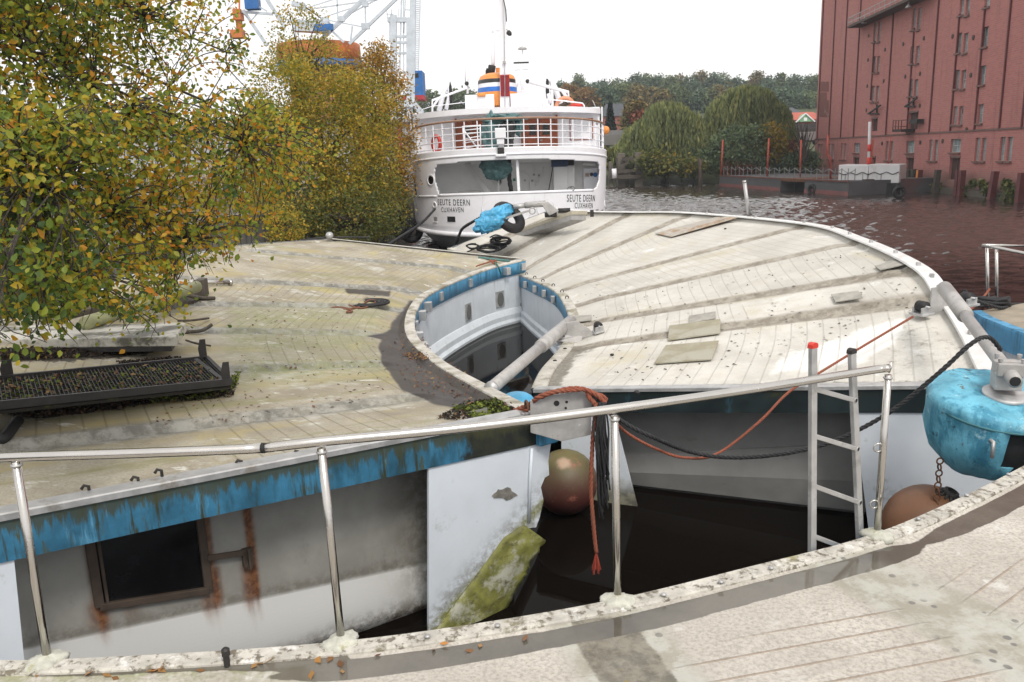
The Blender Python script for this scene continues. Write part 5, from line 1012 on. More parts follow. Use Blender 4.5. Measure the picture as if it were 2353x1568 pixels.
# lettering laid on the curved plating
m_letter = M('black_lettering', (.012, .012, .014), .5, 0, .1, 4, 0)
def lettering(text, x0, x1, ytop, ybot, slope=0.):
    cu = bpy.data.curves.new('t', 'FONT'); cu.body = text; cu.size = 1; cu.space_character = 1.18; cu.resolution_u = 3; ob = bpy.data.objects.new('t', cu); COL.objects.link(ob)
    bpy.context.view_layer.update(); me = bpy.data.meshes.new_from_object(ob.evaluated_get(bpy.context.evaluated_depsgraph_get())); bpy.data.objects.remove(ob); bpy.data.curves.remove(cu)
    xs = [v.co.x for v in me.vertices]; ys = [v.co.y for v in me.vertices]; X0, X1, Y0, Y1 = min(xs), max(xs), min(ys), max(ys)
    (aa, zt), (ab, zb) = shell_az(x0, (ytop + ybot) / 2), shell_az(x1, (ytop + ybot) / 2); zc = (zt + zb) / 2; h = (ybot - ytop) / 1.4936 / 3300 * 39.2
    A = np.linspace(aa, ab, 60); Pp = [hullpt(a, zc) for a in A]; S = np.cumsum([0] + [(q - p).length for p, q in zip(Pp[:-1], Pp[1:])])
    V = []
    for v in me.vertices:
        s = (v.co.x - X0) / (X1 - X0) * S[-1]; a = float(np.interp(s, S, A)); zz = float(np.interp(s, S, np.linspace(zt, zb, 60))) + h * ((v.co.y - Y0) / (Y1 - Y0) - .5); V.append(hullpt(a, zz, .05))
    b = MB(); b.add(V, [tuple(p.vertices) for p in me.polygons]); bpy.data.meshes.remove(me)
    return b.build('lettering', m_letter, sh)
lettering('SEUTE DEERN', 378, 573, 1190, 1226); lettering('CUXHAVEN', 399, 532, 1239, 1269); lettering('SEUTE DEERN', 1145, 1307, 1163, 1206); lettering('CUXHAVEN', 1190, 1297, 1212, 1247)
cu = bpy.data.curves.new('t', 'FONT'); cu.body = 'FE'; cu.size = .17; ob = bpy.data.objects.new('t', cu); COL.objects.link(ob); bpy.context.view_layer.update()
me = bpy.data.meshes.new_from_object(ob.evaluated_get(bpy.context.evaluated_depsgraph_get())); bpy.data.objects.remove(ob); q = o(1258, 1054, SY + 3.318)
MB().add([q + Vector((v.co.x, 0, v.co.y)) for v in me.vertices], [tuple(p.vertices) for p in me.polygons]).build('lettering', m_rust, fe)
# upper deck: railing, deckhouse with brown doors, roof
for zz, r, mt, nm in ((6.12, .05, m_teak, 'wooden_handrail'), (5.83, .022, m_white, 'rail_bar'), (5.55, .022, m_white, 'rail_bar'), (5.25, .022, m_white, 'rail_bar'), (4.97, .022, m_white, 'rail_bar')):
    MB().tube([p + Z * (zz - 4.85) for p in along(4.85, -.12, -118, 118, 110)], r, 7).build(nm, mt, sh, True)
for a in list(np.linspace(-112, 112, 31)):
    p = hullpt(a, 4.85, -.12); MB().bar(p, p + Z * 1.25, .05, .03).build('rail_post', m_white, sh)
YW = SY + 4.7
wl_, wr_ = o(222, 800, YW), o(1352, 760, YW)
MB().box(((wl_.x + wr_.x) / 2, YW + .1, 5.6), (wr_.x - wl_.x, .2, 2.2)).build('deckhouse_wall', m_white, sh)
for x in (wl_.x, wr_.x): MB().box((x, YW + 9, 5.6), (.15, 18, 2.2)).build('deckhouse_side', m_white, sh)
def door(x0, x1, y0, y1):
    d = panel(x0, x1, y0, y1, YW - .06, 'double_door', m_wood, d=.06); a, b = o(x0, y0, YW - .07), o(x1, y1, YW - .07); w2 = (b.x - a.x)
    for f in (.30, .70): MB().box((a.x + w2 * f, YW - .075, a.z - .62), (w2 * .2, .02, .55)).build('pane', m_glassdark, d)
    MB().box((a.x + w2 * .5, YW - .072, (a.z + b.z) / 2), (.03, .02, a.z - b.z)).build('door_gap', m_dark, d); MB().box((a.x + w2 * .55, YW - .1, a.z - 1.15), (.12, .05, .04)).build('handle', m_galv, d)
    for xx in (a.x - .04, b.x + .04): MB().box((xx, YW - .08, (a.z + b.z) / 2), (.09, .1, a.z - b.z + .1)).build('door_frame', m_wood, d)
door(487, 688, 716, 908); door(880, 1083, 700, 890)
nb = panel(1163, 1303, 708, 838, YW - .05, 'notice_board', m_wood, d=.05); panel(1169, 1297, 714, 832, YW - .07, 'board_face', m_white, nb, .02)
roof = MB(); L = [hullpt(a, 6.6, -.05) for a in np.linspace(-150, 150, 100)]
def rp(a):
    p = hullpt(a, 4.6, -.02); ff = (p.y - SY) / LS; yy = SY + 2.7 + (p.y - SY) * .62; return Vector((SX + (p.x - SX) * 1.0, yy, 6.62 + .12 * (1 - ((p.x - SX) / BH) ** 2)))
L = [rp(a) for a in np.linspace(-165, 165, 110)]; n = len(L)
roof.add(L + [p - Z * .27 for p in L], [(i, i + 1, n + i + 1, n + i) for i in range(n - 1)])
for i in range(n // 2 - 1): roof.add([L[i], L[i + 1], L[n - 2 - i], L[n - 1 - i]], [(0, 1, 2, 3)]); roof.add([L[i] - Z * .2, L[i + 1] - Z * .2, L[n - 2 - i] - Z * .2, L[n - 1 - i] - Z * .2], [(0, 1, 2, 3)])
roof.build('roof', m_white, sh, False)
for x, y in ((573, 688), (840, 682), (960, 676)): panel(x - 40, x + 40, y - 3, y + 3, SY + 4, 'ceiling_lamp', m_whitein, d=.2)
lb = MB().torus(o(367, 862, SY + 1.6), .37, .085, (.8, .5, 0), 30, 10); tag(lb.build('lifebuoy', m_red, None, True, loc=o(367, 925, SY + 1.6)), 'red lifebuoy hanging inside the left rail of the ship', 'lifebuoy', 'lifebuoys on the ship')
fl = thing('floodlight', 'white box floodlight at the middle of the stern rail', 'floodlight', o(750, 930, SY - .2)); panel(716, 782, 765, 828, SY - .25, 'housing', m_white, fl, .3, .03); panel(728, 772, 828, 862, SY - .2, 'bracket', m_white, fl, .15); panel(732, 772, 882, 920, SY - .25, 'lamp', m_dark, fl, .2); panel(720, 785, 920, 938, SY - .25, 'foot', m_white, fl, .3, .03)
for x, y in ((247, 758), (1326, 730)): q = o(x, y, YW - .6); tag(MB().lathe([(.02, .25), (.05, .2), (.05, .08), (.08, 0), (.07, -.12), (0, -.15)], q, n=12).build('hanging_lamp', m_dark if x < 500 else m_galv, None, True, loc=q), 'dark lamp hanging under the left end of the ship roof' if x < 500 else 'small pale lamp hanging under the right end of the ship roof', 'lamp')
gp = thing('stair_gate', 'white barred stair gate standing on the ship upper deck beside the green tarpaulin', 'gate', o(580, 900, SY + 1.2)); gg = MB()
for y0, y1 in ((755, 758), (780, 778), (806, 800), (832, 822), (858, 845), (890, 875)): gg.tube([o(525, y0, SY + 1.2), o(628, y1 - 8, SY + 1.2)], .025, 6)
gg.tube([o(525, 755, SY + 1.2), o(535, 905, SY + 1.2)], .035, 6).tube([o(628, 745, SY + 1.2), o(632, 890, SY + 1.2)], .035, 6).tube([o(535, 785, SY + 1.1), o(615, 890, SY + 1.1)], .035, 6); gg.build('bars', m_white, gp, True)
# green tarpaulin over the boat gear
tg_ = thing('tarpaulin', 'dull green tarpaulin wrapped over gear at the middle of the ship upper deck', 'tarpaulin', o(750, 900, SY + 1.6))
crumple(o(772, 708, SY + 1.8), .84, .5, .20, 5, .5).build('sheet', m_tarpg, tg_); crumple(o(690, 812, SY + 1.8), .36, .4, .92, 11, .35).build('sheet_fold', m_tarpg, tg_); crumple(o(857, 755, SY + 1.8), .18, .3, .45, 2, .4, n=20).build('sheet_fold', m_tarpg, tg_)
tg2 = thing('tarpaulin', 'green tarpaulin bag hanging under the upper deck into the open stern', 'tarpaulin', o(720, 1060, SY + 1.0)); crumple(o(722, 990, SY + 1.0), .66, .4, .52, 21, .40).build('sheet', m_tarpg, tg2)
crumple(o(795, 800, SY + 1.5), .3, .3, .62, 31, .5, n=20).build('net_bundle', m_ropeb, tg_)
rope_thing('thick black rope hanging in the open stern beside the white pillar', [o(800, 955, SY + .9), o(805, 1010, SY + .9), o(803, 1070, SY + .9), o(815, 1150, SY + .9)], .11, m_ropeb)
rope_thing('black mooring rope from the left side of the ship stern down behind the yellowed deck', [o(358, 1250, SY + .9), o(300, 1312, SY - 3), o(230, 1368, SY - 7), o(160, 1412, SY - 10), o(85, 1462, 26)], .055, m_ropeb)
rope_thing('black mooring rope hanging from the blue tarpaulin down behind the pale deck', [o(650, 1290, 25.2), o(560, 1340, 26), o(520, 1370, 27), o(505, 1400, 27.5), o(487, 1450, 28), o(480, 1500, 28)], .05, m_ropeb)
# roof gear
YT = SY + 6
def tb(pts, r, name, mat=m_white, parent=sh, Y=YT): return MB().tube([o(x, y, Y) for x, y in pts], r, 8).build(name, mat, parent, True)
b1_ = panel(538, 712, 566, 650, YT, 'deck_locker', m_white, d=1.4); panel(617, 667, 580, 634, YT - .04, 'locker_hatch', m_white, b1_, .04); panel(810, 988, 558, 650, YT, 'deck_locker', m_white, d=1.4); panel(836, 918, 541, 562, YT + 2, 'bridge_top', m_white, d=1.5)
panel(713, 752, 470, 650, YT + 1.1, 'orange_casing', m_orange, d=.4)
YM = YT + .3; a = [o(748, 640, YM), o(746, 447, YM), o(737, -60, YM)]; b = [o(806, 640, YM), o(800, 447, YM), o(772, -60, YM)]
ms = MB(); 
for i in range(2): ms.add([a[i], b[i], b[i + 1], a[i + 1]] + [p + Vector((0, .45, 0)) for p in (a[i], b[i], b[i + 1], a[i + 1])], [(0, 1, 2, 3), (4, 5, 6, 7), (0, 3, 7, 4), (1, 2, 6, 5)])
mo = ms.build('mast', m_white, sh)
lv = panel(749, 804, 447, 577, YM - .05, 'louvre_panel', m_darkred, mo, .04); 
for k in range(14): panel(752, 801, 452 + k * 8.8, 456 + k * 8.8, YM - .10, 'louvre', m_darkred, lv, .05, .0)
tb([(777, 640), (773, 200), (762, -40)], .018, 'mast_cable', m_galv, mo, YM - .14); tb([(768, 0), (782, 60), (786, 130)], .025, 'mast_cable', m_dark, mo, YM - .1)
panel(724, 742, 165, 185, YM, 'mast_bracket', m_white, mo, .2); MB().lathe([(.06, .15), (.12, .05), (.13, -.08), (0, -.1)], o(802, 200, YM), (.5, -.6, -.6), 12).build('mast_lamp', m_dark, mo, True); panel(764, 782, 366, 382, YM - .15, 'mast_lamp_box', m_grey, mo, .15); tb([(786, 175), (800, 195)], .03, 'lamp_arm', m_grey, mo, YM)
tb([(702, 390), (706, 380), (703, 200)], .11, 'exhaust_pole', m_white, sh, YT + 3); tb([(703, 200), (702, 168)], .06, 'exhaust_tip', m_white, sh, YT + 3); tb([(692, 445), (700, 392)], .2, 'exhaust_pipe', m_dark, sh, YT + 2.6); tb([(668, 446), (668, 425), (674, 410)], .07, 'exhaust_pipe', m_black, sh, YT + 2.6); panel(722, 746, 405, 445, YT + 2.6, 'orange_vent', m_orange, d=.5)
# funnel: rounded, banded
YF = YT + 2.2; fc = o(735, 640, YF); zt_f = o(735, 448, YF).z; ht = zt_f - fc.z + .05; fu = thing('funnel', 'orange ship funnel with black, white and blue bands behind the mast', 'funnel', fc)
def fr(h): return np.interp(h, [0, .45, .78, .93, 1.0], [1.0, 1.0, .97, .84, .55])
for h0, h1, mt, nm in ((0, .42, m_orange, 'lower_band'), (.42, .56, M('funnel_blue', (.03, .16, .55), .4), 'blue_band'), (.56, .68, m_white, 'white_band'), (.68, .80, M('funnel_black', (.03, .03, .03), .4), 'black_band'), (.80, 1., m_orange, 'top_band')):
    hs_ = np.linspace(h0, h1, 6); b_ = MB(); vs = []; n = 32
    for h in hs_:
        for k in range(n): aa = 2 * PI * k / n; vs.append(fc + Vector((1.06 * fr(h) * math.cos(aa), 1.5 * fr(h) * math.sin(aa), ht * h)))
    fsx = [(i * n + k, i * n + (k + 1) % n, (i + 1) * n + (k + 1) % n, (i + 1) * n + k) for i in range(5) for k in range(n)]
    if h1 == 1.: fsx.append(tuple(5 * n + k for k in range(n)))
    b_.add(vs, fsx).build(nm, mt, fu, True)
fu.parent = None
# radar mast, davits, rails, lifebuoy, vent
YR_ = YT + 7; tb([(880, 560), (872, 400)], .09, 'radar_mast', m_white, sh, YR_); tb([(828, 377), (919, 374)], .05, 'radar_bar', m_dark, sh, YR_); panel(864, 886, 384, 415, YR_, 'radar_motor', m_white, d=.3); tb([(883, 480), (881, 300)], .025, 'aerial', m_white, sh, YR_); MB().lathe([(.26, 0), (.25, .06), (.15, .14), (0, .17)], o(881, 297, YR_), n=16).build('satellite_dome', m_grey, sh, True); tb([(835, 420), (915, 416)], .015, 'yard', m_grey, sh, YR_)
for x0, y0, x1, y1 in ((557, 560, 554, 375), (540, 490, 538, 340), (560, 555, 545, 495)): tb([(x0, y0), (x1, y1)], .03, 'aerial', m_white, sh, YT + 4)
MB().sphere(o(548, 500, YT + 3.9), .12, 10).build('horn', m_dark, sh, True); MB().sphere(o(912, 487, YT + 3), .12, 10).build('horn', m_dark, sh, True); MB().sphere(o(842, 500, YT + 2), .24, 12, (.6, 1, 1)).build('radar_dome', m_white, sh, True)
for P in ([(920, 490), (1155, 552), (1155, 612)], [(1120, 545), (1155, 600)]): tb(P, .085, 'davit_arm', m_white, sh, YT + .5)
tb([(1046, 475), (1072, 520), (1110, 620)], .15, 'davit', m_white, sh, YT + 1.5); tb([(1000, 640), (1000, 592), (1130, 604), (1240, 618), (1250, 632), (1250, 655)], .035, 'roof_rail', m_white, sh, YT - .6)
tb([(343, 680), (343, 600), (548, 527), (552, 560)], .06, 'davit_arm', m_white, sh, YT + .5); tb([(382, 665), (408, 560), (434, 490)], .13, 'davit', m_white, sh, YT + 1.5); tb([(425, 655), (446, 560), (440, 500)], .1, 'davit', m_white, sh, YT + 1.5); tb([(345, 640), (380, 590)], .06, 'davit_brace', m_white, sh, YT + .5); tb([(280, 655), (345, 635), (460, 622), (540, 612)], .018, 'roof_rail', m_white, sh, YT)
for x, y0, y1, Y in ((452, 515, 600, YT + 1.4), (1030, 475, 590, YT + 1.4)): crumple(o(x, (y0 + y1) / 2, Y), .09, .09, .5, x, .3, n=14).build('rope_hank', m_ropeb, sh)
tb([(1048, 620), (1035, 560)], .1, 'davit_strut', m_white, sh, YT + 1.2); panel(1052, 1066, 480, 640, YT + 1.3, 'davit_post', m_white, d=.12)
q = o(1135, 640, YT - .4); tag(MB().torus(q, .44, .10, (0, 1, .15), 28, 10).build('lifebuoy', M('faded_orange_ring', (.72, .30, .17), .5), None, True, loc=q), 'faded orange lifebuoy on the ship roof rail', 'lifebuoy', 'lifebuoys on the ship')
q = o(1205, 650, YT - .3); vt = thing('vent_cowl', 'red mushroom vent on the right of the ship roof', 'vent', q); MB().lathe([(.22, -.1), (.22, .1), (.36, .12), (.37, .2), (.2, .27), (0, .28)], q, n=20).build('cowl', m_red, vt, True)
MB().tube([o(612, 567, YT - .1), o(660, 565, YT - .1)], .1, 8).build('orange_roll', m_orange, sh, True); tb([(1325, 655), (1300, 600)], .02, 'flag_staff', m_galv, sh, YT)
q = o(1380, 780, SY + 9); crane_o = panel(1360, 1405, 752, 805, SY + 10, 'rescue_boat', m_orange, d=2.0, bev=.3)
# ================================================================== far bank, warehouse, barge
def terrain():
    nx, ny = 90, 60; X = np.linspace(-60, 330, nx); Y = np.linspace(103, 420, ny); V = []; 
    for y in Y:
        for x in X:
            sh_ = 103 + 6 * math.sin(x * .05) ; t = max(0, y - 112) / 140
            z = 1.2 + 15 * min(1, t) ** 1.4 + .5 * mnoise.noise(Vector((x * .04, y * .04, 0)))
            if y < 109.5: z = -.8
            V.append((x, y, z))
    m = MB(); m.add(V, [(j * nx + i, j * nx + i + 1, (j + 1) * nx + i + 1, (j + 1) * nx + i) for j in range(ny - 1) for i in range(nx - 1)]); return m
hl = terrain().build('hill', M('grassy_bank', (.06, .075, .028), .9, 0, .4, .3, .3, .05, [((.05, .04, .025), .15, .5, .65, V3)]), None, True); hl['kind'] = 'structure'
# ---- brick warehouse: facade plane x = bx + .08 (y - 61)
fe_ = Vector((-.08, -1, 0)).normalized(); fn_ = Vector((-1, .08, 0)).normalized(); f0 = Vector((42.0, 114.8, 0))
K4 = lambda x, y: ((3200 + x / 1.742) / 1.7408, (y / 1.742) / 1.7408)
def onface(x, y, off=0.): return onplane(*K4(x, y), f0 + fn_ * off, fn_)
def sz(x, y): p = onface(x, y); return (p - f0).dot(fe_), p.z
def fp(s, z, off=0.): return f0 + fe_ * s + fn_ * off + Z * z
bd = thing('brick_warehouse', 'tall red brick warehouse with small paired windows rising from the water at the right', 'building', f0)
gB = G('red_brick'); sep = gB.xyz(gB.co((1, 1, 1))); cmb = gB.n.new('ShaderNodeCombineXYZ'); gB.t.links.new(sep[1], cmb.inputs[0]); gB.t.links.new(sep[2], cmb.inputs[1])
bk = gB.n.new('ShaderNodeTexBrick'); gB.t.links.new(cmb.outputs[0], bk.inputs['Vector']); bk.inputs['Scale'].default_value = 1.0; bk.inputs['Brick Width'].default_value = .5; bk.inputs['Row Height'].default_value = .16; bk.inputs['Mortar Size'].default_value = .02
bk.inputs['Color1'].default_value = (.37, .125, .11, 1); bk.inputs['Color2'].default_value = (.45, .155, .132, 1); bk.inputs['Mortar'].default_value = (.36, .20, .18, 1)
cB = gB.mix(gB.ramp(gB.noise(.12, 5, .65), .35, .7), bk.outputs[0], gB.mix(.25, bk.outputs[0], (.40, .20, .18))); cB = gB.mix(gB.mul(gB.ramp(gB.noise(.5, 6, .75, gB.co((3, 3, .25))), .52, .75), .6), cB, (.15, .06, .05))
lowz = gB.ramp(sep[2], .8, 2.6, 1, 0); cB = gB.mix(gB.mul(lowz, .7), cB, (.15, .105, .085)); lo2 = gB.ramp(gB.math('ADD', sep[2], gB.mul(gB.noise(.8, 4), .6)), .5, 1.0, 1, 0); cB = gB.mix(lo2, cB, (.09, .08, .062))
m_brick = gB.out(cB, .85)
wins = []   # x0, x1, y0, y1 (crop grid), kind
for x0, x1, y0, y1 in ((512, 562, 155, 290), (508, 555, 395, 505), (498, 550, 600, 708), (782, 842, 58, 205), (768, 832, 322, 442), (758, 822, 555, 670), (1112, 1184, -5, 105), (1092, 1170, 232, 368), (1078, 1155, 490, 618), (1065, 1135, 742, 868), (122, 156, 1005, 1108), (197, 236, 1003, 1110), (283, 322, 1000, 1112), (597, 648, 985, 1117), (897, 960, 975, 1120), (1218, 1295, 962, 1122), (1390, 1478, 955, 1122)):
    m = (x0 + x1) / 2; g_ = (x1 - x0) * .09; wins += [(x0, m - g_, y0, y1, 'w'), (m + g_, x1, y0, y1, 'w')]
for x0, x1, y0, y1 in ((1288, 1325, -60, 48), (1270, 1310, 190, 325), (1252, 1292, 460, 590), (1238, 1275, 728, 858), (375, 415, 998, 1065), (740, 797, 983, 1066), (1048, 1120, 970, 1062)): wins.append((x0, x1, y0, y1, 'w'))
for x0, x1, y0, y1 in ((370, 412, 1095, 1150), (503, 527, 1095, 1150), (738, 790, 1095, 1240), (1040, 1112, 1095, 1255), (497, 540, 825, 915), (757, 822, 780, 905)): wins.append((x0, x1, y0, y1, 'd'))
rects = []
for x0, x1, y0, y1, k in wins:
    s0_, _1 = sz(x0, (y0 + y1) / 2); s1_, _2 = sz(x1, (y0 + y1) / 2); _3, z1 = sz((x0 + x1) / 2, y0); _4, z0 = sz((x0 + x1) / 2, y1); rects.append((s0_, s1_, z0, z1, k))
# storeys above the frame repeat the pattern
for (s0_, s1_, z0, z1, k) in list(rects):
    if k == 'w' and z1 > 18:
        pass
SL, ZT = 68., 44.
S_ = sorted({0., SL} | {r[0] for r in rects} | {r[1] for r in rects}); Zs = sorted({-1., ZT} | {r[2] for r in rects} | {r[3] for r in rects})
wm = MB(); 
for i in range(len(S_) - 1):
    sm_ = (S_[i] + S_[i + 1]) / 2; row = []
    for j in range(len(Zs) - 1):
        zm = (Zs[j] + Zs[j + 1]) / 2; row.append(any(r[0] < sm_ < r[1] and r[2] < zm < r[3] for r in rects))
    j = 0
    while j < len(row):
        if row[j]: j += 1; continue
        k = j
        while k + 1 < len(row) and not row[k + 1]: k += 1
        wm.quad(fp(S_[i], Zs[j]), fp(S_[i + 1], Zs[j]), fp(S_[i + 1], Zs[k + 1]), fp(S_[i], Zs[k + 1])); j = k + 1
wm.quad(fp(0, -1), fp(0, -1, -30), fp(0, ZT, -30), fp(0, ZT)); wm.quad(fp(SL, -1), fp(SL, -1, -30), fp(SL, ZT, -30), fp(SL, ZT)); wm.quad(fp(0, ZT), fp(SL, ZT), fp(SL, ZT, -30), fp(0, ZT, -30))
for (a, b, z0, z1, k) in rects:
    d = .28
    for P in (((a, z0), (a, z1)), ((b, z0), (b, z1)), ((a, z0), (b, z0)), ((a, z1), (b, z1))): wm.quad(fp(*P[0]), fp(*P[1]), fp(*P[1], -d), fp(*P[0], -d))
wm.build('wall', m_brick, bd)
m_pane = M('reflecting_pane', (.28, .34, .35), .16, 0, .4, .6, .02, .002, [((.42, .50, .50), .5, .45, .6, V3), ((.02, .02, .02), .9, .58, .66, V3)]); m_olddoor = M('old_brown_door', (.06, .028, .022), .8, 0, .3, 2, .1); m_sill = M('brick_sill', (.17, .10, .085), .8, 0, .2, 2, .1); m_mull = M('window_bars', (.42, .46, .45), .6, 0, .2)
for (a, b, z0, z1, k) in rects:
    if k == 'w':
        pane = MB().quad(fp(a, z0, -.25), fp(b, z0, -.25), fp(b, z1, -.25), fp(a, z1, -.25)).build('window', m_pane, bd); f = MB(); n = max(2, int((z1 - z0) / .75))
        for i in range(n + 1): zz = z0 + (z1 - z0) * i / n; f.bar(fp(a, zz, -.22), fp(b, zz, -.22), .05, .05)
        for s_ in (a + .03, (a + b) / 2, b - .03): f.bar(fp(s_, z0, -.22), fp(s_, z1, -.22), .05, .05)
        f.build('frame', m_mull, pane); MB().bar(fp(a - .1, z0 - .09, .06), fp(b + .1, z0 - .09, .06), .2, .14).build('sill', m_sill, pane)
    else:
        dd = MB().quad(fp(a, z0, -.22), fp(b, z0, -.22), fp(b, z1, -.22), fp(a, z1, -.22)).build('door', m_olddoor, bd); f = MB(); f.bar(fp((a + b) / 2, z0, -.2), fp((a + b) / 2, z1, -.2), .04, .03); f.bar(fp(a, z1, .0), fp(b, z1, .0), .12, .18); f.build('lintel', m_sill, dd)
m_pipe = M('dark_red_downpipe', (.12, .03, .03), .6, 0, .2, 2)
for x0, y0, x1, y1 in ((143, 0, 122, 975), (222, 0, 203, 970), (308, 0, 285, 965), (400, 0, 375, 960), (510, 290, 495, 700), (629, 95, 600, 945), (775, 205, 748, 925), (945, 0, 902, 930), (1103, 105, 1050, 915), (1281, 48, 1220, 905), (1465, 0, 1393, 900), (1570, 200, 1548, 900)):
    s0_, z0 = sz(x1, y1); s1_, z1 = sz(x0, y0); MB().bar(fp(s0_, z0, .05), fp(s0_, max(z1, z0 + 4) if y0 > 0 else ZT, .05), .16, .12, (0, 1, 0)).build('downpipe', m_pipe, bd)
zc = sz(1300, 905)[1]; MB().bar(fp(-.1, zc, .03), fp(SL, zc, .03), .10, .14).build('string_course', m_sill, bd)
# old brick patch with bare render at the left end
for x0, x1, y0, y1 in ((133, 200, 570, 640), (132, 185, 645, 700), (135, 200, 700, 815)): a = [onface(x0, y0, .02), onface(x1, y0, .02), onface(x1, y1, .02), onface(x0, y1, .02)]; MB().prism(a, fn_ * .02).build('wall_patch', M('pinkish_brick_patch_%d' % y0, (.20, .075, .06), .9, 0, .2, .8, .1, .01, [((.33, .2, .16), .5, .58, .7, V3)]), bd)
# loading platform near the top
pl_ = thing('loading_platform', 'iron loading platform with a railing high on the brick warehouse', 'platform', onface(680, 100)); a, b = onface(430, 148), onface(950, 5); za = (a.z + b.z) / 2
sa, sb_ = (a - f0).dot(fe_), (b - f0).dot(fe_); MB().bar(fp(sa, za, .8), fp(sb_, za, .8), 1.5, .25, Z).build('slab', m_rustframe, pl_)
m_iron = M('rust_red_iron', (.16, .06, .045), .7, .2, .3, 3); rr_ = MB()
for h in (.45, .95): rr_.bar(fp(sa, za + h, 1.5), fp(sb_, za + h, 1.5), .06)
rr_.bar(fp(sa, za + .95, 0), fp(sa, za + .95, 1.5), .06).bar(fp(sa, za + .45, 0), fp(sa, za + .45, 1.5), .06)
for i in range(15): s_ = sa + (sb_ - sa) * i / 14; rr_.bar(fp(s_, za, 1.5), fp(s_, za + 1., 1.5), .06)
rr_.build('rail', m_grey, pl_)
for x, y in ((446, 160), (755, 52)): q = onface(x, y, 1.2); tag(MB().lathe([(.04, .7), (.08, .25), (.3, 0), (.28, -.05), (0, 0)], q, n=14).build('lamp_shade', m_grey, None, True, loc=q), 'cone lamp under the loading platform, ' + ('at its left corner' if x < 600 else 'nearer its middle'), 'lamp', 'lamps under the loading platform')
for (x, y, w2) in ((770, 740, 1), (515, 790, 0)):
    hb_ = thing('hoist_arm', 'small iron hoist arm on the warehouse wall above ' + ('the balcony door' if w2 else 'the mast of the barge'), 'hoist', onface(x, y)); m2 = MB()
    m2.bar(onface(x - 40, y + 5, .2), onface(x + 45, y - 55, .4), .14).bar(onface(x - 40, y + 5, .2), onface(x + 30, y + 3, .2), .14).bar(onface(x + 20, y + 5, .1), onface(x + 20, y - 60, .1), .12); m2.build('arm', m_dark, hb_)
bl = thing('balcony', 'small rusty iron balcony with a crate hanging on the warehouse wall', 'balcony', onface(765, 925)); a, b = onface(740, 918, .0), onface(800, 918, 0); MB().prism([a, b, b + fn_ * 1.3, a + fn_ * 1.3], (0, 0, .25)).build('floor', m_dark, bl); m2 = MB()
for h in (.5, 1.1): m2.bar(a + fn_ * 1.3 + Z * h, b + fn_ * 1.3 + Z * h, .07).bar(a + Z * h, a + fn_ * 1.3 + Z * h, .07)
for p in (a, a.lerp(b, .33), a.lerp(b, .66), b): m2.bar(p + fn_ * 1.3, p + fn_ * 1.3 + Z * 1.1, .07)
m2.build('rail', m_iron, bl); MB().bar(onface(785, 846, .4), onface(838, 846, .4), .6, .4).build('crate', m_dark, bl)
for x, y in ((480, 250), (475, 420), (470, 600), (464, 770), (594, 347), (721, 308), (865, 268), (838, 515), (1065, 255), (1210, 262), (1193, 525), (1163, 905), (840, 995), (995, 985), (573, 1000), (836, 737), (735, 535), (585, 565)):
    q = onface(x, y); MB().lathe([(.2, .01), (.2, .06), (0, .07)], q, fn_, 12).build('wall_anchor', m_rustframe, bd)
# fender piles along the foot
for i, (x0, y0, x1, y1) in enumerate(((765, 1180, 770, 1320), (795, 1180, 790, 1330), (835, 1185, 820, 1330), (962, 1185, 940, 1335), (1108, 1190, 1092, 1345), (1133, 1188, 1118, 1350), (1362, 1195, 1326, 1370), (1550, 1205, 1525, 1385))):
    b_ = onface(x1, y1 - 4, .9); t_ = ony(*K4(x0, y0), b_.y); o_ = MB(); o_.bar(b_ - Z, t_, .42, .42, (0, 1, 0)); loc = ['left of the tall brown door', 'just left of the yellow-marked pile', 'with a yellow mark near the tall brown door', 'alone left of the boarded door', 'just left of the boarded door edge', 'just right of the boarded door', 'leaning between the two right ground-floor windows', 'at the right edge of the view'][i]
    ob_ = tag(o_.build('fender_pile', m_pipe if i in (2, 4, 5, 6, 7) else m_timber, None, loc=b_), ('red' if i in (2, 4, 5, 6, 7) else 'dark') + ' warehouse fender pile ' + loc, 'pile', 'fender piles along the warehouse')
    if i == 2: MB().bar(b_.lerp(t_, .55) - Vector((.22, .0, 0)), t_ - Vector((.22, 0, 0)), .05, .3, (0, 1, 0)).build('yellow_mark', m_orange, ob_)
# plinth and weeds
pl2 = MB(); pl2.prism([fp(20, -1, 0), fp(SL, -1, 0), fp(SL, -1, .5), fp(20, -1, .5)], (0, 0, 1.45)); tag(pl2.build('quay_plinth', M('mossy_stone_plinth', (.11, .095, .075), .9, 0, .3, .6, .3, .03, [((.07, .075, .035), .8, .55, .7, V3)]), None, loc=fp(40, 0)), 'mossy stone plinth at the foot of the brick warehouse', 'plinth')
m_weed = leaf_mat('weed_leaves', [(0, (.03, .05, .012)), (.6, (.09, .12, .03)), (1, (.25, .22, .06))], .6)
for i, (x, y, r) in enumerate(((950, 1300, .5), (1135, 1335, .55), (1205, 1285, .3), (1275, 1285, .3), (1310, 1330, .5), (1440, 1290, .45), (1475, 1370, .8), (820, 1300, .25))):
    q = onface(x, y, .6); n = 260; P = np.array(q) + rng.normal(size=(n, 3)) * r * np.array([.3, .45, .42]); tag(cards(P, rng.normal(size=(n, 3)), rng.uniform(.12, .26, n), 'weed_tuft', m_weed, None, 1.8, loc=q), 'tuft of weeds on the plinth, ' + ['left of the boarded door', 'at the right of the boarded door', 'small, under the first window right of the boarded door', 'small, right of that window', 'beside the leaning pile', 'above the water near the right edge', 'big, hanging to the water near the right edge', 'beside the yellow-marked pile'][i], 'weeds', 'weeds at the warehouse foot')
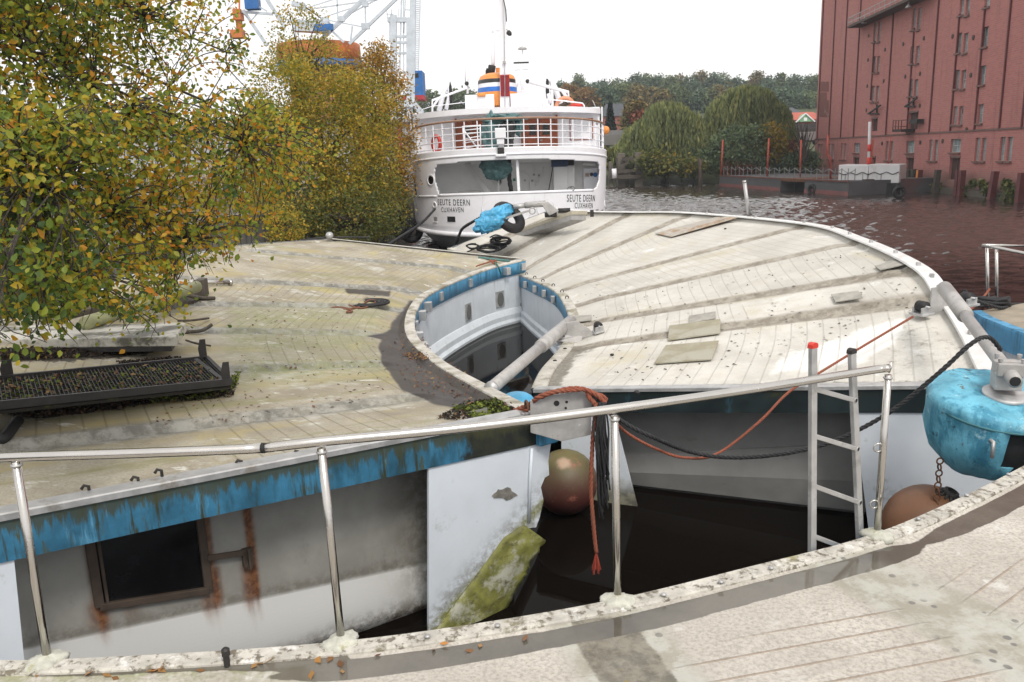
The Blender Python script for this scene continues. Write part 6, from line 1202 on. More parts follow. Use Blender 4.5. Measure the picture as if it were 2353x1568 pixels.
lad = thing('wall_ladder', 'rusty iron stair frame beside the tall brown door of the warehouse', 'ladder', onface(735, 1290, .6)); m2 = MB()
for y in (1190, 1240, 1250, 1292): m2.bar(onface(700, y, .6), onface(770, y, .6), .1)
for x in (700, 732, 770): m2.bar(onface(x, 1188, .6), onface(x - 2, 1295, .6), .1)
m2.build('bars', m_rustframe, lad)
# ---- barge with tarpaulined deckhouse
bg_ = thing('work_barge', 'long rusty grey barge with pale railings moored in front of the warehouse', 'barge', (30, 88, 0)); m_barge = M('grey_barge_side', (.085, .085, .088), .7, 0, .25, .5, .1, .01, [((.14, .06, .055), .5, .55, .7, (1, 1, .3))]); m_redline = M('red_waterline', (.20, .075, .068), .6, 0, .25, 1, .05)
B0, B1, B2, B3 = onz(1653, 428, 0), onz(1793, 439, 0), onz(1848, 443, 0), onz(1949, 450, 0); zd = ony(1653, 404, B0.y).z
def hullbox(P, Q, z1, wd, name, mat):
    d = (Q - P).normalized(); nrm = Vector((-d.y, d.x, 0)) * (1 if d.x > 0 else 1)
    if nrm.x < 0: nrm = -nrm
    return MB().prism([P - Z * .4, Q - Z * .4, Q - Z * .4 + nrm * wd, P - Z * .4 + nrm * wd], (0, 0, z1 + .4)).build(name, mat, bg_)
hullbox(B0, B1, zd, 9, 'hull', m_barge); hullbox(B1 + Vector((1.5, .5, 0)), B2 + Vector((1.5, .5, 0)), zd, 6, 'gap_wall', m_black); hullbox(B2, B3, zd, 9, 'hull', m_barge)
MB().prism([B1 + Z * (zd - .25), B2 + Z * (zd - .25), B2 + Vector((9, 0, zd - .25)), B1 + Vector((9, 0, zd - .25))], (0, 0, .3)).build('deck_beam', m_rust, bg_)
for P, Q in ((B0, B1), (B2, B3)):
    d = (Q - P).normalized(); nrm = Vector((d.y, -d.x, 0)); nrm = nrm if nrm.x < 0 else -nrm; MB().prism([P - Z * .2 + nrm * .02, Q - Z * .2 + nrm * .02, Q - Z * .2 + nrm * .05, P - Z * .2 + nrm * .05], (0, 0, .55)).build('waterline_stripe', m_redline, bg_); MB().bar(P + Z * zd + nrm * .03, Q + Z * zd + nrm * .03, .14, .14).build('deck_edge', m_iron, bg_)
m_postg = M('pale_rail_post', (.24, .25, .25), .5, .3, .2)
for i in range(27): p = B0.lerp(B3, i / 26) + Vector((.5, 0, zd)); MB().bar(p, p + Z * 1.1, .06, .06, (0, 1, 0)).build('rail_post', m_postg, bg_)
tag(MB().tube(spline([B0.lerp(B3, f) + Vector((.5, 0, zd + 1.0 - .3 * (k % 2))) for k, f in enumerate(np.linspace(0, 1, 27))], 3), .03, 5).build('rail_chain', m_postg, bg_, True))
for u, v in ((1668, 418), (1868, 436)): q = ony(u, v, B0.y if u < 1700 else B3.y + 6) - Vector((.2, .3, 0)); MB().torus(q, .42, .17, (1, .3, 0), 20, 8).build('fender_tyre', m_black, bg_, True)
pc = [onz(1922, 446, 0), onz(2062, 446, 0)]
fl2 = thing('float_pontoon', 'black float carrying a long white tarpaulined shed in front of the warehouse', 'pontoon', pc[0]); d = (pc[1] - pc[0]).normalized(); nn = Vector((-d.y, d.x, 0)); nn = nn if nn.y > 0 else -nn
B4 = onz(1949, 450, 0); zf = ony(1995, 420, pc[0].y).z
MB().prism([pc[0] - Z * .4, pc[1] - Z * .4, pc[1] - Z * .4 + nn * 5, pc[0] - Z * .4 + nn * 5], (0, 0, zf + .4)).build('hull', m_black, fl2); MB().box(onz(1990, 447, 0) + Vector((0, -.3, .4)), (.9, .5, 1.9)).build('rusty_pile', m_rustframe, fl2)
MB().torus(onz(2066, 442, .5) , .4, .16, (0, 1, 0), 18, 8).build('fender_tyre', m_black, fl2, True)
sd = thing('white_shed', 'long white tarpaulined shed standing on the black float', 'shed', pc[0] + Z * zf); zs_ = ony(1995, 379, pc[0].y + .4).z; m_sheet = M('white_sheeting', (.66, .66, .66), .5, 0, .08, .6, .1, .02, [((.44, .42, .40), .5, .58, .75, (1, 1, .4))])
a, b = pc[0] + nn * .3 + d * .0, pc[1] + nn * .3; 
for f0_, f1_, nm in ((0, .5, 'sheet_wall'), (.505, 1., 'sheet_wall')): MB().prism([a.lerp(b, f0_) + Z * zf, a.lerp(b, f1_) + Z * zf, a.lerp(b, f1_) + Z * zs_, a.lerp(b, f0_) + Z * (zs_ + .08)], nn * 3).build(nm, m_sheet, sd, bevel=.05)
for f in (.12, .41, .49, .71): MB().bar(a.lerp(b, f) + Z * zf - nn * .03, a.lerp(b, f) + Z * (zf + (zs_ - zf) * .55) - nn * .03, .06, .05, (0, 1, 0)).build('tarp_strap', m_grey, sd)
MB().tube(spline([a.lerp(b, f) + Z * (zf + (zs_ - zf) * (.55 + .06 * (-1) ** k)) - nn * .05 for k, f in enumerate(np.linspace(0.01, .99, 11))], 4), .035, 5).build('lashing_rope', m_dark, sd, True)
# red poles
for i, (x0, y0, x1, y1, lab) in enumerate(((1661, 322, 1657, 392, 'at the left end of the barge'), (1767, 318, 1763, 392, 'in front of the yellow tree'), (1841, 322, 1839, 392, 'beside the bare red bush'), (1910, 310, 1909, 405, 'kinked, at the left of the white shed'), (2005, 322, 2001, 378, 'thick, striped white, behind the white shed'), (2046, 315, 2041, 378, 'thin, behind the right half of the white shed'))):
    Y = float(np.interp(x1, [1655, 1950, 2060], [B0.y + 1, B3.y + 3, pc[1].y + 3])); q = ony(x1, y1, Y); t_ = ony(x0, y0, Y); q.z = min(q.z, zd); pr = MB()
    pts = [q, t_] if i != 3 else [q, q.lerp(t_, .5) + Vector((-.1, 0, 0)), q.lerp(t_, .55) + Vector((-.35, 0, 0)), t_ + Vector((-.3, 0, 0))]
    pr.tube(pts, .10 if i != 5 else .06, 8); po = tag(pr.build('red_pole', M('red_lead_paint_%d' % i, (.40, .07, .04), .6, 0, .3, 1, .1, .005, [((.18, .06, .04), .8, .55, .7, V3)]), None, True, loc=q), 'upright red iron pole ' + lab, 'pole', 'red poles along the barge')
    if i == 4:
        c0_, c1_ = ony(1996, 380, Y), ony(1999, 280, Y); MB().tube([c0_, c1_], .14, 8).build('white_mast', m_sheet, po, True)
        for f in (.02, .32): MB().tube([c0_.lerp(c1_, f), c0_.lerp(c1_, f + .16)], .155, 8).build('red_band', m_red, po, True)
# ---- dolphins, pier, lamp, bridge, houses
for i, (x, yt, yb, Y, w2, lab) in enumerate(((1427, 352, 425, 108, .9, 'left tall'), (1467, 350, 425, 107, 1.0, 'right tall'), (1420, 362, 420, 109, .5, 'thin outer left'), (1440, 375, 420, 110, .6, 'short middle'), (1452, 372, 420, 111, .5, 'short back'), (1403, 372, 425, 107, .5, 'leaning left'))):
    t_ = ony(x, yt, Y); q = Vector((t_.x, Y, -1)); tag(MB().bar(q, t_, w2, w2, (0, 1, 0)).build('dolphin_post', M('weathered_pile_%d' % i, (.13, .115, .095), .9, 0, .35, .6, .3, .02), None, loc=Vector((t_.x, Y, 0)), bevel=.05), lab + ' weathered post of the old timber dolphin beside the ship', 'post', 'old dolphin posts')
dk_ = thing('timber_trestle', 'dark timber cross beams tying the dolphin posts together', 'frame', ony(1445, 410, 106.5)); m2 = MB(); m2.bar(ony(1430, 366, 107.3), ony(1468, 364, 106.8), .5).bar(ony(1405, 395, 106.8), ony(1470, 392, 106.4), .4).bar(ony(1400, 408, 106.6), ony(1470, 406, 106.2), .5).bar(ony(1405, 398, 106.6), ony(1445, 372, 106.6), .3); m2.build('beams', m_timber, dk_)
tag(MB().tube([ony(1411, 388, 105), ony(1412, 410, 105)], .3, 10).build('white_float', m_white, None, True, loc=ony(1411, 412, 105)), 'small white float hanging among the dolphin posts', 'float')
for u, lab in ((1609, 'between the two willows at the water'), (1745, 'behind the barge railing near the yellow tree')): t_ = ony(u, 365, 104); tag(MB().tube([Vector((t_.x, 104, -1)), t_], .28, 8).build('mooring_pile', m_rustframe, None, True, loc=Vector((t_.x, 104, 0))), 'dark brown mooring pile ' + lab, 'pile', 'mooring piles on the far bank')
br = thing('road_bridge', 'low grey concrete road bridge passing behind the willows', 'bridge', ony(1430, 330, 128)); zb1, zb2 = ony(1450, 310, 128).z, ony(1450, 332, 128).z; m_conc = M('grey_concrete', (.17, .165, .155), .85, 0, .15, .4, .1, .02)
MB().box((46, 129, (zb1 + zb2) / 2), (66, 6, zb1 - zb2)).build('deck', m_conc, br); MB().box((46, 126.2, zb1 + .35), (66, .2, .7)).build('parapet', M('parapet_grey', (.2, .2, .2), .8), br)
for x in (15, 27, 50, 70): MB().box((x, 129, zb2 / 2), (1.2, 4, zb2)).build('pier', m_conc, br)
lp = thing('street_lamp', 'double-armed pale street lamp on the bridge in front of the right willow', 'lamp', ony(1780, 350, 120)); q, t_ = ony(1780, 360, 120), ony(1779, 262, 120); MB().tube([q, t_], [.14, .09], 8).build('mast', m_galv, lp, True)
for dx in (-1, 1): MB().bar(t_, t_ + Vector((.75 * dx, 0, .06)), .1).build('arm', m_galv, lp); MB().box(t_ + Vector((.95 * dx, 0, .08)), (.9, .35, .18)).build('lamp_head', m_galv, lp, bevel=.05)
def house(label, x0, x1, ye, yr, yb, Y, roofm, wallm, gable=None, depth=9):
    a, b = ony(x0, ye, Y), ony(x1, ye, Y); zr = ony((x0 + x1) / 2, yr, Y + depth / 2).z; zb_ = ony((x0 + x1) / 2, yb, Y).z; h_ = thing('house', label, 'house', Vector(((a.x + b.x) / 2, Y, zb_)), 'houses below the hill')
    MB().box(((a.x + b.x) / 2, Y + depth / 2, (a.z + zb_) / 2), (b.x - a.x - .6, depth - .6, a.z - zb_)).build('wall', wallm, h_)
    MB().add([(a.x, Y, a.z), (b.x, Y, a.z), (b.x, Y + depth, a.z), (a.x, Y + depth, a.z), (a.x + 1.2, Y + depth / 2, zr), (b.x - 1.2, Y + depth / 2, zr)], [(0, 1, 5, 4), (2, 3, 4, 5), (0, 4, 3), (1, 2, 5), (0, 3, 2, 1)]).build('roof', roofm, h_)
    n = max(2, int((b.x - a.x) / 3))
    for i in range(n): MB().box((a.x + (b.x - a.x) * (i + .5) / n, Y + .28, (a.z + zb_) / 2 + .2), (1., .08, min(1.3, (a.z - zb_) * .5))).build('window', m_glassdark, h_)
    if gable: q = ony(*gable, Y - .3); g1 = MB(); g1.prism([q + Vector((-1.7, 0, -1.3)), q + Vector((1.7, 0, -1.3)), q + Vector((0, 0, .2))], (0, 2, 0)); go = g1.build('gable', M('mint_green_render', (.24, .45, .27), .8), h_); e_ = MB(); e_.bar(q + Vector((-1.85, -.1, -1.35)), q + Vector((0, -.1, .25)), .2, .2).bar(q + Vector((1.85, -.1, -1.35)), q + Vector((0, -.1, .25)), .2, .2); e_.build('barge_board', m_white, go); MB().box(q + Vector((0, -.03, -.85)), (.6, .06, .6)).build('window', m_white, go)
    return h_
m_rooft = M('red_tile_roof', (.42, .105, .07), .8, 0, .2, .6, .1); m_rooff = M('grey_slate_roof', (.06, .065, .075), .7, 0, .2, .6, .1); m_wallw = M('white_render', (.55, .55, .54), .8, 0, .06, .5); m_wallr = M('dull_red_wall', (.30, .105, .085), .8, 0, .12, .5)
house('red-roofed house with a mint green gable, between the right willow and the warehouse', 1805, 1900, 277, 258, 305, 165, m_rooft, m_wallr, (1851, 264)); house('house with dark blue-grey slate roof above the red-roofed house', 1803, 1848, 262, 247, 280, 185, m_rooff, m_wallw)
house('dark-roofed house half hidden behind the two dark firs beside the ship', 1385, 1475, 268, 238, 300, 170, m_rooff, m_wallr); house('low white house seen under the willow branches', 1562, 1608, 352, 343, 366, 135, m_rooft, m_wallw, None, 6)
tl = thing('white_trailer', 'long white trailer on the bridge left of the warehouse', 'trailer', ony(1845, 325, 127)); q = ony(1843, 314, 127); MB().box(q, (5.0, 2.4, 1.25)).build('body', m_wallw, tl, bevel=.08); MB().box(q - Z * .72, (4.8, 2.2, .2)).build('chassis', m_dark, tl)
for dx in (-1.7, -.8, 1.6): MB().tube([q + Vector((dx, -1.2, -.95)), q + Vector((dx, -.9, -.95))], .32, 14).build('wheel', m_black, tl, True)
# ================================================================== left bank
m_ground = M('gravelly_ground', (.12, .105, .085), .95, 0, .3, .8, .4, .02, [((.07, .08, .03), .5, .5, .65, V3), ((.22, .2, .17), 1.2, .6, .72, V3)])
gr = MB(); edge = [(-9.9, -40), (-9.9, 36), (-6.6, 44), (-6.4, 400)]; vs = []
for x, y in edge: vs += [(x, y, 2.48), (x - .4, y, 2.5), (-300, y, 2.6)]
gr.add(vs, [(i * 3 + k, i * 3 + k + 1, i * 3 + k + 4, i * 3 + k + 3) for i in range(3) for k in range(2)]); gr.add([(-9.9, 36, 2.48), (-6.6, 44, 2.48), (-6.4, 400, 2.48), (-9.9, 36, -1), (-6.6, 44, -1), (-6.4, 400, -1)], [(0, 1, 4, 3), (1, 2, 5, 4)])
go_ = gr.build('ground', m_ground); go_['kind'] = 'structure'
qw = thing('quay_wall', 'stained grey concrete quay wall running away behind the near leaves', 'wall', (-9.9, 24, 0)); m_qc = M('streaked_concrete', (.20, .195, .18), .85, 0, .2, .8, .3, .02, [((.05, .045, .04), 1.1, .5, .66, (3, 3, .3)), ((.42, .41, .38), .9, .58, .72, (3, 3, .3)), ((.07, .08, .03), 2, .62, .75, V3)])
MB().box((-10.1, -1.5, .8), (.5, 75, 3.2)).build('wall', m_qc, qw); MB().box((-10.15, -1.5, 2.52), (.8, 75, .22)).build('coping', m_qc, qw, bevel=.03)
for i, y in enumerate((36.4, 37.2, 38.1, 39.0)): tag(MB().bar(Vector((-9.75 + .42 * i, y, -1)), Vector((-9.75 + .42 * i, y, 2.5 - .15 * i)), .42, .42, (0, 1, 0)).build('timber_pile', m_timber, None, loc=Vector((-9.75 + .42 * i, y, 0))), 'dark timber pile at the end of the quay wall, ' + ['nearest the concrete', 'second from the concrete', 'third from the concrete', 'farthest from the concrete'][i], 'pile', 'timber piles at the quay end')
for i, (p, a) in enumerate((((910, 512), 45), ((924, 520), 46), ((945, 530), 47))):
    q = ony(*p, 40.5 + i * .5); tag(MB().torus(q, .45, .19, (.5, -1, .1), 24, 10).build('bank_tyre', m_black, None, True, loc=q), 'black fender tyre hanging at the bank left of the ship, ' + ['beside the bush', 'in the middle', 'nearest the hull'][i], 'tyre', 'tyres at the bank')
for i, (u0, v0, u1, v1) in enumerate(((905, 402, 935, 490), (893, 430, 905, 520), (925, 430, 932, 500))): q = ony(u1, v1, 42); tag(MB().bar(q, ony(u0, v0, 42), .4, .4, (0, 1, 0)).build('leaning_timber', m_timber, None, loc=q), 'old dark timber beside the ship at the bank, ' + ['leaning most', 'behind the bush edge', 'nearest the hull'][i], 'timber', 'old timbers beside the ship')
# shed
C9 = lambda x, y: ((900 + x / 2.613) / 1.7408, (y / 2.613) / 1.7408)
ss_ = thing('harbour_shed', 'pale grey corrugated shed behind the autumn bushes left of the ship', 'shed', (-16, 58, 2.5)); gS = G('corrugated_sheet'); wv = gS.math('SINE', gS.math('MULTIPLY', gS.xyz(gS.tc.outputs['Object'])[0], 22.)); gS.bump(wv, .5, .03); m_corr = gS.out(gS.mix(gS.ramp(gS.noise(.5, 5, .7, gS.co((3, 3, .4))), .45, .7), (.42, .43, .43), (.28, .27, .25)), .6)
MB().box((-17, 62, 4.6), (20.6, 8, 4.6)).build('wall', m_corr, ss_); MB().prism([(-27.5, 57.6, 6.9), (-6.5, 57.6, 6.9), (-6.5, 66.4, 7.3), (-27.5, 66.4, 7.3)], (0, 0, .25)).build('roof', M('grey_roof', (.3, .31, .32), .7), ss_); MB().bar((-7.2, 57.9, 2.5), (-7.2, 57.9, 6.9), .2).build('downpipe', m_darkred, ss_); MB().box((-9.5, 57.95, 3.6), (1.8, .1, 2.2)).build('door', m_grey, ss_)
# ---- floating crane
YC = 74.; c9 = lambda x, y, Y=YC: ony(*C9(x, y), Y)
cr_ = thing('harbour_crane', 'big harbour crane with an orange slewing drum and pale lattice jib above the bushes', 'crane', c9(880, 1500)); l, r = c9(432, 500), c9(1335, 500); R_ = (r.x - l.x) / 2; cx = (l.x + r.x) / 2; zt1 = c9(880, 428).z; zb1 = c9(880, 640).z
MB().lathe([(R_, zb1), (R_, zt1), (R_ * .97, zt1 + .12), (0, zt1 + .3)], Vector((cx, YC + R_, 0)), n=40).build('slewing_drum', m_craneorange, cr_, True)
MB().lathe([(R_ * 1.02, zb1 - .35), (R_ * 1.02, zb1 + .25)], Vector((cx, YC + R_, 0)), n=40).build('blue_collar', m_craneblue, cr_, True); MB().lathe([(R_ * .8, 1.5), (R_ * .75, zb1)], Vector((cx, YC + R_, 0)), n=32).build('pedestal', M('brown_pedestal', (.25, .12, .07), .7), cr_, True)
jb = MB(); ths = (((415, -40), (625, 290), .30), ((190, 110), (440, 480), .26), ((1440, -10), (1005, 405), .22), ((1470, -10), (1030, 405), .18), ((1800, -20), (1300, 460), .24), ((800, 110), (1610, -5), .1), ((870, 80), (1150, -10), .08), ((1170, -20), (1180, 200), .1), ((1465, 40), (1470, 265), .12), ((1040, 250), (1245, 445), .18), ((1010, 200), (1450, 285), .09), ((1330, 275), (1312, 440), .12), ((1180, 210), (1600, -10), .1), ((700, 40), (830, 60), .4), ((280, 210), (350, 130), .08), ((440, 120), (200, -20), .12), ((1040, 180), (1370, 70), .08), ((130, 120), (500, 150), .2), ((500, 110), (700, 240), .14))
for a, b, w2 in ths: jb.bar(c9(*a), c9(*b), w2)
for x, y, s_ in ((800, 80, .7), (1215, 200, .6), (1470, 275, .7), (1050, 210, .6), (1465, 50, .5)): jb.box(c9(x, y), (s_, .3, s_ * .7))
jb.build('lattice_jib', m_cranewhite, cr_); MB().bar(c9(820, 60), c9(1000, 190), .1).build('dark_stay', m_dark, cr_)
MB().bar(c9(720, 270), c9(1090, 290), 1.2, .9).build('winch_house', m_cranewhite, cr_); MB().box(c9(1050, 300) - Vector((0, .7, 0)), (1.6, .2, .5)).build('blue_panel', m_craneblue, cr_)
hk_ = MB(); a, b = c9(95, 105), c9(185, 215); hk_.box((a + b) / 2, (b.x - a.x, 1, a.z - b.z)); a, b = c9(120, 215), c9(180, 320); hk_.box((a + b) / 2, (b.x - a.x, .6, a.z - b.z)); a, b = c9(70, 320), c9(200, 400); hk_.box((a + b) / 2, (b.x - a.x, 1, a.z - b.z)); hk_.bar(c9(150, -20), c9(150, 110), .12); hk_.build('orange_hook_block', m_craneorange, cr_); MB().box(c9(290, 50), (1.1, 1, .8)).build('blue_cabin', m_craneblue, cr_)
# ---- pale tower with ladder
YL_ = 60.; c8 = lambda x, y: ony(*C9(x, y), YL_)
tw = thing('crane_tower', 'pale steel crane tower with a caged ladder and a blue cabin, left of the ship', 'crane', c8(1950, 1500)); t1 = MB()
for a, b, w2 in (((1760, 160), (1760, 1300), .42), ((1930, 190), (1930, 1300), .42), ((1963, -30), (1958, 1060), .38), ((1845, -30), (1825, 740), .1), ((1865, -30), (1868, 740), .07), ((1885, -30), (1870, 350), .07), ((1700, 210), (1990, 210), .3), ((1740, 385), (1930, 385), .16), ((1740, 447), (1930, 447), .16), ((1760, 558), (1930, 558), .14), ((1760, 760), (1930, 760), .14), ((1690, 110), (1700, 200), .05), ((1740, 100), (1742, 200), .05), ((1810, 95), (1812, 200), .05), ((1880, 105), (1960, 105), .06), ((1690, 150), (1760, 150), .05)): t1.bar(c8(*a), c8(*b), w2)
t1.build('tower_frame', m_cranewhite, tw); t2 = MB(); t2.bar(c8(1980, -30), c8(1972, 745), .07).bar(c8(2042, -30), c8(2022, 745), .07).bar(c8(1722, 230), c8(1722, 460), .05).bar(c8(1745, 230), c8(1745, 460), .05)
for i in range(38): y = -20 + i * 20; t2.bar(c8(1980 - .01 * y, y), c8(2040 - .027 * y, y), .06)
for i in range(10): t2.bar(c8(1722, 235 + i * 24), c8(1745, 235 + i * 24), .05)
t2.build('ladder', m_cranewhite, tw); a, b = c8(1972, 742), c8(2075, 1000); cab = MB().box(((a.x + b.x) / 2, YL_ + .9, (a.z + b.z) / 2), (b.x - a.x, 2, a.z - b.z)).build('blue_cabin', m_craneblue, tw, bevel=.03); MB().box(((a.x + b.x) / 2 - .1, YL_ - .12, (a.z + b.z) / 2), (.5, .06, 1.6)).build('door', m_craneblue, cab); MB().box(((a.x + b.x) / 2 - .1, YL_ - .15, (a.z + b.z) / 2 + .5), (.28, .04, .3)).build('window', m_glassdark, cab)
a, b = c8(1845, 1003), c8(2080, 1042); MB().box(((a.x + b.x) / 2, YL_ + .9, (a.z + b.z) / 2), (b.x - a.x, 2.1, a.z - b.z)).build('red_base', m_darkred, tw); MB().bar(c8(1825, 1085), c8(1990, 1085), .7, .5).bar(c8(1975, 1090), c8(2060, 1190), .4).bar(c8(1850, 1110), c8(1850, 1420), .5, .5, (0, 1, 0)).build('support_arm', m_cranewhite, tw)
# ================================================================== trees
def in_ell(n, surf=.5):
    d = rng.normal(size=(n, 3)); d /= np.linalg.norm(d, axis=1)[:, None]; return d * (rng.random(n) ** (1 / 3.) * (1 - surf) + surf)[:, None]
def blob(u, v, ru, rv, D, rd=None):
    c = ony(u, v, D); k = D / FOC; return np.array(c), np.array([ru * k, rd if rd else ru * k, rv * k])
def tree(name, label, cat, blobs, ncl, per, spread, lsize, mat, barkm=None, trunk=None, rtrunk=.15, nlimb=10, group=None, aspect=1.5, surf=.45, gz=None, leafy=False):
    B = [blob(*b) for b in blobs]; vol = np.array([np.prod(b[1]) ** (2 / 3.) for b in B]); vol /= vol.sum(); C = []
    for (c, r), f in zip(B, vol): C.append(c + in_ell(max(1, int(ncl * f)), surf) * r)
    C = np.concatenate(C); 
    if gz is not None: C = C[C[:, 2] > gz + .15]
    base = Vector(trunk) if trunk is not None else Vector((B[0][0][0], B[0][0][1], (gz if gz is not None else 0)))
    t = thing(name, label, cat, base, group); n = len(C) * per
    P = np.repeat(C, per, axis=0) + rng.normal(size=(n, 3)) * spread * np.array([1, 1, .75]); N = rng.normal(size=(n, 3)) + np.array([0, 0, .7])
    if gz is not None: P[:, 2] = np.maximum(P[:, 2], gz + .02)
    cl = np.repeat(rng.random(len(C)), per); rv = np.clip(.62 * cl + .38 * rng.random(n), 0, 1)
    cards(P, N, lsize * rng.uniform(.6, 1.35, n), 'crown', mat, t, aspect, None, rv, leafy)
    m = MB(); topc = Vector(B[0][0]); h = topc - base; m.tube(spline([base - Z * .3, base + h * .5 + Vector((rng.normal() * .05 * h.length, 0, 0)), topc], 5), [rtrunk * (1 - .75 * i / 10) for i in range(11)], 7)
    for j in rng.choice(len(C), min(nlimb, len(C)), replace=False):
        e = Vector(C[j]); s0 = base + h * rng.uniform(.35, .9); mid = s0.lerp(e, .5) + Vector((0, 0, .12 * (e - s0).length)); m.tube(spline([s0, mid, e], 4), [rtrunk * (.42 - .04 * i) for i in range(9)], 5, False)
    m.build('trunk', barkm or m_bark, t, True); return t
GREENS = [(0, (.016, .028, .014)), (.5, (.032, .05, .02)), (1, (.065, .085, .03))]
L_near = leaf_mat('autumn_leaf', [(0, (.06, .11, .035)), (.2, (.14, .21, .035)), (.42, (.27, .32, .04)), (.62, (.45, .37, .035)), (.8, (.60, .36, .03)), (1, (.58, .23, .03))], .45, .5)
L_birch = leaf_mat('yellow_birch_leaf', [(0, (.10, .135, .022)), (.38, (.245, .25, .035)), (.66, (.46, .34, .037)), (.9, (.64, .38, .04)), (1, (.50, .21, .035))], .5, .45)
L_brown = leaf_mat('brown_autumn_leaf', [(0, (.085, .075, .025)), (.4, (.24, .175, .035)), (.75, (.50, .27, .04)), (1, (.62, .31, .04))], .5, .4)
L_low = leaf_mat('low_bush_leaf', [(0, (.04, .065, .02)), (.5, (.115, .135, .03)), (.85, (.26, .21, .035)), (1, (.42, .26, .035))], .5, .35)
# near tree: limbs from a trunk left of the frame, twigs with leaves along them
nt = thing('alder_tree', 'leafy near tree with green and yellow autumn leaves overhanging the yellowed deck at the left', 'tree', (-9.6, 11.0, 2.5))
outline = [(-700, -700), (640, -700), (610, -60), (540, 10), (575, 90), (560, 170), (610, 215), (690, 262), (735, 300), (742, 345), (700, 372), (726, 405), (660, 440), (640, 485), (690, 505), (600, 500), (590, 540), (555, 545), (530, 590), (430, 565), (500, 600), (440, 610), (400, 640), (420, 690), (370, 730), (300, 745), (210, 700), (130, 755), (50, 730), (-40, 770), (-700, 760)]
tb0 = Vector((-9.6, 11.0, 2.3)); trunk_pts = [tb0, tb0 + Vector((.3, -.4, 2.2)), tb0 + Vector((.7, -.9, 4.5)), tb0 + Vector((1.2, -1.2, 7))]
wood = MB(); wood.tube(spline(trunk_pts, 6), [.24 - .009 * i for i in range(19)], 10)
limbs = []
for (z0, e) in ((.35, ony(560, 330, 8.6)), (.3, ony(420, 560, 7.6)), (.55, ony(520, 120, 9.2)), (.5, ony(300, 250, 7.0)), (.25, ony(160, 640, 6.2)), (.7, ony(330, 40, 8)), (.8, ony(600, -150, 9)), (.45, ony(90, 420, 5.8)), (.6, ony(60, 120, 6.4)), (.4, ony(640, 300, 9.6)), (.5, ony(250, 480, 6.8)), (.75, ony(-150, -200, 6)), (.35, ony(-200, 500, 5.5))):
    s0 = trunk_pts[0].lerp(trunk_pts[-1], z0); mid = s0.lerp(e, .45) + Vector((0, 0, .18 * (e - s0).length)); L = spline([s0, mid, e], 9); wood.tube(L, [.055 - .0026 * i for i in range(len(L))], 7, False); limbs += L[5:]
LP = np.array([tuple(p) for p in limbs]); leafP, leafN, leafR = [], [], []; ntw = 0
while ntw < 1450:
    u = rng.uniform(-420, 745); v = rng.uniform(-330, 770)
    if not inpoly(u, v, outline): continue
    sky_gap = (u > 300 and v < 210 and rng.random() < .60) or (u > 480 and 150 < v < 300 and rng.random() < .3)
    if sky_gap: continue
    if (u < -40 or v < -60) and rng.random() < .55: continue
    D = 4.7 + max(0, u) / 740 * 4.2 + abs(rng.normal()) * 1.3 + (1.0 if v < 200 else 0) - (.5 if v > 560 else 0); e = ony(u, v, D)
    j = np.argmin(((LP - np.array(e)) ** 2).sum(1)); s0 = Vector(LP[j]); d = e - s0; L = d.length
    if L > 2.2: s0 = e - d * (2.2 / L)
    if L < .15: continue
    path = spline([s0, s0.lerp(e, .5) + Vector((rng.normal() * .08, rng.normal() * .08, .10 * min(L, 2.2))), e, e + Vector((rng.normal() * .1, rng.normal() * .1, -.16))], 5)
    wood.tube(path, [.008 - .0004 * i for i in range(len(path))], 4, False); ntw += 1; hue = rng.normal() * .17 + (.40 + .16 * min(1, max(0, u / 600)) - (.16 if v > 560 and u < 200 else 0))
    nl = int(rng.uniform(20, 40))
    for _ in range(nl):
        p = path[int(rng.uniform(.35, .999) * len(path))]; q = p + Vector(rng.normal(size=3) * .085) + Vector((0, 0, -.03)); uu, vv = proj(q)
        if not inpoly(uu, vv, outline) and rng.random() < .8: continue
        leafP.append(tuple(q)); leafN.append(rng.normal(size=3) * .8 + np.array([.1, -.5, .55])); leafR.append(min(1, max(0, hue + rng.normal() * .2)))
cards(leafP, leafN, rng.triangular(.02, .036, .06, len(leafP)), 'crown', L_near, nt, 1.3, None, np.array(leafR), True); wood.build('trunk', m_bark, nt, True)
# autumn trees on the bank left of the ship
tree('birch_tree', 'dense yellow-green autumn tree on the bank between the near leaves and the ship', 'tree', [(750, 330, 95, 120, 35, 1.8), (655, 230, 70, 95, 34, 1.4), (690, 180, 36, 42, 35, 1), (790, 222, 50, 58, 36, 1.2), (850, 260, 60, 90, 36.5, 1.4), (745, 240, 70, 68, 35.5, 1.3), (640, 330, 80, 90, 34, 1.5), (830, 380, 90, 90, 35.5, 1.6), (700, 430, 110, 90, 34, 1.8), (800, 460, 80, 60, 34.5, 1.4), (610, 430, 60, 70, 35, 1.2)], 1900, 20, .27, .085, L_birch, trunk=(-7.9, 36.5, 2.4), rtrunk=.16, nlimb=40, gz=.6)
tree('birch_sapling', 'tall thin yellow-green treetop in front of the orange crane drum', 'tree', [(690, 90, 62, 75, 38, 1.2), (730, 150, 60, 60, 38, 1.2), (650, 130, 30, 50, 38, .8)], 230, 16, .20, .085, L_birch, trunk=(-9.4, 38.5, 2.4), rtrunk=.1, nlimb=26, gz=2.5)
tree('autumn_tree', 'sparser brown-orange tree beside the pale crane tower', 'tree', [(880, 290, 66, 180, 40, 1.5), (850, 200, 60, 80, 40, 1.2), (885, 380, 66, 100, 39.5, 1.4)], 800, 22, .26, .095, L_brown, trunk=(-6.9, 40.5, 2.4), rtrunk=.12, nlimb=40, gz=.8)
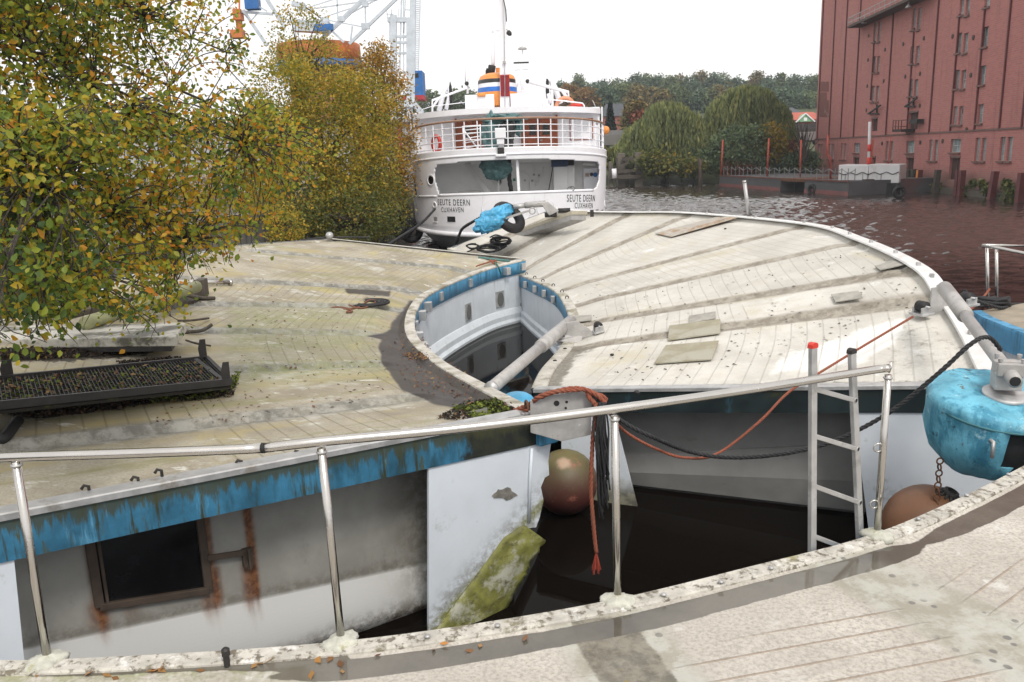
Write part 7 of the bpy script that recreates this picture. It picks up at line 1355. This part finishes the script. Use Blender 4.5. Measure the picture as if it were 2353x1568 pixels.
tree('willow_bush', 'dark green and brown low bush at the water edge left of the ship', 'bush', [(800, 500, 110, 62, 33, 1.6), (700, 480, 80, 60, 34, 1.6), (870, 470, 70, 80, 35, 1.4)], 620, 22, .22, .075, L_low, trunk=(-7.2, 34.5, 1.2), rtrunk=.08, nlimb=24, gz=.1)
tree('yellow_shrub', 'small yellow-leaved shrub at the end of the quay wall', 'bush', [(655, 520, 42, 45, 29, .8)], 110, 14, .14, .07, L_birch, trunk=(-8.1, 29.5, .4), rtrunk=.04, nlimb=30, gz=.1)
tree('brown_scrub', 'brownish scrub on the quay top seen through the near leaves', 'bush', [(540, 440, 110, 45, 42, 2), (440, 430, 90, 50, 44, 2)], 260, 18, .3, .09, L_brown, trunk=(-13.5, 43, 2.4), rtrunk=.06, nlimb=16, gz=2.5)
# ---- the wooded hill
C3 = lambda x, y: ((2200 + x / 2.139) / 1.7408, (200 + y / 2.139) / 1.7408)
L_hill = [leaf_mat('hill_leaf_dark', [(0, (.045, .08, .055)), (.6, (.095, .145, .085)), (1, (.155, .20, .10))], .7, .25), leaf_mat('hill_leaf_green', [(0, (.065, .095, .05)), (.6, (.13, .17, .075)), (1, (.21, .235, .085))], .7, .25), leaf_mat('hill_leaf_brown', [(0, (.08, .08, .035)), (.6, (.18, .145, .055)), (1, (.28, .19, .06))], .7, .25), leaf_mat('orange_leaf', [(0, (.10, .07, .025)), (.5, (.23, .125, .035)), (1, (.36, .19, .045))], .7, .25)]
hz = [(90, 285, 300, 0), (240, 225, 310, 1), (360, 288, 300, 0), (450, 265, 305, 0), (560, 262, 320, 1), (650, 270, 300, 0), (740, 216, 310, 0), (820, 212, 315, 1), (920, 225, 305, 0), (1030, 232, 300, 1), (1110, 222, 310, 2), (1200, 240, 300, 0), (1290, 190, 310, 2), (1390, 210, 305, 0), (1490, 206, 315, 1), (1590, 250, 300, 0), (1680, 268, 310, 1), (1770, 192, 305, 2), (1860, 238, 300, 0), (1980, 210, 310, 1), (2090, 233, 300, 0), (2190, 228, 310, 0), (2270, 225, 305, 1), (2380, 230, 305, 0)]
ORD = ['first', 'second', 'third', 'fourth', 'fifth', 'sixth', 'seventh', 'eighth', 'ninth', 'tenth', 'eleventh', 'twelfth']
def ordw(i, n): return f'{ORD[i]} from the left' if i < n / 2 else (f'{ORD[n - 1 - i]} from the right')
cols_ = ['dark green', 'mid green', 'brownish green', 'orange']
for i, (x, y, D, k) in enumerate(hz):
    wd = 70 + 18 * rng.random(); px = lambda dx, dy, rx, ry: (*C3(x + dx, y + dy), rx / 3.724, ry / 3.724, D, None)
    tree('hill_tree', f'{cols_[k]} tree on the hill skyline, {ordw(i, len(hz))}', 'tree', [px(0, 62, wd * .62, 60), px(-wd * .55, 105 + 25 * rng.random(), wd * .5, 50), px(wd * .55, 110 + 25 * rng.random(), wd * .5, 50), px(wd * .1, 120, wd * .6, 60), px(0, 200, wd * .8, 70)], 230, 14, .75, .6, L_hill[k], gz=None, trunk=tuple(Vector((ony(*C3(x, y), D).x, D, 14))), rtrunk=.35, nlimb=8, group='trees along the hill skyline', surf=.6)
hz2 = [(150, 400, 235, 3, 110), (320, 420, 240, 3, 100), (480, 400, 240, 0, 85), (600, 380, 245, 1, 85), (745, 400, 230, 2, 85), (860, 420, 240, 2, 70), (960, 440, 220, 2, 60), (1080, 400, 240, 1, 100), (1230, 430, 240, 0, 95), (1360, 420, 240, 1, 90), (1480, 390, 240, 2, 90), (1600, 420, 250, 0, 90), (1800, 400, 250, 0, 110), (1960, 420, 250, 0, 110), (2100, 440, 245, 0, 110), (2230, 450, 245, 1, 110)]
for i, (x, y, D, k, wd) in enumerate(hz2):
    px = lambda dx, dy, rx, ry: (*C3(x + dx, y + dy), rx / 3.724, ry / 3.724, D, None)
    tree('slope_tree', f'{cols_[k]} tree on the hillside below the skyline, ' + (ordw(i, len(hz2))), 'tree', [px(0, 0, wd, 80), px(-wd * .5, 60, wd * .7, 70), px(wd * .5, 70, wd * .7, 70), px(0, 120, wd, 70)], 200, 12, .6, .62, L_hill[k], trunk=tuple(Vector((ony(*C3(x, y), D).x, D, 9))), rtrunk=.3, nlimb=8, group='trees on the hillside', surf=.6)
L_fir = leaf_mat('fir_needles', [(0, (.008, .018, .014)), (1, (.022, .04, .026))], .7)
def fir(x, yt, yb, hw, D, label):
    t_ = ony(*C3(x, yt), D); b_ = ony(*C3(x, yb), D); q = Vector((b_.x, D, b_.z)); h = t_.z - b_.z; rad = hw / 3.724 * D / FOC; tt = thing('fir_tree', label, 'tree', q, 'dark firs'); P = []
    for _ in range(2600): f = rng.random() ** .7; a = rng.uniform(0, 6.28); lay = math.floor(f * 14) / 14 + rng.random() ** 2 * .07; rr = rad * (1 - lay) * (rng.random() ** .4); P.append((t_.x + rr * math.cos(a), D + rr * math.sin(a), b_.z + h * min(1, lay) - .25 * rr))
    cards(P, rng.normal(size=(len(P), 3)) * .4 + np.array([0, 0, 1]), rng.uniform(.25, .6, len(P)), 'crown', L_fir, tt, 1.8); MB().tube([q - Z * .5, t_], [.25, .03], 7).build('trunk', m_bark, tt, True)
fir(515, 452, 760, 70, 150, 'taller dark fir, just right of the ship'); fir(650, 468, 740, 55, 152, 'shorter dark fir beside the taller one, farther from the ship')
def willow(label, cx, yt, yb, hw, D, seed, lobes, mats):
    g_ = np.random.default_rng(seed); base = ony(*C3(cx, yb), D); base = Vector((base.x, D, .4)); t = thing('weeping_willow', label, 'tree', base, 'weeping willows on the far bank'); k = D / FOC / 3.724; P = []; N = []; Rn = []; lim = MB(); zt_ = ony(*C3(cx, yt), D).z
    lim.tube(spline([base - Z, base + Z * zt_ * .3, base + Z * zt_ * .62], 5), [.6, .55, .5, .48, .45, .42, .4, .38, .35, .32, .3], 8)
    for (lx, ly, rx, ry, n, hang) in lobes:
        c = np.array(ony(*C3(lx, ly), D)); R = np.array([rx * k, rx * k * .9, ry * k]); lim.tube(spline([base + Z * zt_ * .4, Vector(c) - Z * R[2] * .2, Vector(c)], 4), [.3 - .025 * i for i in range(9)], 6, False)
        for _ in range(n):
            d = g_.normal(size=3); d /= np.linalg.norm(d); d[2] = abs(d[2]) if g_.random() < .8 else d[2]; s0 = c + d * R * g_.uniform(.7, 1.0); L = hang * k * g_.uniform(.4, 1.1) * (1.25 - .5 * max(0, d[2])); L = min(L, s0[2] - .3); hue = g_.random()
            m = int(8 + L * 5); f = g_.random(m); xy = np.stack([s0[0] + d[0] * f * .7 * (1 + .2 * L) + g_.normal(size=m) * .10, s0[1] + d[1] * f * .7 + g_.normal(size=m) * .10, s0[2] + .5 * f * (1 - f) - L * f ** 1.15], 1); P.append(xy); dn = g_.normal(size=(m, 3)); dn[:, 2] *= .15; N.append(dn); Rn.append(np.clip(.65 * hue + .35 * g_.random(m), 0, 1))
    P = np.concatenate(P); N = np.concatenate(N); n = len(P); Nn = N / np.linalg.norm(N, axis=1)[:, None]; V = []
    s_ = g_.uniform(.22, .5, n)[:, None]; w2 = s_ * .26; X = np.array([0, 0, 1.]) + g_.normal(size=(n, 3)) * .18; Y = np.cross(Nn, X); Y /= np.linalg.norm(Y, axis=1)[:, None]
    V = np.stack([P + X * s_, P + Y * w2, P - X * s_, P - Y * w2], 1).reshape(-1, 3); me = bpy.data.meshes.new('crown'); F = np.arange(n * 4).reshape(-1, 4); me.vertices.add(len(V)); me.vertices.foreach_set('co', (V - np.array(base)).ravel()); me.loops.add(F.size); me.loops.foreach_set('vertex_index', F.ravel()); me.polygons.add(n); me.polygons.foreach_set('loop_start', np.arange(0, n * 4, 4)); me.update(calc_edges=True)
    a = me.attributes.new('rnd', 'FLOAT', 'POINT'); a.data.foreach_set('value', np.repeat(np.concatenate(Rn), 4).astype(np.float32)); me.materials.append(mats); o_ = bpy.data.objects.new('crown', me); COL.objects.link(o_); o_.parent = t; lim.build('trunk', m_bark, t, True); return t
L_wil = leaf_mat('willow_leaf', [(0, (.08, .11, .05)), (.45, (.20, .24, .095)), (.8, (.31, .335, .125)), (1, (.40, .37, .13))], .6, .4)
willow('lower weeping willow with branches trailing over the water, nearer the ship', 990, 440, 1060, 300, 111, 4, [(1000, 570, 190, 125, 420, 300), (820, 720, 180, 120, 330, 250), (1170, 640, 140, 110, 280, 300), (690, 850, 130, 90, 220, 170), (1080, 780, 170, 90, 230, 200), (1240, 760, 80, 80, 130, 220)], L_wil)
willow('taller weeping willow beside the brick warehouse', 1680, 310, 1050, 330, 115, 5, [(1690, 430, 230, 115, 460, 300), (1480, 560, 140, 150, 320, 380), (1880, 560, 170, 120, 340, 260), (1620, 620, 200, 110, 250, 250), (1420, 700, 90, 120, 190, 320), (1960, 640, 90, 90, 150, 200)], L_wil)
def bush(label, blobs, n, mat, D, size=.3, name='bush', gz=.3):
    B = [(*C3(x, y), rx / 3.724, ry / 3.724, D, None) for x, y, rx, ry in blobs]; return tree(name, label, 'bush', B, n, 12, .4, size, mat, rtrunk=.15, nlimb=6, surf=.5, gz=gz, group='bushes on the far bank')
L_gg = leaf_mat('grey_green_leaf', [(0, (.05, .085, .045)), (.6, (.125, .175, .085)), (1, (.20, .24, .11))], .65, .3); L_ylw = leaf_mat('golden_leaf', [(0, (.10, .10, .02)), (.5, (.30, .23, .03)), (1, (.5, .31, .035))], .6, .4); L_red = leaf_mat('red_shrub_leaf', [(0, (.06, .03, .02)), (.6, (.20, .06, .03)), (1, (.30, .11, .04))], .6)
bush('large grey-green bush below the taller willow', [(1600, 850, 220, 190), (1450, 940, 120, 120), (1750, 800, 150, 150), (1700, 950, 200, 90)], 520, L_gg, 106)
bush('golden yellow tree behind the barge railing', [(1885, 760, 115, 110), (1880, 860, 130, 100), (1800, 830, 60, 90)], 380, L_ylw, 106, .28, 'golden_tree')
bush('dark ivy-green bush between the golden tree and the warehouse', [(2060, 980, 150, 85), (2180, 970, 100, 90)], 330, L_gg, 106)
bush('dark green bushes along the water below the lower willow', [(1000, 980, 190, 80), (870, 960, 110, 100), (1180, 1000, 160, 60)], 430, L_low, 106); bush('dark hedge under the right side of the lower willow', [(1230, 920, 100, 60)], 150, L_gg, 110)
bush('reddish bramble patch behind the left end of the barge', [(1600, 1010, 120, 40)], 150, L_red, 105, .22); bush('yellowish bush between the firs and the lower willow', [(740, 560, 90, 120), (690, 640, 70, 90)], 260, L_hill[2], 140, .4)
bush('red-brown shrub above the lower willow', [(770, 580, 70, 40)], 90, L_red, 138, .4); bush('dark green bush in the gap below the bridge beside the dolphin', [(560, 930, 80, 70), (480, 950, 90, 60)], 170, L_low, 112)
bush('orange-red shrub at the foot of the warehouse corner', [(2040, 840, 40, 50)], 80, L_red, 106, .22)
bt_ = thing('bare_tree', 'bare reddish-twigged young tree in front of the bridge beside the warehouse', 'tree', ony(*C3(2150, 1000), 104)); m2 = MB(); q0 = ony(*C3(2165, 960), 104)
for i in range(26): e = ony(*C3(2150 + rng.normal() * 60, 600 + rng.random() * 180), 104); m2.tube(spline([q0, q0.lerp(e, .4) + Vector((rng.normal() * .2, 0, .3)), e], 4), [.12 - .012 * k for k in range(9)], 5, False)
m2.build('branches', m_bark, bt_)
# trees far left of the ship and behind the shed
for i, (u, v, ru, rv, D, k, lab) in enumerate(((975, 242, 40, 30, 230, 1, 'seen between the crane tower and the ship roof'), (1060, 235, 45, 22, 230, 1, 'just above the left of the ship roof'), (930, 300, 40, 50, 120, 0, 'behind the crane tower foot'), (340, 330, 160, 60, 130, 2, 'far behind the near leaves'), (600, 330, 120, 70, 120, 1, 'behind the shed'))):
    tree('distant_tree', cols_[k] + ' tree in the distance ' + lab, 'tree', [(u, v, ru, rv, D, None)], 220, 12, .7, .6, L_hill[k], trunk=(float(ony(u, v, D).x), D, 2.4), rtrunk=.3, nlimb=6, surf=.5, gz=2.4)
# ================================================================== thin harbour haze
hz_ = MB().box((100, 150, 28), (700, 640, 66)).build('haze', None); hm = bpy.data.materials.new('haze'); hm.use_nodes = True; hn = hm.node_tree.nodes; hn.clear()
ho_ = hn.new('ShaderNodeOutputMaterial'); hv = hn.new('ShaderNodeVolumePrincipled'); hv.inputs['Density'].default_value = .0004; hv.inputs['Color'].default_value = (.86, .92, 1., 1); hm.node_tree.links.new(hv.outputs[0], ho_.inputs['Volume'])
hz_.data.materials.append(hm); hz_['kind'] = 'stuff'
